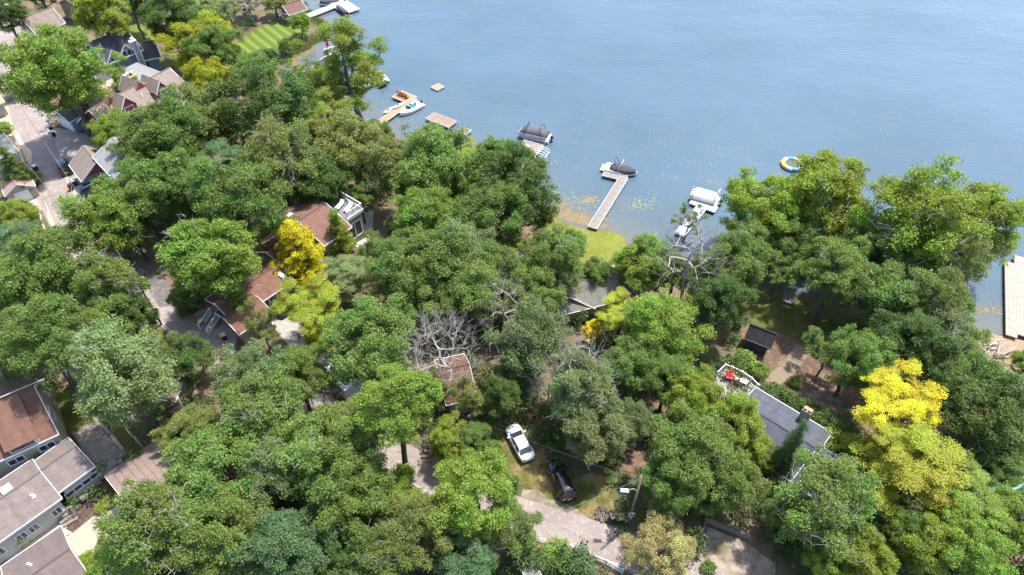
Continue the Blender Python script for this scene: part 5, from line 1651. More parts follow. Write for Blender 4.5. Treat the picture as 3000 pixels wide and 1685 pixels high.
mb.add(vs, [(2 * k, 2 * k + 1, 2 * k + 3, 2 * k + 2) for k in range(3)]); mb.build("canton", NAV, fl)

# chairs: one builder
def chair(name, label, p, rz, mat, group=None, s=1.0):
    o = thing(name, label, "chair", p, rz, group)
    MB().box((0, 0, 0.36), (0.55, 0.55, 0.05), ry=0.12).build("seat", mat, o)
    mb = MB()
    for k in range(4): mb.box((-0.36, -0.21 + 0.14 * k, 0.72), (0.04, 0.11, 0.8), ry=-0.35)
    mb.build("backrest", mat, o)
    for y in (-0.32, 0.32):
        MB().box((0.02, y, 0.56), (0.68, 0.12, 0.04)).build("armrest", mat, o)
        MB().box((0.27, y, 0.28), (0.06, 0.06, 0.56)).build("leg", mat, o)
        MB().box((-0.25, y, 0.2), (0.06, 0.06, 0.4)).build("leg", mat, o)
    o.scale = (s, s, s)
    return o
ORG = mk("orange_brown_chair", (0.45, 0.15, 0.06), (0.30, 0.10, 0.05), rough=0.6)
an = frame2(atz(1163, 274, .6), atz(1208, 293, .6))[2]
for i, px in enumerate([(1170, 277), (1178, 280), (1186, 283), (1194, 287)]):
    p = atz(*px, 0.6)
    chair("deck_chair", ["rust brown deck chair on tan dock, farthest from the boat", "second rust brown deck chair on the tan dock platform", "third rust brown deck chair on the tan dock platform", "rust brown deck chair on tan dock, nearest the boat"][i], (p.x, p.y, 0.6), an + 1.57, ORG, "chairs on the tan dock")

# ------------------------------------------------------------------ cars
def car(name, label, front, rear, paint, kind="sedan", zc=0.9, glassm=None):
    pa, pb = at(*rear, zc), at(*front, zc)
    c, L, rz = frame2(pa, pb)
    print("CAR", name, round(L, 1))
    L = 4.75 if kind == "sedan" else 4.9
    o = thing(name, label, "car", (c.x, c.y, ground(c.x, c.y) + 0.06), rz)
    gm = glassm or glass("car_glass", (0.012, 0.018, 0.022))
    if kind == "sedan":
        st = [(-0.5, .66, .80), (-.47, .82, .96), (-.36, .90, 1.0), (-.2, .92, 1.0), (0, .92, .97), (.15, .92, .97), (.25, .915, .98), (.36, .90, .88), (.45, .82, .77), (.49, .68, .66), (.5, .55, .58)]
        cb = (-0.40, 0.26, -0.25, 0.06, 1.0, 1.43, 0.80, 0.60)
    else:
        st = [(-0.5, .74, .80), (-.485, .88, 1.05), (-.40, .95, 1.12), (-.2, .96, 1.12), (0, .96, 1.1), (.15, .96, 1.1), (.25, .955, 1.1), (.36, .94, 1.04), (.45, .86, .95), (.49, .74, .82), (.5, .6, .7)]
        cb = (-0.485, 0.25, -0.42, 0.10, 1.1, 1.72, 0.86, 0.68)
    rings = []
    for t, w, zt in st:
        x = t * L
        h = [(0, zt + 0.03), (w * 0.55, zt + 0.02), (w * 0.86, zt - 0.03), (w * 0.97, zt - 0.13), (w, 0.62), (w * 0.98, 0.40), (w * 0.90, 0.26)]
        rings.append([(x, y, z) for y, z in h] + [(x, -y, z) for y, z in h[:0:-1]])
    body = MB().loft(rings).build("body", paint, o, smooth=True)
    sm = body.modifiers.new("sub", 'SUBSURF'); sm.levels = 1; sm.render_levels = 2
    xr0, xf0, xr1, xf1, zb, zt, wb, wt = cb
    xr0 *= L; xf0 *= L; xr1 *= L; xf1 *= L
    # cabin: rounded roof over raked pillars
    R2 = []
    for k in range(9):
        t = k / 8
        xb = xr0 + (xf0 - xr0) * t
        if t < 0.5: f = min(1, t / 0.5)
        R2.append(xb)
    def roofz(x):  # crown along length
        u = (x - (xr1 + xf1) / 2) / ((xf1 - xr1) / 2)
        return zt - 0.05 * u * u
    xs = [xr0, (xr0 + xr1) / 2, xr1, xr1 * .5 + (xr1 + xf1) / 4, (xr1 + xf1) / 2, xf1 * .5 + (xr1 + xf1) / 4, xf1, (xf1 + xf0) / 2, xf0]
    rings = []
    for x in xs:
        if x < xr1: f = (x - xr0) / (xr1 - xr0)
        elif x > xf1: f = (xf0 - x) / (xf0 - xf1)
        else: f = 1.0
        z = zb - 0.08 + (roofz(min(max(x, xr1), xf1)) - zb + 0.08) * f
        w2 = wb + (wt - wb) * f
        rings.append([(x, -wb, zb - 0.12), (x, -w2, z - 0.02), (x, -w2 * 0.55, z + 0.02 * f), (x, 0, z + 0.03 * f), (x, w2 * 0.55, z + 0.02 * f), (x, w2, z - 0.02), (x, wb, zb - 0.12)])
    cabin = MB().loft(rings).build("cabin", paint, o, smooth=True)
    ms = cabin.modifiers.new("sub", 'SUBSURF'); ms.levels = 1; ms.render_levels = 1
    def patch(nm, a, b, c_, d, off):
        a, b, c_, d = [Vector(p) for p in (a, b, c_, d)]
        n = (b - a).cross(d - a).normalized() * off
        mb = MB()
        vs = [p + n for p in (a, b, c_, d)] + [p + n * 0.2 for p in (a, b, c_, d)]
        mb.add(vs, [(0, 1, 2, 3), (7, 6, 5, 4), (0, 4, 5, 1), (1, 5, 6, 2), (2, 6, 7, 3), (3, 7, 4, 0)])
        return mb.build(nm, gm, o)
    zw = roofz(xf1) - 0.05
    e = 0.06
    patch("windshield", (xf0 - 0.12, -wb * .90, zb + 0.02), (xf0 - 0.12, wb * .90, zb + 0.02), (xf1 + 0.05, wt * .93, zw), (xf1 + 0.05, -wt * .93, zw), 0.035)
    zr = roofz(xr1) - 0.05
    patch("rear_window", (xr0 + 0.16, wb * .88, zb + 0.06), (xr0 + 0.16, -wb * .88, zb + 0.06), (xr1 - 0.05, -wt * .92, zr), (xr1 - 0.05, wt * .92, zr), 0.035)
    xm = (xr1 + xf1) / 2
    for s_ in (-1, 1):
        for (xa, xb, ta, tb) in ((xr0 + 0.55, xm - 0.04, xr1 + 0.12, xm - 0.04), (xm + 0.04, xf0 - 0.42, xm + 0.04, xf1 - 0.08)):
            q = [(xa, s_ * (wb * 0.985), zb + 0.0), (xb, s_ * (wb * 0.985), zb + 0.0), (tb, s_ * (wt + 0.035), zt - 0.12), (ta, s_ * (wt + 0.035), zt - 0.12)]
            if s_ > 0: q = [q[1], q[0], q[3], q[2]]
            patch("side_window", *q, 0.03)
        MB().box((xf0 - 0.45, s_ * (wb + 0.2), zb + 0.05), (0.16, 0.24, 0.14)).build("mirror", paint, o, bevel=0.03)
        MB().box((L * 0.455, s_ * (0.60 if kind == "sedan" else 0.68), 0.69 if kind == "sedan" else 0.86), (0.2, 0.28, 0.08), rz=-s_ * 0.6).build("headlight", mk("headlamp", (0.22, 0.23, 0.25), rough=0.15), o, bevel=0.02)
        MB().box((-L * 0.488, s_ * 0.62, 0.86 if kind == "sedan" else 0.98), (0.10, 0.36, 0.09), rz=s_ * 0.3).build("taillight", mk("taillamp", (0.22, 0.012, 0.015), (0.16, 0.01, 0.01), rough=0.25), o, bevel=0.02)
        for x in (-0.295 * L, 0.30 * L):
            y = s_ * (0.80 if kind == "sedan" else 0.84)
            mb = MB(); mb.tube([(x, y - 0.11, 0.33), (x, y + 0.11, 0.33)], 0.34, 18)
            wl_ = mb.build("wheel", mk("tyre", (0.015, 0.015, 0.016), rough=0.85), o)
            MB().tube([(x, y + s_ * 0.10, 0.33), (x, y + s_ * 0.125, 0.33)], 0.23, 14).build("rim", ALU, wl_)
    MB().box((-L * 0.498, 0, 0.72), (0.04, 0.5, 0.14)).build("number_plate", mk("plate_white", (0.55, 0.55, 0.5), rough=0.5), o)
    if kind != "sedan":
        for s_ in (-1, 1):
            MB().tube([(xr1 + 0.15, s_ * (wt - 0.08), zt - 0.01), (xr1 + 0.35, s_ * (wt - 0.08), zt + 0.06), (xf1 - 0.35, s_ * (wt - 0.08), zt + 0.06), (xf1 - 0.15, s_ * (wt - 0.08), zt - 0.02)], 0.025, 6).build("roof_rail", DKGREY, o)
    return o
def carpaint(name, c, rough=0.2):
    m = mk(name, c, tuple(v * 0.96 for v in c), scale=0.5, rough=rough)
    m.node_tree.nodes["Principled BSDF"].inputs["Coat Weight"].default_value = 0.6
    m.node_tree.nodes["Principled BSDF"].inputs["Coat Roughness"].default_value = 0.04
    return m
P_WHITE = carpaint("white_car_paint", (0.78, 0.78, 0.79), 0.3); P_BLACK = carpaint("black_car_paint", (0.008, 0.008, 0.009)); P_NAVY = carpaint("navy_car_paint", (0.012, 0.022, 0.05)); P_BLK2 = carpaint("dark_grey_car_paint", (0.018, 0.018, 0.02))
car("white_sedan", "white sedan parked on the dry grass", (1498, 1246), (1549, 1341), P_WHITE, "sedan", glassm=glass("sedan_glass", (0.02, 0.028, 0.03)))
car("black_suv", "glossy black SUV parked on the grass near the gravel verge", (1627, 1354), (1664, 1444), P_BLACK, "suv", zc=1.1)
car("black_car", "black SUV parked beside the brown gabled garage", (176, 462), (190, 497), P_BLK2, "suv", zc=1.1)
car("navy_suv", "navy SUV parked across the driveway below the brown garage", (305, 528), (244, 556), P_NAVY, "suv", zc=1.1)
# car under a fitted cover
pa, pb = at(793, 878, 0.8), at(826, 908, 0.8)
c, L, rz = frame2(pa, pb)
o = thing("covered_car", "car under a navy fitted cover beside the glass door", "car", (c.x, c.y, ground(c.x, c.y) + 0.06), rz)
mb = MB(); dome(mb, 4.5, 1.9, 0.45, 0.55, sharp=2.2); dome(mb, 2.5, 1.6, 0.75, 0.65, sharp=1.8)
cv = mb.build("car_cover", mk("navy_cover", (0.03, 0.035, 0.065), (0.022, 0.026, 0.05), rough=0.6, bump=0.5, bscale=3), o, smooth=True)
MB().tube([(0.2, -0.97, 0.3), (0.2, -0.82, 1.0), (0.2, -0.55, 1.47), (0.2, 0.55, 1.47), (0.2, 0.82, 1.0), (0.2, 0.97, 0.3)], 0.03, 6).build("strap", mk("grey_strap", (0.3, 0.3, 0.32), rough=0.7), cv)
for s_ in (-1, 1):
    for x in (-1.35, 1.35): MB().tube([(x, s_ * 0.72, 0.32), (x, s_ * 0.92, 0.32)], 0.32, 14).build("wheel", mk("tyre", (0.015, 0.015, 0.016), rough=0.85), o)

# white camper seen between crowns
c = at(992, 1080, 2.6)
o = thing("camper_trailer", "white camper trailer roof showing between trees", "trailer", (c.x, c.y, ground(c.x, c.y)), at(1030, 1105).x and math.atan2(at(960, 1045, 2.6).y - at(1020, 1115, 2.6).y, at(960, 1045, 2.6).x - at(1020, 1115, 2.6).x))
MB().box((0, 0, 1.6), (6.4, 2.4, 2.1)).build("body", WHITE, o, bevel=0.15)
MB().box((0.4, 0, 2.75), (0.8, 0.7, 0.25)).build("air_conditioner", WHITE, o, bevel=0.05)
MB().box((-1.8, 0.3, 2.7), (0.5, 0.5, 0.15)).build("roof_hatch", ALU, o)
for s_ in (-1, 1):
    MB().tube([(-0.3, s_ * 0.95, 0.35), (-0.3, s_ * 1.15, 0.35)], 0.34, 14).build("wheel", BLACK, o)
    MB().box((1.2, s_ * 1.21, 1.8), (1.4, 0.04, 0.7)).build("window", GLASS, o)

# ------------------------------------------------------------------ bins
BGREEN = mk("bin_green", (0.02, 0.035, 0.03), (0.015, 0.026, 0.022), rough=0.5)
LIDTAN = mk("bin_lid_tan", (0.66, 0.43, 0.20), (0.55, 0.35, 0.16), scale=4, rough=0.55); LIDBLK = mk("bin_lid_black", (0.02, 0.023, 0.028), rough=0.4); LIDWHT = mk("bin_lid_cream", (0.68, 0.58, 0.42), rough=0.55)
def bin_(label, px, rz, lid):
    p = at(*px, 0.5)
    o = thing("wheeled_bin", label, "bin", (p.x, p.y, ground(p.x, p.y) + 0.06), rz, "wheeled bins")
    MB().loft([[(-.24, -.24, .08), (.24, -.24, .08), (.24, .24, .08), (-.24, .24, .08)], [(-.33, -.31, .95), (.33, -.31, .95), (.33, .31, .95), (-.33, .31, .95)]]).build("body", BGREEN, o, bevel=0.03)
    l_ = MB().loft([[(-.38, -.34, .96), (.37, -.34, .96), (.37, .34, .96), (-.38, .34, .96)], [(-.36, -.32, 1.03), (.3, -.28, 1.08), (.3, .28, 1.08), (-.36, .32, 1.03)]]).build("lid", lid, o, bevel=0.02)
    MB().tube([(-.42, -.28, 1.0), (-.42, .28, 1.0)], 0.025, 6).build("handle", BLACK, o)
    for y in (-.28, .28): MB().tube([(-.27, y - .03, .12), (-.27, y + .03, .12)], 0.12, 12).build("wheel", BLACK, o)
    return o
for lab, px, rz, lid in [("black lidded bin beside the concrete blocks", (1795, 1520), -1.3, LIDBLK), ("tan lidded bin at the foot of the street lamp pole", (1818, 1521), -1.4, LIDTAN),
                         ("tan lidded bin left of the white entry stair", (591, 948), -1.2, LIDTAN), ("tan lidded bin right of the white entry stair", (656, 988), -1.0, LIDTAN),
                         ("cream lidded bin on the driveway above the brown garage", (157, 393), -1.0, LIDWHT), ("black bin by the mailbox near the blue garage", (151, 380), -1.0, LIDBLK),
                         ("cream lidded bin left of the navy SUV", (219, 537), -1.3, LIDWHT), ("black lidded bin nearest the kerb left of navy SUV", (208, 550), -1.2, LIDBLK),
                         ("cream lidded bin across the road from the black SUV", (104, 494), -0.3, LIDWHT), ("cream lidded bin beside the garden shed", (103, 541), -1.1, LIDWHT),
                         ("cream lidded bin under the big oak at the road bend", (265, 692), -0.8, LIDWHT)]:
    bin_(lab, px, rz, lid)

# concrete blocks heaped beside the bins: each block is a thing
BLK = mk("concrete_block", (0.25, 0.205, 0.175), (0.19, 0.155, 0.13), scale=5, rough=0.95, bump=0.4)
blkp = None
BL = [("topmost pale block of the heap, lying flat", 1752, 1500), ("block leaning at the left end of the heap", 1748, 1507), ("hollow block with two cores at far left of heap", 1754, 1512), ("block tilted against its neighbour near the heap centre", 1766, 1504),
      ("block standing on end behind the heap", 1778, 1496), ("reddish block on the lower left edge of the heap", 1752, 1517), ("block lying along the road edge of the heap", 1764, 1525),
      ("square set block in front of the heap", 1759, 1519), ("pale flat block near the black bin", 1768, 1517), ("block touching the black lidded bin", 1776, 1514), ("lowest block at the front of the heap", 1770, 1523), ("small far block away from the heap", 1761, 1491)]
for i, (lab, x, y) in enumerate(BL):
    p = at(x, y, 0.15)
    o = thing("concrete_block", lab + " of concrete blocks" if "heap" not in lab else "concrete " + lab, "concrete block", (p.x, p.y, ground(p.x, p.y) + 0.13 + 0.05 * (i % 3)), rnd.uniform(0, 3.1), "heap of concrete blocks")
    o.rotation_euler.x = rnd.uniform(-0.5, 0.5); o.rotation_euler.y = rnd.uniform(-0.4, 0.4)
    if blkp is None:
        a = MB().box((0, -0.11, 0), (0.44, 0.035, 0.2)).box((0, 0.11, 0), (0.44, 0.035, 0.2)).build("face_shell", BLK, o)
        b = MB()
        for x_ in (-0.2, 0, 0.2): b.box((x_, 0, 0), (0.036, 0.18, 0.196))
        b = b.build("web", BLK, o); blkp = (a, b)
    else:
        for s_ in blkp:
            k = s_.copy(); COL.objects.link(k); k.parent = o
    o.scale = (1.15, 1.15, 1.15)

# ------------------------------------------------------------------ person on the road (seen from behind)
def person():
    f = at(1797, 1574)
    toward = (at(1800, 1545) - f); rz = math.atan2(toward.y, toward.x) - math.pi / 2   # faces the bins (+Y local)
    o = thing("person", "person in navy shirt and pale shorts walking toward the bins", "person", (f.x, f.y, ground(f.x, f.y) + 0.09), rz)
    def skin(name, V, E_, Rr, mat, lev=2, root=0):
        bm = bmesh.new()
        ly = bm.verts.layers.skin.verify()
        vs = [bm.verts.new(v) for v in V]
        for a, b in E_: bm.edges.new((vs[a], vs[b]))
        for v, r in zip(vs, Rr): v[ly].radius = (r, r) if not hasattr(r, '__len__') else r
        vs[root][ly].use_root = True
        me = bpy.data.meshes.new(name); bm.to_mesh(me); bm.free(); me.materials.append(mat)
        ob = link(name, me, o)
        ob.modifiers.new("skin", 'SKIN').use_smooth_shade = True
        s = ob.modifiers.new("sub", 'SUBSURF'); s.levels = 1; s.render_levels = lev
        return ob
    V = [(0, 0, 0.95), (0, 0, 1.12), (0, 0.0, 1.30), (0, 0.02, 1.45), (0, 0.03, 1.54), (0, 0.045, 1.66), (0, 0.05, 1.76),
         (0.19, 0, 1.42), (0.33, 0.02, 1.18), (0.36, 0.16, 0.98), (-0.19, 0, 1.42), (-0.33, 0.02, 1.18), (-0.38, 0.14, 0.98),
         (0.10, 0.02, 0.90), (0.12, 0.10, 0.50), (0.12, -0.02, 0.10), (0.12, 0.10, 0.05),
         (-0.10, 0, 0.90), (-0.12, -0.02, 0.50), (-0.13, -0.20, 0.13), (-0.13, -0.10, 0.05)]
    E_ = [(0, 1), (1, 2), (2, 3), (3, 4), (4, 5), (5, 6), (3, 7), (7, 8), (8, 9), (3, 10), (10, 11), (11, 12), (0, 13), (13, 14), (14, 15), (15, 16), (0, 17), (17, 18), (18, 19), (19, 20)]
    Rr = [0.13, 0.13, 0.14, 0.10, 0.055, 0.09, 0.075, 0.065, 0.045, 0.032, 0.065, 0.045, 0.032, 0.095, 0.06, 0.04, 0.04, 0.095, 0.06, 0.04, 0.04]
    skin("body", V, E_, Rr, SKIN)
    # hands: palm and five bent fingers
    for s_, (hx, hy, hz) in ((1, V[9]), (-1, V[12])):
        HV = [(hx, hy, hz), (hx + 0.005 * s_, hy + 0.05, hz - 0.05)]; HE = [(0, 1)]; HR = [0.03, 0.035]
        for k, (ox, ln) in enumerate(((-0.03, 0.07), (-0.01, 0.085), (0.012, 0.08), (0.03, 0.06))):
            b = len(HV); x_ = hx + ox
            HV += [(x_, hy + 0.085, hz - 0.08), (x_, hy + 0.10 + ln * 0.3, hz - 0.09 - ln * 0.5), (x_, hy + 0.085 + ln * 0.2, hz - 0.10 - ln)]
            HE += [(1, b), (b, b + 1), (b + 1, b + 2)]; HR += [0.010, 0.009, 0.008]
        b = len(HV)
        HV += [(hx - 0.05 * s_, hy + 0.05, hz - 0.05), (hx - 0.06 * s_, hy + 0.09, hz - 0.08)]; HE += [(1, b), (b, b + 1)]; HR += [0.011, 0.009]
        skin("hand", HV, HE, HR, SKIN, 1)
    NAVY = mk("navy_shirt", (0.012, 0.018, 0.045), (0.009, 0.013, 0.034), rough=0.85)
    skin("shirt", [V[0], V[1], V[2], V[3], (0.19, 0, 1.42), (0.30, 0.01, 1.24), (-0.19, 0, 1.42), (-0.30, 0.01, 1.24)],
         [(0, 1), (1, 2), (2, 3), (3, 4), (4, 5), (3, 6), (6, 7)], [0.155, 0.16, 0.17, 0.125, 0.09, 0.075, 0.09, 0.075], NAVY)
    skin("shorts", [(0, 0, 0.97), V[13], (0.12, 0.07, 0.60), V[17], (-0.12, -0.01, 0.60)], [(0, 1), (1, 2), (0, 3), (3, 4)], [0.15, 0.125, 0.095, 0.125, 0.095], mk("pale_shorts", (0.50, 0.48, 0.45), (0.42, 0.40, 0.37), rough=0.85))
    skin("hair", [(0, 0.01, 1.70), (0, 0.03, 1.76), (0, 0.06, 1.79)], [(0, 1), (1, 2)], [0.085, 0.088, 0.06], mk("grey_hair", (0.30, 0.26, 0.23), (0.22, 0.19, 0.17), rough=0.8))
    for k in (15, 19):
        x, y, z = V[k]
        skin("shoe", [(x, y - 0.04, 0.045 + (0.02 if k == 19 else 0)), (x, y + 0.14, 0.04), (x, y + 0.2, 0.035)], [(0, 1), (1, 2)], [0.05, 0.05, 0.04], BLACK, 1)
        skin("sock", [(x, y, 0.10), (x, y, 0.17)], [(0, 1)], [0.05, 0.05], WHITE, 1)
    for s_ in (-1, 1): MB().lathe([(0.003, -0.02), (0.02, 0), (0.003, 0.02)], (s_ * 0.095, 0.045, 1.66), 8).build("ear", SKIN, o)
    MB().lathe([(0.004, -0.02), (0.018, -0.01), (0.008, 0.03)], (0, 0.145, 1.655), 8).build("nose", SKIN, o)
    for s_ in (-1, 1): MB().lathe([(0.002, -0.01), (0.012, 0), (0.002, 0.01)], (s_ * 0.035, 0.13, 1.68), 8).build("eye", BLACK, o)
    MB().box((0, 0.128, 1.615), (0.05, 0.012, 0.01)).build("mouth", mk("lips", (0.35, 0.12, 0.1), rough=0.6), o)
person()

# ------------------------------------------------------------------ poles and wires
def pole(name, label, base, hgt, r=0.15, arms=True):
    p = at(*base)
    o = thing(name, label, "utility pole", (p.x, p.y, ground(p.x, p.y)))
    MB().tube([(0, 0, -1), (0, 0, hgt)], [r, r * 0.72], 10).build("pole", mk("pole_wood", (0.22, 0.165, 0.12), (0.14, 0.10, 0.075), scale=3, rough=0.9, bump=0.4), o, smooth=True)
    return o, p
o, pL = pole("utility_pole", "leaning dark utility pole left of the entry stair", (474, 952), 8.6)
MB().box((0, 0, 8.0), (1.6, 0.1, 0.12), rz=0.6).build("crossarm", TIMBER, o)
MB().lathe([(0.2, 0), (0.22, 0.1), (0.22, 0.7), (0.16, 0.8)], (0.3, -0.1, 6.6), 10).build("transformer", ALU, o)
for x in (-0.7, 0, 0.7): MB().lathe([(0.05, 0), (0.06, 0.08), (0.03, 0.16)], (x * math.cos(0.6), x * math.sin(0.6), 8.06), 8).build("insulator", WHITE, o)
o, pR = pole("street_lamp_pole", "wooden pole with white street lamp and sign beside the bins", (1841, 1535), 9.6)
o["category"] = "street lamp"
lp = atz(1829, 1440, pR.z + 6.6) - Vector((pR.x, pR.y, pR.z))
MB().tube([(0, 0, 6.9), (lp.x * 0.35, lp.y * 0.35, 7.25), (lp.x * 0.8, lp.y * 0.8, 6.95), (lp.x * 0.95, lp.y * 0.95, 6.85)], 0.045, 8).build("lamp_arm", ALU, o)
la = math.atan2(lp.y, lp.x)
lh = MB().box((lp.x, lp.y, 6.8), (0.85, 0.42, 0.2), rz=la, taper=0.8).build("lamp_head", WHITE, o, bevel=0.05)
MB().box((lp.x, lp.y, 6.69), (0.5, 0.3, 0.05), rz=la).build("lamp_lens", mk("lamp_lens", (0.6, 0.6, 0.55), rough=0.2), lh)
MB().lathe([(0.06, 0), (0.06, 0.12), (0.03, 0.15)], (lp.x, lp.y, 6.9), 8).build("photocell", DKGREY, lh)
sg = MB().box((0, -0.19, 2.4), (0.62, 0.03, 0.78)).build("sign", WHITE, o, bevel=0.0)
for z_, ws in ((2.60, ((-0.17, 0.10), (0.0, 0.10), (0.17, 0.1))), (2.44, ((-0.17, 0.1), (0.0, 0.1), (0.17, 0.1))), (2.2, ((0.0, 0.42),))):
    for x_, w_ in ws: MB().box((x_, -0.21, z_), (w_, 0.01, 0.10)).build("sign_mark", BLACK, sg)
MB().box((0, -0.19, 1.7), (0.25, 0.03, 0.28)).build("small_sign", WHITE, o)
def wire(label, a, b, sag=0.8, r=0.018, mat=None):
    a = Vector(a); b = Vector(b)
    o = thing("overhead_wire", label, "wire", (a.x, a.y, 0), 0)
    pts = []
    for i in range(17):
        t = i / 16; p = a.lerp(b, t); p.z -= sag * 4 * t * (1 - t)
        pts.append(p - Vector((a.x, a.y, 0)))
    MB().tube(pts, r, 5).build("cable", mat or mk("pale_cable", (0.24, 0.225, 0.21), (0.13, 0.12, 0.115), scale=6, rough=0.6), o)
    return o
topR = Vector((pR.x, pR.y, pR.z + 9.3)); topL = Vector((pL.x, pL.y, pL.z + 8.2))
g1 = at(1560, 1500, 0.0)
wire("pale service cable running from the lamp pole over the grass", topR, atz(1100, 1690, 7.0), 0.9, 0.014)
wire("dark cable strung along the road between the two poles", topL, topR - Vector((0, 0, 0.5)), 1.2, 0.02, DKGREY)
wire("upper of two thin wires crossing the road at left", topL, atz(-40, 160, 13.0), 1.0, 0.02)
wire("lower of two thin wires crossing the road at left", topL - Vector((0, 0, 0.6)), atz(-60, 330, 12.0), 1.0, 0.02)

# ------------------------------------------------------------------ fences, walls, steps
def picket(name, label, px, hgt=1.0, step=0.16, mat=TRIM, solid=False):
    pts = [at(*p) for p in px]
    o = thing(name, label, "fence", pts[0], 0)
    pts = [p - pts[0] for p in pts]
    mb = MB(); mb2 = MB()
    for a, b in zip(pts[:-1], pts[1:]):
        d = b - a; an = math.atan2(d.y, d.x); L = d.length; m_ = (a + b) / 2
        for z in (0.3, hgt * 0.8): mb.box(m_ + Vector((0, 0, z)), (L, 0.05, 0.09), rz=an)
        k = max(1, int(L / step))
        for i in range(k): mb2.box(a.lerp(b, (i + .5) / k) + Vector((0, 0, hgt / 2)), (step * (0.97 if solid else 0.6), 0.03, hgt), rz=an)
    mb.build("fence_rail", mat, o); q = tag(mb2.build("pickets", mat, o), kind="stuff")
    for p in pts: MB().box(p + Vector((0, 0, hgt / 2 + 0.05)), (0.13, 0.13, hgt + 0.15)).build("fence_post", mat, o)
    return o
picket("picket_fence", "white picket fence along the road at bottom centre", [(1668, 1610), (1725, 1632), (1775, 1655), (1822, 1680)])
picket("garden_fence", "short white picket fence beside the grey shed roof", [(1570, 1690), (1584, 1668), (1598, 1645)])
picket("white_board_fence", "white board fence along the kerb at the left road", [(119, 624), (130, 665), (147, 708), (161, 750)], 0.9, 0.15, TRIM, True)
picket("white_garden_wall", "white panelled garden fence beside the blue garage", [(246, 368), (268, 386), (292, 402)], 1.1, 0.2, TRIM, True)
picket("vinyl_privacy_fence", "tall white privacy fence behind the roof deck", [(1028, 590), (1058, 606), (1066, 620)], 1.9, 0.2, TRIM, True)
picket("patio_privacy_fence", "tall white fence panel right of the roof deck", [(1060, 622), (1074, 590), (1096, 606)], 1.9, 0.2, TRIM, True)
# timber steps down the slope: each tread a piece
pts = smooth_line([at(2196, 1188), at(2250, 1130), (at(2310, 1080)), at(2350, 1025)], 0.62)
o = thing("timber_steps", "timber steps climbing the earth slope toward the slate house", "steps", pts[0])
src = None
for i, p in enumerate(pts):
    t = pts[min(i + 1, len(pts) - 1)] - pts[max(i - 1, 0)]
    z = ground(p.x, p.y) + 0.12
    if src is None:
        src = q = MB().box((0, 0, 0), (0.60, 1.7, 0.12)).box((-0.28, 0, 0.02), (0.14, 1.75, 0.16)).build("tread", mk("steps_timber", (0.20, 0.155, 0.108), (0.13, 0.10, 0.07), scale=3, rough=0.9, bump=0.4), o)
    else:
        q = src.copy(); COL.objects.link(q)
    q.location = Vector((p.x, p.y, z)) - pts[0]; q.rotation_euler = (0, 0, math.atan2(t.y, t.x) + rnd.uniform(-0.05, 0.05))
mb = MB()
for s_ in (-1, 1):
    line = []
    for i, p in enumerate(pts):
        t = (pts[min(i + 1, len(pts) - 1)] - pts[max(i - 1, 0)]); t.z = 0; t.normalize(); nr = Vector((-t.y, t.x, 0))
        q = p + nr * s_ * 0.95; line.append(Vector((q.x, q.y, ground(q.x, q.y) + 0.16)) - pts[0])
    mb.tube(line, 0.09, 6)
mb.build("edge_timber", TIMBER, o)
def timber_wall(name, label, px, hgt, th=0.3, mat=TIMBER, cap=None):
    pts = [at(*p) for p in px]
    o = thing(name, label, "wall", pts[0])
    k = 0
    for a, b in zip(pts[:-1], pts[1:]):
        a = a - pts[0]; b = b - pts[0]; d = b - a; an = math.atan2(d.y, d.x); L = d.length
        rows_ = max(1, int(hgt / 0.2))
        for r in range(rows_):
            MB().box((a + b) / 2 + Vector((0, 0, -0.1 + 0.2 * r + 0.1)), (L + th * (1 if (r + k) % 2 else 0.02), th - 0.02 * r, 0.19), rz=an).build("timber", mat, o)
        k += 1
    return o
timber_wall("retaining_wall", "dark timber wall at the back of the gravel lot", [(2066, 1527), (2130, 1551), (2194, 1578)], 0.8)
timber_wall("gravel_edging", "timber edging along the left side of the gravel lot", [(2066, 1532), (2052, 1590), (2044, 1640)], 0.4)
mt = at(2135, 1548)
timber_wall("terrace_wall", "stepped stone wall round the paver terrace", [(284, 1230), (325, 1275), (367, 1326), (350, 1346), (359, 1363), (336, 1392), (362, 1420)], 0.6, 0.35, mk("terrace_wall_stone", (0.36, 0.29, 0.24), (0.27, 0.215, 0.175), scale=3, rough=0.9, bump=0.4))
timber_wall("planter_edge", "stone edging round the mulch bed below the purple tree", [(396, 1284), (420, 1315), (448, 1346)], 0.4, 0.25, mk("terrace_wall_stone", (0.36, 0.29, 0.24)))
timber_wall("roadside_wall", "brown retaining wall along the rock garden at left", [(28, 372), (58, 430), (84, 492), (100, 520)], 0.6, 0.25, mk("red_wall_stone", (0.30, 0.20, 0.15), (0.22, 0.15, 0.11), rough=0.9))
a = at(1250, 1350)
o = thing("rough_steps", "rough timber steps beside the lime maple by the road", "steps", a, math.atan2((at(1258, 1300) - a).y, (at(1258, 1300) - a).x))
for i in range(6): MB().box((i * 0.5, 0, 0.12 + 0.1 * i), (0.46, 1.1, 0.14)).build("tread", TIMBER, o)
# side stairs of the long house
for nm, lab, pa_, pb_ in (("side_steps", "brown side steps below the long house wall", (196, 1505), (212, 1545)), ("side_landing", "wooden side landing beside the long house", (240, 1462), (262, 1440))):
    a, b = at(*pa_), at(*pb_)
    o = thing(nm, lab, "steps", a, math.atan2((b - a).y, (b - a).x))
    for i in range(4):
        MB().box((i * 0.42, 0, 0.7 - 0.17 * i), (0.44, 1.5, 0.1)).build("tread", WOOD, o)
    for y in (-0.75, 0.75): MB().box((0.6, y, 0.35), (1.9, 0.08, 0.25), ry=0.38).build("stringer", TIMBER, o)

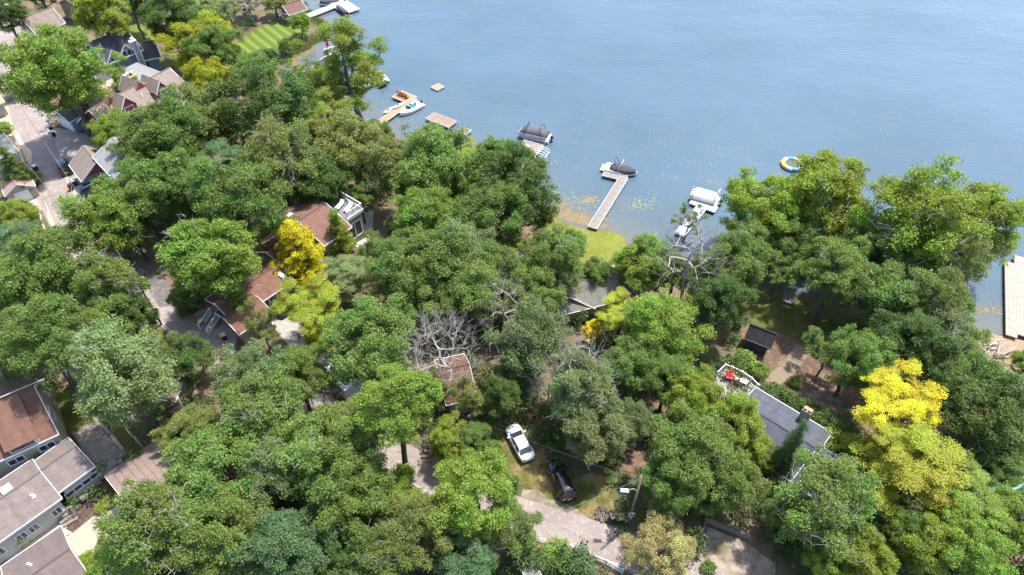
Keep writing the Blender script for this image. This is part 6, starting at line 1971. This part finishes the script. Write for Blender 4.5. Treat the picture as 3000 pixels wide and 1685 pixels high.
# deck of the slate house: boards, curved white railing, red chairs
zd = SLATE.z0 + 1.2
poly = [atz(x, y, zd) for x, y in ((2216, 1142), (2196, 1122), (2170, 1104), (2140, 1090), (2120, 1083), (2098, 1105), (2085, 1150), (2150, 1190), (2190, 1168))]
o = thing("timber_deck", "weathered timber deck with curved white railing by slate house", "deck", (poly[0].x, poly[0].y, 0))
lp_ = [Vector((p.x - poly[0].x, p.y - poly[0].y, 0)) for p in poly]
sv = SLATE.rz
ux = Vector((math.cos(sv), math.sin(sv), 0)); uy = Vector((-ux.y, ux.x, 0))
us = [p.dot(uy) for p in lp_]
DKB = mk("grey_deck_board", (0.31, 0.27, 0.245), (0.25, 0.215, 0.195), scale=2, rough=0.85, bump=0.2, blotch=0.15)
t = min(us) + 0.09
while t < max(us):
    xs_ = []
    n = len(lp_)
    for i in range(n):
        a, b = lp_[i], lp_[(i + 1) % n]; ta, tb = us[i], us[(i + 1) % n]
        if (ta > t) != (tb > t):
            xs_.append((a + (b - a) * ((t - ta) / (tb - ta))).dot(ux))
    if len(xs_) >= 2:
        a, b = min(xs_), max(xs_)
        cc = ux * ((a + b) / 2) + uy * t
        MB().box((cc.x, cc.y, zd + rnd.uniform(-.004, .004)), (b - a, 0.175, 0.05), rz=sv).build("deck_board", DKB, o)
    t += 0.19
mb = MB()
for p in lp_: mb.box((p.x * 0.95, p.y * 0.95, zd / 2 - 0.3), (0.18, 0.18, zd + 0.3))
mb.build("deck_posts", TIMBER, o)
railing(o, [(p.x, p.y, zd + 0.03) for p in lp_[:6]], 1.0, 0.2)
RED = mk("red_resin", (0.70, 0.02, 0.015), (0.6, 0.015, 0.012), rough=0.45)
for i, (px, rz_) in enumerate([((2136, 1106), -0.3), ((2148, 1101), -0.9)]):
    p = atz(*px, zd + 0.3)
    chair("red_chair", ["red slatted chair at the left of the timber deck", "red slatted chair next to the white bench on deck"][i], (p.x, p.y, zd + 0.03), rz_, RED, "red chairs on the deck", 1.15)
p = atz(2166, 1114, zd + 0.3)
o = thing("white_bench", "white bench against the curved railing of the deck", "bench", (p.x, p.y, zd + 0.03), math.atan2((poly[2] - poly[3]).y, (poly[2] - poly[3]).x))
MB().box((0, 0, 0.45), (1.9, 0.55, 0.06)).build("seat", WHITE, o)
for x in (-0.85, 0.85): MB().box((x, 0, 0.21), (0.08, 0.5, 0.42)).build("leg", WHITE, o)
MB().box((0, 0.1, 0.18), (1.7, 0.06, 0.06)).build("stretcher", WHITE, o)
p = atz(2158, 1122, zd + 0.2)
o = thing("flower_pot", "pot of red flowers on the timber deck", "flower pot", (p.x, p.y, zd + 0.03))
MB().lathe([(0.18, 0), (0.26, 0.35), (0.28, 0.36)], n=12).build("pot", CLAY, o)
pf = PROTO["bush2"]; k = link("flowers", pf["crown"], o); k.scale = (0.25, 0.25, 0.25); k.location.z = 0.25; k.color = (0.5, 0.08, 0.04, 1)

# sunroom patio furniture and deck loungers
h, x0, x1, y0, y1 = SUNR
Mh = Matrix.Translation(h.c) @ Matrix.Rotation(h.rz, 4, 'Z')
for i, (x, y) in enumerate(((x0 + 1.2, y0 + 2.6), (x0 + 1.6, y0 + 1.2))):
    o = thing("sun_lounger", ["cream lounger on the roof deck, nearer the red roof ridge", "cream lounger on the roof deck, nearer the near railing"][i], "lounger", Mh @ Vector((x, y, 4.71)), h.rz + 0.3, "roof deck loungers")
    MB().box((0, 0, 0.35), (1.6, 0.65, 0.1)).build("cushion", COVER_WHT, o); MB().box((0.75, 0, 0.55), (0.6, 0.65, 0.1), ry=-0.8).build("backrest", COVER_WHT, o)
    for xx in (-0.7, 0.7):
        for yy in (-0.28, 0.28): MB().box((xx, yy, 0.15), (0.06, 0.06, 0.3)).build("leg", BLACK, o)
for i, px in enumerate(((1056, 690), (1064, 680), (1046, 693))):
    p = at(*px, 0.4)
    chair("patio_chair", ["black patio chair nearest the glass door", "black patio chair at the lake end of the white patio", "black patio chair beside the lime tree"][i], (p.x, p.y, ground(p.x, p.y) + 0.07), 2.0 + i, BLACK, "patio chairs by the sunroom")
p = at(1093, 732, 0.4)
o = thing("black_planter", "large round black planter below the white patio", "planter", (p.x, p.y, ground(p.x, p.y)))
MB().lathe([(0.55, 0), (0.75, 0.9), (0.82, 0.95), (0.70, 0.97), (0.66, 0.85)], n=18).build("pot", BLACK, o, smooth=True)
MB().lathe([(0.0, 0.80), (0.66, 0.80), (0.66, 0.84), (0.0, 0.84)], n=18).build("soil", MULCH, o)
for (lab, px) in (("blue mailbox on a post by the blue garage drive", (141, 358)), ("blue mailbox on a post across the road near the shed", (86, 516))):
    p = at(*px, 0.9)
    o = thing("mailbox", lab, "mailbox", (p.x, p.y, ground(p.x, p.y)), 0.4, "blue mailboxes")
    MB().box((0, 0, 0.5), (0.1, 0.1, 1.1)).build("post", TIMBER, o)
    mb = MB(); mb.loft([[(x, 0.13 * math.cos(a), 1.12 + 0.14 * math.sin(a)) for a in [math.pi * k / 6 for k in range(7)]] + [(x, -0.13, 1.0), (x, 0.13, 1.0)] for x in (-0.28, 0.28)])
    mb.build("box", mk("mailbox_blue", (0.05, 0.20, 0.55), rough=0.4), o); MB().box((0.0, 0.16, 1.22), (0.04, 0.02, 0.2)).build("flag", mk("red_plastic", (0.55, 0.05, 0.03)), o)
# garden bits on the lake lawn at right
p = at(2312, 870, 0.5)
o = thing("picnic_bench", "weathered timber swing bench on the garden lawn", "bench", (p.x, p.y, ground(p.x, p.y)), 1.2)
mb = None
for k in range(6): MB().box((0, -0.75 + 0.3 * k, 0.85), (3.2, 0.27, 0.06)).build("slat", WOOD, o)
for x in (-1.4, 1.4):
    for y in (-0.7, 0.7): MB().box((x, y, 0.4), (0.12, 0.12, 0.85)).build("leg", TIMBER, o)
MB().box((1.6, 0, 1.0), (0.25, 1.6, 0.3)).build("end_board", WHITE, o)
for lab, px, s_ in (("heap of dark firewood beside the navy shed", (2160, 938), 1.0), ("heap of cut branches on the beach at right", (2900, 1035), 1.5)):
    p = at(*px)
    o = thing("wood_heap", lab, "wood heap", (p.x, p.y, ground(p.x, p.y)), 0.3)
    for k in range(26):
        a = Vector((rnd.uniform(-1.3, 1.3), rnd.uniform(-0.9, 0.9), 0.1 + 0.5 * rnd.random())) * s_
        d = Vector((rnd.uniform(-1, 1), rnd.uniform(-0.35, 0.35), rnd.uniform(-0.15, 0.15))).normalized() * rnd.uniform(0.4, 1.1) * s_
        MB().tube([a - d, a + d], 0.06 * s_ * rnd.uniform(0.6, 1.2), 6).build("log", DEADBARK if s_ > 1.2 else BARK, o)

# ------------------------------------------------------------------ trees (2576-wide view: crown centre x, y, half-width, kind, colour, place)
G1 = "oaks of the closed canopy between road and lake"
G2 = "oaks in the bottom left wood"
TREES = [
    # top left
    (8, 40, 48, "oak1", "dark", "in the top left corner above the road"), (95, -18, 40, "oak3", "dark", "behind the tan garage at the top edge"),
    (245, 42, 74, "oak2", "lime", "just right of the tan garage"), (440, 55, 72, "oak3", "dark", "behind the blue house, left of the bare brush"),
    (330, 15, 48, "oak1", "dark", "at the top edge above the back lawn"), (520, 30, 55, "oak4", "mid", "at the top edge left of the grey brush", 0.6),
    (570, 25, 52, "thin1", "grey", "mixed with bare twigs above the striped lawn", 0.6), (622, 5, 40, "oak4", "grey", "along the top edge of the striped lawn", 0.6), (688, 8, 34, "oak1", "olive", "at the top edge left of the boathouse", 0.6),
    (625, 8, 46, "dead2", "mid", "with pale twigs at the top edge near the boathouse", 0.6),
    (500, 110, 82, "maple2", "ylime", "left of the striped lawn, largest there"), (548, 138, 62, "oak3", "mid", "at the lower left corner of the striped lawn"),
    (150, 182, 116, "oak1", "bright", "overhanging the left road, largest there"), (215, 245, 42, "oak1", "bright", "hanging over the small blue garage"),
    (300, 190, 52, "thin1", "bright", "between the blue house and the tan dormered house"),
    (650, 185, 62, "oak1", "mid", "just below the teal canoe"), (530, 215, 60, "maple1", "ylime", "right of the flat grey annex roof"), (505, 265, 46, "locust1", "olive", "beside the red dormer"),
    (650, 295, 118, "maple1", "dark", "the broadest round crown left of the cottonwood"), (790, 205, 48, "oak4", "mid", "beside the shore end of the weathered dock"), (755, 195, 38, "thin1", "lime", "over the shore end of the weathered dock"),
    (812, 240, 55, "oak3", "dark", "left of the cottonwood trunk"), (892, 262, 36, "thin1", "dark", "low against the cottonwood trunk"),
    (888, 155, 92, "tall1", "lime", "standing at the water's edge before the white dock"),
    (752, 55, 27, "maple2", "bright", "standing alone on the lawn before the boathouse"),
    (725, 290, 60, "oak3", "grey", "between the dark maple and the lime tree"), (825, 315, 78, "locust2", "lime", "below the cottonwood"),
    (300, 325, 55, "oak1", "bright", "over the left gable of the dormered house"), (405, 340, 66, "oak3", "teal", "in front of the dormered house"), (360, 375, 62, "oak4", "mid", "behind the grey house"),
    (500, 325, 92, "oak1", "olive", "right of the blue green oak"), (420, 390, 95, "oak2", "mid", "above the road bend oak"), (540, 430, 78, "locust1", "teal", "with flat dark boughs left of the brown canopy roof"),
    (720, 400, 92, "oak4", "olive", "over the canopy lodge"), (900, 375, 92, "oak1", "olive", "left of the tan dock shore end"), (958, 345, 36, "oak3", "mid", "at the shore end of the tan dock"),
    (270, 560, 92, "oak2", "bright", "reaching over the left road at the bend"), (360, 500, 92, "oak1", "mid", "behind the road bend oak"), (450, 480, 82, "oak3", "mid", "between the road bend oak and the dense round oak"),
    (330, 585, 54, "oak3", "mid", "low over the road bend"),
    (620, 525, 122, "maple2", "mid", "dense and round left of the roof deck"), (533, 668, 106, "oak2", "bright", "spreading over the long brown roof"), (465, 740, 40, "oak1", "mid", "beside the white flowering shrub"), (600, 610, 60, "oak4", "bright", "above the middle brown roof"),
    (755, 640, 78, "ginkgo", "gold", "glowing in front of the roof deck house"), (850, 595, 46, "spire", "lime", "beside the sliding glass door"),
    (775, 770, 76, "locust2", "ylime", "beside the covered car"), (805, 845, 52, "locust1", "ylime", "low below the covered car"), (605, 770, 40, "spire", "bright", "left of the grey driveway"), (655, 815, 55, "thin1", "olive", "right of the lidded bins"),
    (880, 690, 62, "locust1", "pale", "right of the golden conical tree"), (935, 640, 46, "thin1", "mid", "beside the black planter"),
    # left edge
    (45, 625, 78, "locust1", "teal", "at the left edge by the board fence"), (45, 545, 46, "maple2", "lime", "at the left edge below the garden shed"), (40, 428, 40, "spruce", "mid", "beside the white house"),
    (150, 700, 105, "oak3", "mid", "below the end of the white board fence"), (45, 745, 92, "oak1", "mid", "at the left edge below the blue green one"), (265, 735, 88, "oak4", "mid", "left of the leaning pole"), (318, 802, 60, "oak3", "dark", "behind the leaning pole"),
    (75, 850, 104, "bole1", "mid", "over the leaning grey trunk"), (30, 880, 70, "oak4", "dark", "at the left edge above the red brown house"), (235, 860, 80, "oak3", "mid", "beside the olive tree by the road"),
    (320, 960, 118, "oak2", "pale", "broad and pale over the side lawn"), (470, 915, 62, "maple1", "dark", "right of the tool shed, rounded"), (392, 862, 42, "thin1", "olive", "beside the road below the pole"), (445, 1050, 48, "thin1", "purple", "beside the planter edge"),
    # bottom left wood
    (640, 945, 94, "oak1", "grey", "below the low beige building"), (755, 965, 78, "oak3", "mid", "left of the camper trailer"), (800, 985, 55, "dead2", "mid", "leaning over the camper trailer"),
    (655, 1060, 112, "oak4", "mid", "right of the purple tree"), (545, 1180, 118, "oak1", "mid", "right of the metal roof garage"), (480, 1090, 70, "oak3", "olive", "below the purple tree"), (810, 1150, 112, "oak2", "mid", "left of the road in the lower wood"), (690, 1190, 100, "oak3", "grey", "in the middle of the lower left wood"),
    (985, 1015, 104, "bole1", "bright", "above the road, left of the dead tree"), (925, 862, 108, "oak1", "mid", "right of the yellow green trees"), (870, 1240, 110, "oak1", "mid", "at the left side of the tarmac bend"), (900, 1090, 80, "oak3", "grey", "over the road left of the bend"),
    (400, 1350, 128, "oak4", "mid", "at the bottom edge right of the cream driveway"), (570, 1350, 110, "oak2", "mid", "at the bottom edge left of the leaning dark trunk"), (720, 1380, 110, "oak3", "teal", "at the bottom edge below the wood"), (300, 1425, 60, "oak1", "bright", "at the bottom edge beside the flower bed"),
    (780, 1350, 40, "thin1", "lime", "small among the bottom oaks"), (850, 1420, 75, "oak1", "dark", "at the bottom edge left of the light crown"), (960, 1410, 85, "oak4", "mid", "at the bottom edge below the light crown"),
    (1000, 1290, 62, "oak3", "bright", "left of the road below the bend"), (1200, 1250, 110, "oak1", "bright", "in front of the parking lawn"), (1075, 1340, 92, "oak3", "olive", "at the bottom left of the parking lawn oak"), (1160, 1410, 78, "oak2", "teal", "at the bottom edge below the parking lawn"), (1280, 1330, 70, "oak4", "mid", "overhanging the road by the picket fence"),
    (1130, 1105, 60, "maple2", "lime", "by the rough steps left of the white sedan"), (1190, 1120, 48, "oak3", "mid", "between the lime maple and white sedan"), (1085, 975, 56, "maple2", "olive", "in front of the brown cottage"), (1185, 1000, 52, "thin1", "olive", "right of the brown cottage"), (1262, 985, 56, "oak3", "dark", "behind the white sedan"),
    (1110, 875, 120, "dead1", "mid", "the largest bare crown over the brown cottage", 1.22), (1265, 775, 62, "dead2", "mid", "bleached, left of the olive grey roof", 1.22), (1450, 925, 80, "dead2", "mid", "bare among oaks above the black car", 1.22), (1380, 960, 60, "dead1", "mid", "bare between two grey oaks behind the sedan", 1.22),
    (1335, 855, 100, "oak4", "grey", "with bare twigs right of the big dead tree"), (1455, 985, 105, "oak4", "grey", "with bare twigs above the two cars"), (1500, 1082, 86, "oak2", "grey", "overhanging the black car"), (1308, 930, 50, "oak3", "dark", "between the two grey oaks"),
    # middle canopy
    (1075, 560, 86, "oak2", "bright", "right of the white patio"), (1140, 535, 52, "locust2", "ylime", "poking out of the canopy right of the patio"), (1235, 560, 88, "oak1", "mid", "in the canopy behind the dark round lakeside maple's left side"), (1290, 490, 108, "maple1", "dark", "dark and round beside the lakeside lawn"),
    (1100, 430, 95, "oak3", "mid", "in the canopy between the shore and white patio"), (1175, 405, 50, "locust1", "ylime", "on the shore left of the tan pontoon boat"), (1078, 368, 56, "oak1", "mid", "in front of the brown platform"), (1250, 400, 58, "oak3", "mid", "next to the tan pontoon boat"), (1310, 430, 58, "oak1", "mid", "beside the boat lift frame"), (1000, 430, 78, "oak4", "olive", "at the lake side of the roof deck, olive tinged"),
    (1000, 690, 92, "oak1", "mid", "in the canopy just below the black planter"), (1095, 670, 98, "oak2", "mid", "at the heart of the canopy right of black planter"), (1170, 640, 78, "oak3", "grey", "in the canopy above the bleached dead tree"), (1255, 690, 84, "oak4", "mid", "in the canopy left of the lakeside lawn oak"), (1382, 662, 86, "oak2", "mid", "beside the lakeside lawn, left of olive roof"), (1330, 745, 76, "oak1", "mid", "just left of the olive grey roof"), (1190, 745, 82, "oak3", "mid", "in the canopy above the big dead tree"), (1085, 770, 66, "oak1", "mid", "in the canopy left of the big dead tree's top"),
    (1000, 578, 34, "thin1", "dark", "at the edge of the white patio"), (905, 500, 45, "oak3", "mid", "behind the privacy fences"), (1280, 640, 48, "locust2", "lime", "small in the canopy above the bleached tree"),
    (1180, 480, 70, "oak1", "mid", "in the canopy near the shore behind the yellow green tree"), (820, 460, 70, "oak3", "dark", "behind the roof deck"),
    # right of centre
    (1622, 675, 72, "oak2", "bright", "over the olive grey roof at its lake end"), (1560, 790, 62, "locust2", "ylime", "in front of the olive grey roof"), (1490, 828, 30, "locust1", "yellow", "small below the olive grey roof"), (1655, 840, 98, "maple2", "bright", "right of the yellow green tree below olive roof"),
    (1590, 920, 75, "oak1", "mid", "below the bright maple"), (1745, 640, 98, "dead2", "mid", "standing tall beside the white T dock", 1.22), (1730, 560, 40, "thin1", "mid", "leafy at the foot of the white T dock"),
    (1800, 770, 80, "oak3", "dark", "left of the garden lawn"), (1830, 680, 86, "oak2", "mid", "behind the garden lawn near the white T dock"), (1905, 520, 92, "oak1", "lime", "at the shore left of the water trampoline"), (2065, 500, 104, "oak2", "lime", "at the shore below the water trampoline"),
    (1880, 620, 72, "oak3", "mid", "between the lake trees and garden lawn"), (2000, 610, 76, "oak1", "mid", "behind the timber swing bench"),
    (2310, 570, 128, "oak4", "lime", "largest over the water at right"), (2450, 560, 105, "oak2", "lime", "leaning over the water near the pale pier"), (2390, 660, 80, "oak4", "olive", "over the beach beside the pale pier"),
    (2100, 700, 92, "oak3", "mid", "right of the timber swing bench"), (2185, 650, 82, "oak1", "mid", "over the hidden pale dock"), (2250, 740, 92, "oak2", "mid", "right of the hidden dock, above the steps"), (2340, 770, 92, "oak4", "mid", "left of the beach"), (2392, 850, 66, "oak3", "mid", "beside the branch heap"),
    (2090, 880, 60, "thin1", "mid", "beside the timber steps"), (2150, 910, 82, "oak1", "mid", "on the earth slope, dark trunk showing"), (2280, 870, 88, "oak3", "dark", "below the beach oaks"), (2360, 880, 70, "dead2", "mid", "bare above the golden tree"), (2450, 968, 76, "oak1", "mid", "at right below the branch heap"), (2578, 925, 42, "oak3", "bright", "at the right edge by the pier"),
    (2250, 1035, 100, "locust2", "gold", "on the slope beside the hedge"), (2320, 1190, 122, "locust1", "ylime", "broadest yellow crown at lower right"), (2200, 1170, 72, "maple2", "lime", "between hedge and the broad yellow crown"), (2480, 1060, 108, "oak2", "dark", "at the right edge above the teal roof"), (2395, 1000, 70, "oak4", "dark", "right of the golden feathery tree"),
    (2540, 1310, 82, "oak2", "bright", "covering the teal roof"), (2450, 1370, 92, "oak1", "bright", "at the bottom right corner"), (2240, 1320, 84, "maple2", "dark", "below the broad yellow crown"), (2320, 1370, 76, "oak3", "lime", "at the bottom edge below the broad yellow crown"), (2520, 1180, 70, "oak3", "mid", "at the right edge below the dark oak"),
    (1850, 1070, 82, "maple2", "lime", "over the deck side of the slate house"), (1740, 990, 80, "oak1", "lime", "left of the timber deck"), (1680, 960, 72, "oak3", "mid", "behind the lime oak left of the deck"), (1912, 1150, 44, "maple1", "lime", "against the near roof edge of the slate house"),
    (1740, 1135, 112, "oak3", "mid", "between the black car and slate house"), (1690, 1210, 86, "oak1", "mid", "behind the street lamp"), (1600, 1060, 52, "oak4", "grey", "right of the black car"), (1850, 1215, 78, "oak2", "mid", "in front of the slate house"),
    (2062, 1258, 116, "oak4", "mid", "with bare twigs, the broadest oak below the slate house"), (1990, 1120, 36, "spruce", "teal", "against the slate roof", 2.3, (2270, 1395)), (1978, 1300, 58, "oak3", "mid", "above the gravel lot"),
    (1660, 1375, 84, "maple2", "cream", "at the bottom edge left of the gravel lot"), (2180, 1410, 76, "oak2", "lime", "at the bottom edge right of the gravel lot"), (2088, 1420, 60, "oak1", "bright", "at the bottom edge beside the gravel lot"), (1772, 1230, 58, "oak1", "mid", "behind the gravel lot wall"),
    (1500, 705, 46, "oak2", "mid", "reaching over the olive grey roof from its left"), (2385, 595, 92, "oak2", "lime", "between the two big lime trees over the water"), (1985, 545, 78, "oak3", "lime", "between the two lime trees by the trampoline"),
    (2420, 1250, 92, "locust2", "lime", "right of the broad yellow crown"),
    (1965, 690, 55, "thin1", "mid", "at the lake edge of the garden lawn"), (2125, 600, 66, "oak2", "mid", "behind the hidden pale dock, at the shore"), (2300, 690, 76, "oak3", "mid", "under the largest tree over the water"), (1700, 690, 60, "oak3", "mid", "left of the tall dead tree by the T dock"), (1432, 608, 34, "oak1", "mid", "on the bank left of the lakeside lawn"),
]
for (x, y, r, k, c, pl, *more) in TREES:
    plant(x, y, r, k, c, pl, hs=more[0] if more else 1.0, base=more[1] if len(more) > 1 else None)

# ------------------------------------------------------------------ shrubs
SHR = [(2264 / S25 + 10, 985, 26, "bush1", "dark", "at the upper end of the clipped hedge")]
def shrub(px, py, r_m, kind, col, place, hs=1.0, group=None, tint=None):
    pr = PROTO[kind]; s = r_m / pr["R"]
    p = at(px, py, 0.5 * pr["H"] * s * hs)
    o = link("shrub", None); o.location = (p.x, p.y, ground(p.x, p.y)); o.scale = (s, s, s * hs); o.rotation_euler.z = rnd.uniform(0, 6.28); o.empty_display_size = 0.3
    tag(o, "%s shrub %s" % (CW.get(col, col), place), "shrub", group)
    link("stem", pr["trunk"], o)
    c = link("foliage", pr["crown"], o); b = tint or GREENS[col]; k = rnd.uniform(0.9, 1.1); c.color = (b[0] * k, b[1] * k, b[2] * k, 1)
    return o
shrub(835, 140, 1.8, "bush1", "dark", "nearest the water at the striped lawn", 1.3)
shrub(795, 160, 1.7, "bush2", "dark", "next to the teal canoe", 1.4); shrub(770, 166, 1.6, "bush1", "dark", "third from the water at the striped lawn", 1.3)
shrub(866, 128, 1.5, "bush2", "lime", "on the reedy bank below the lone maple")
for i in range(9):                                            # clipped hedge below the slate roof
    t = i / 8
    shrub(2272 + (2480 - 2272) * t, 1150 + (1275 - 1150) * t, 1.55, "bush1" if i % 2 else "bush2", "dark", "in the hedge along the slate roof, %s from the steps" % ("first", "second", "third", "fourth", "fifth", "sixth", "seventh", "eighth", "ninth")[i], 1.1, "hedge along the slate roof")
shrub(2455, 1310, 2.3, "bush1", "lime", "at the corner of the slate roof wing")
shrub(1630, 1625, 1.6, "bush1", "bright", "behind the picket fence, leftmost"); shrub(1695, 1655, 1.7, "bush2", "teal", "behind the picket fence beside the road"); shrub(1585, 1640, 1.2, "bush1", "lime", "beside the short garden fence")
shrub(298, 1610, 0.8, "bush1", "bright", "clipped round in the flower bed, upper"); shrub(252, 1640, 1.0, "bush2", "lime", "in the flower bed by the mauve garage")
shrub(297, 1592, 0.5, "bush2", "rust red", "flowering above the clipped round one", 1.0, None, (0.25, 0.06, 0.04)); shrub(262, 1662, 0.5, "bush2", "red", "flowering at the mauve garage corner", 1.0, None, (0.4, 0.05, 0.04))
shrub(330, 1462, 0.9, "bush1", "lime", "low at the top of the cream driveway"); shrub(300, 1485, 0.8, "bush2", "lime", "low along the cream driveway edge")
shrub(548, 870, 1.5, "bush1", "white flowering", "beside the low beige building", 1.0, None, (0.55, 0.56, 0.5)); shrub(545, 905, 1.3, "bush2", "mid", "in front of the white flowering one")
shrub(110, 520, 1.0, "bush1", "bright", "beside the garden shed bin"); shrub(30, 250, 2.4, "bush1", "mid", "at the left edge beside the cream driveway", 1.3); shrub(8, 375, 1.6, "bush2", "bright", "above the white house roof")
shrub(362, 555, 1.2, "bush1", "dark", "below the grey house wall"); shrub(60, 620, 2.0, "bush1", "lime", "beside the driveway below the garden shed", 1.4)
shrub(2075, 1660, 0.8, "bush2", "mid", "at the lower left corner of the gravel lot")
shrub(1480, 1420, 1.6, "bush1", "dark", "at the left end of the parking lawn"); shrub(1430, 1330, 1.8, "bush2", "mid", "left of the white sedan"); shrub(1418, 1262, 1.6, "bush1", "dark", "behind the sedan, on its left"); shrub(1612, 1280, 1.3, "bush2", "dark", "right of the white sedan bonnet")
shrub(2230, 1090, 1.4, "bush1", "bright", "at the top of the timber steps"); shrub(2180, 1060, 1.8, "bush2", "bright", "below the curved railing"); shrub(2330, 1120, 0.9, "bush1", "mid", "on the slope beside the timber steps")
shrub(1180, 1395, 1.5, "bush1", "bright", "beside the left road segment, below it")

# ------------------------------------------------------------------ undergrowth filling the wood floor (uncountable)
def undergrowth():
    g = np.random.default_rng(77)
    C = []; RC = []
    tries = 0
    while len(C) < 5200 and tries < 60000:
        tries += 1
        px, py = g.uniform(-150, 3150), g.uniform(-40, 1800)
        p = atz(px, py, 4.0)
        if p.y > 175: continue
        d = sdist(p.x, p.y)
        if d < 1.5: continue
        if any(in_poly(p.x, p.y, K) for K in KEEP): continue
        z = ground(p.x, p.y)
        n = g.integers(1, 9)
        hi = 0.5 + 0.36 * n
        for _ in range(n):
            C.append((p.x + g.normal() * 0.75, p.y + g.normal() * 0.75, z + g.uniform(0.15, hi))); RC.append(g.uniform(0.45, 0.95))
    C = np.array(C); RC = np.array(RC)
    me = leaves_mesh("undergrowth", C, RC, 0.75, 42, 0.26, 78)
    o = link("undergrowth", me); o.color = (0.058, 0.10, 0.024, 1)
    tag(o, "low green undergrowth covering the wood floor", "undergrowth", kind="stuff")
undergrowth()

def reeds():
    g = np.random.default_rng(5)
    line = [atz(x, y, 0) for x, y in ((905, 38), (935, 62), (966, 84), (958, 106), (930, 122), (898, 147), (858, 166), (832, 190))]
    line = smooth_line(line, 0.15)
    mb = MB()
    for p in line:
        for _ in range(26):
            q = p + Vector((-abs(g.normal()) * 1.5 + 0.3, g.normal() * 0.5 + abs(g.normal()) * 0.4, 0))
            z = max(ground(q.x, q.y), -0.1); h_ = g.uniform(0.3, 1.0); a = g.uniform(0, 6.28); w = 0.05
            lx, ly = g.normal() * 0.25, g.normal() * 0.25
            dx, dy = math.cos(a) * w, math.sin(a) * w
            mb.add([(q.x - dx, q.y - dy, z), (q.x + dx, q.y + dy, z), (q.x + lx, q.y + ly, z + h_)], [(0, 1, 2)])
    me = bpy.data.meshes.new("shore_reeds"); me.from_pydata(mb.v, [], mb.f); me.materials.append(mk("reed_green", (0.17, 0.20, 0.035), (0.23, 0.22, 0.07), scale=0.6, rough=0.8))
    tag(link("shore_reeds", me), "green reeds and tall grass along the bank below the striped lawn", "reeds", kind="stuff")
reeds()

# ------------------------------------------------------------------ lily pads, algae, weed and painted sun glints on the water
def discs(name, label, spots, mat, z=0.02):
    g = np.random.default_rng(len(spots))
    mb = MB()
    for (x, y, r) in spots:
        n = 7; a0 = g.uniform(0, 6.28); e = g.uniform(0.6, 1)
        k = len(mb.v); zz = z + g.uniform(0, 0.012)
        for j in range(n):
            a = a0 + 5.8 * j / (n - 1)
            mb.v.append((x + r * math.cos(a) * g.uniform(.8, 1.1), y + r * e * math.sin(a) * g.uniform(.8, 1.1), zz))
        mb.f.append(tuple(range(k, k + n)))
    me = bpy.data.meshes.new(name); me.from_pydata(mb.v, [], mb.f); me.materials.append(mat)
    bm = bmesh.new(); bm.from_mesh(me)
    for f in bm.faces:
        if f.normal.z < 0: f.normal_flip()
    bm.to_mesh(me); bm.free()
    tag(link(name, me), label, "water plants", kind="stuff")
g = np.random.default_rng(3)
def cloud(px, py, sx, sy, n, r0, r1):
    out = []
    for _ in range(n):
        p = atz(px + g.normal() * sx, py + g.normal() * sy, 0)
        if sdist(p.x, p.y) < -0.1: out.append((p.x, p.y, g.uniform(r0, r1)))
    return out
sp = []
for a in ((1665, 590, 35, 14, 70), (1700, 600, 30, 12, 40), (1875, 598, 26, 10, 70), (1850, 600, 20, 12, 35), (1915, 585, 30, 12, 40), (1985, 514, 14, 4, 14), (2095, 535, 14, 5, 16), (1620, 478, 8, 5, 8), (1130, 325, 6, 3, 8), (1185, 350, 20, 8, 10), (1770, 640, 30, 14, 30), (1640, 560, 30, 14, 26), (2020, 520, 60, 14, 26), (1780, 575, 12, 6, 8)):
    sp += cloud(*a, 0.07, 0.18)
discs("lily_pads", "pale green lily pads scattered on the water near the docks", sp, mk("lily_pad", (0.17, 0.19, 0.08), (0.12, 0.145, 0.055), scale=2, rough=0.55))
sp = []
for i in range(2600):
    t = g.random(); x = 1612 + 150 * t; y = 632 + 40 * t
    p = atz(x + g.normal() * 14, y - abs(g.normal()) * 28 * (1 - 0.55 * t), 0)
    if sdist(p.x, p.y) < -0.05: sp.append((p.x, p.y, g.uniform(0.05, 0.15)))
sp += cloud(1725, 585, 14, 5, 60, 0.1, 0.3) + cloud(2880, 910, 40, 8, 160, 0.08, 0.2)
discs("floating_algae", "ochre floating weed along the bank beside the long grey dock", sp, mk("ochre_weed", (0.20, 0.145, 0.066), (0.125, 0.092, 0.048), scale=1.5, rough=0.8))
sp = []
for a in ((875, 152, 16, 9, 260), (858, 180, 10, 8, 160), (900, 145, 14, 6, 120)): sp += cloud(*a, 0.10, 0.35)
discs("brown_weed", "brown weed bed in the shallows below the striped lawn", sp, mk("brown_weed", (0.17, 0.12, 0.045), (0.11, 0.085, 0.03), scale=1.5, rough=0.8))
sp = []  # pale discs stand in for sun glints on the ripples
for a in ((1880, 440, 160, 45, 130), (2080, 480, 120, 40, 100), (2250, 420, 200, 60, 80), (2600, 500, 160, 60, 60), (1750, 390, 120, 30, 30)): sp += cloud(*a, 0.035, 0.085)
discs("painted_glints", "scattered pale petals and foam specks on the open water", sp, mk("pale_glint", (0.34, 0.35, 0.34), (0.25, 0.26, 0.25), rough=0.6))
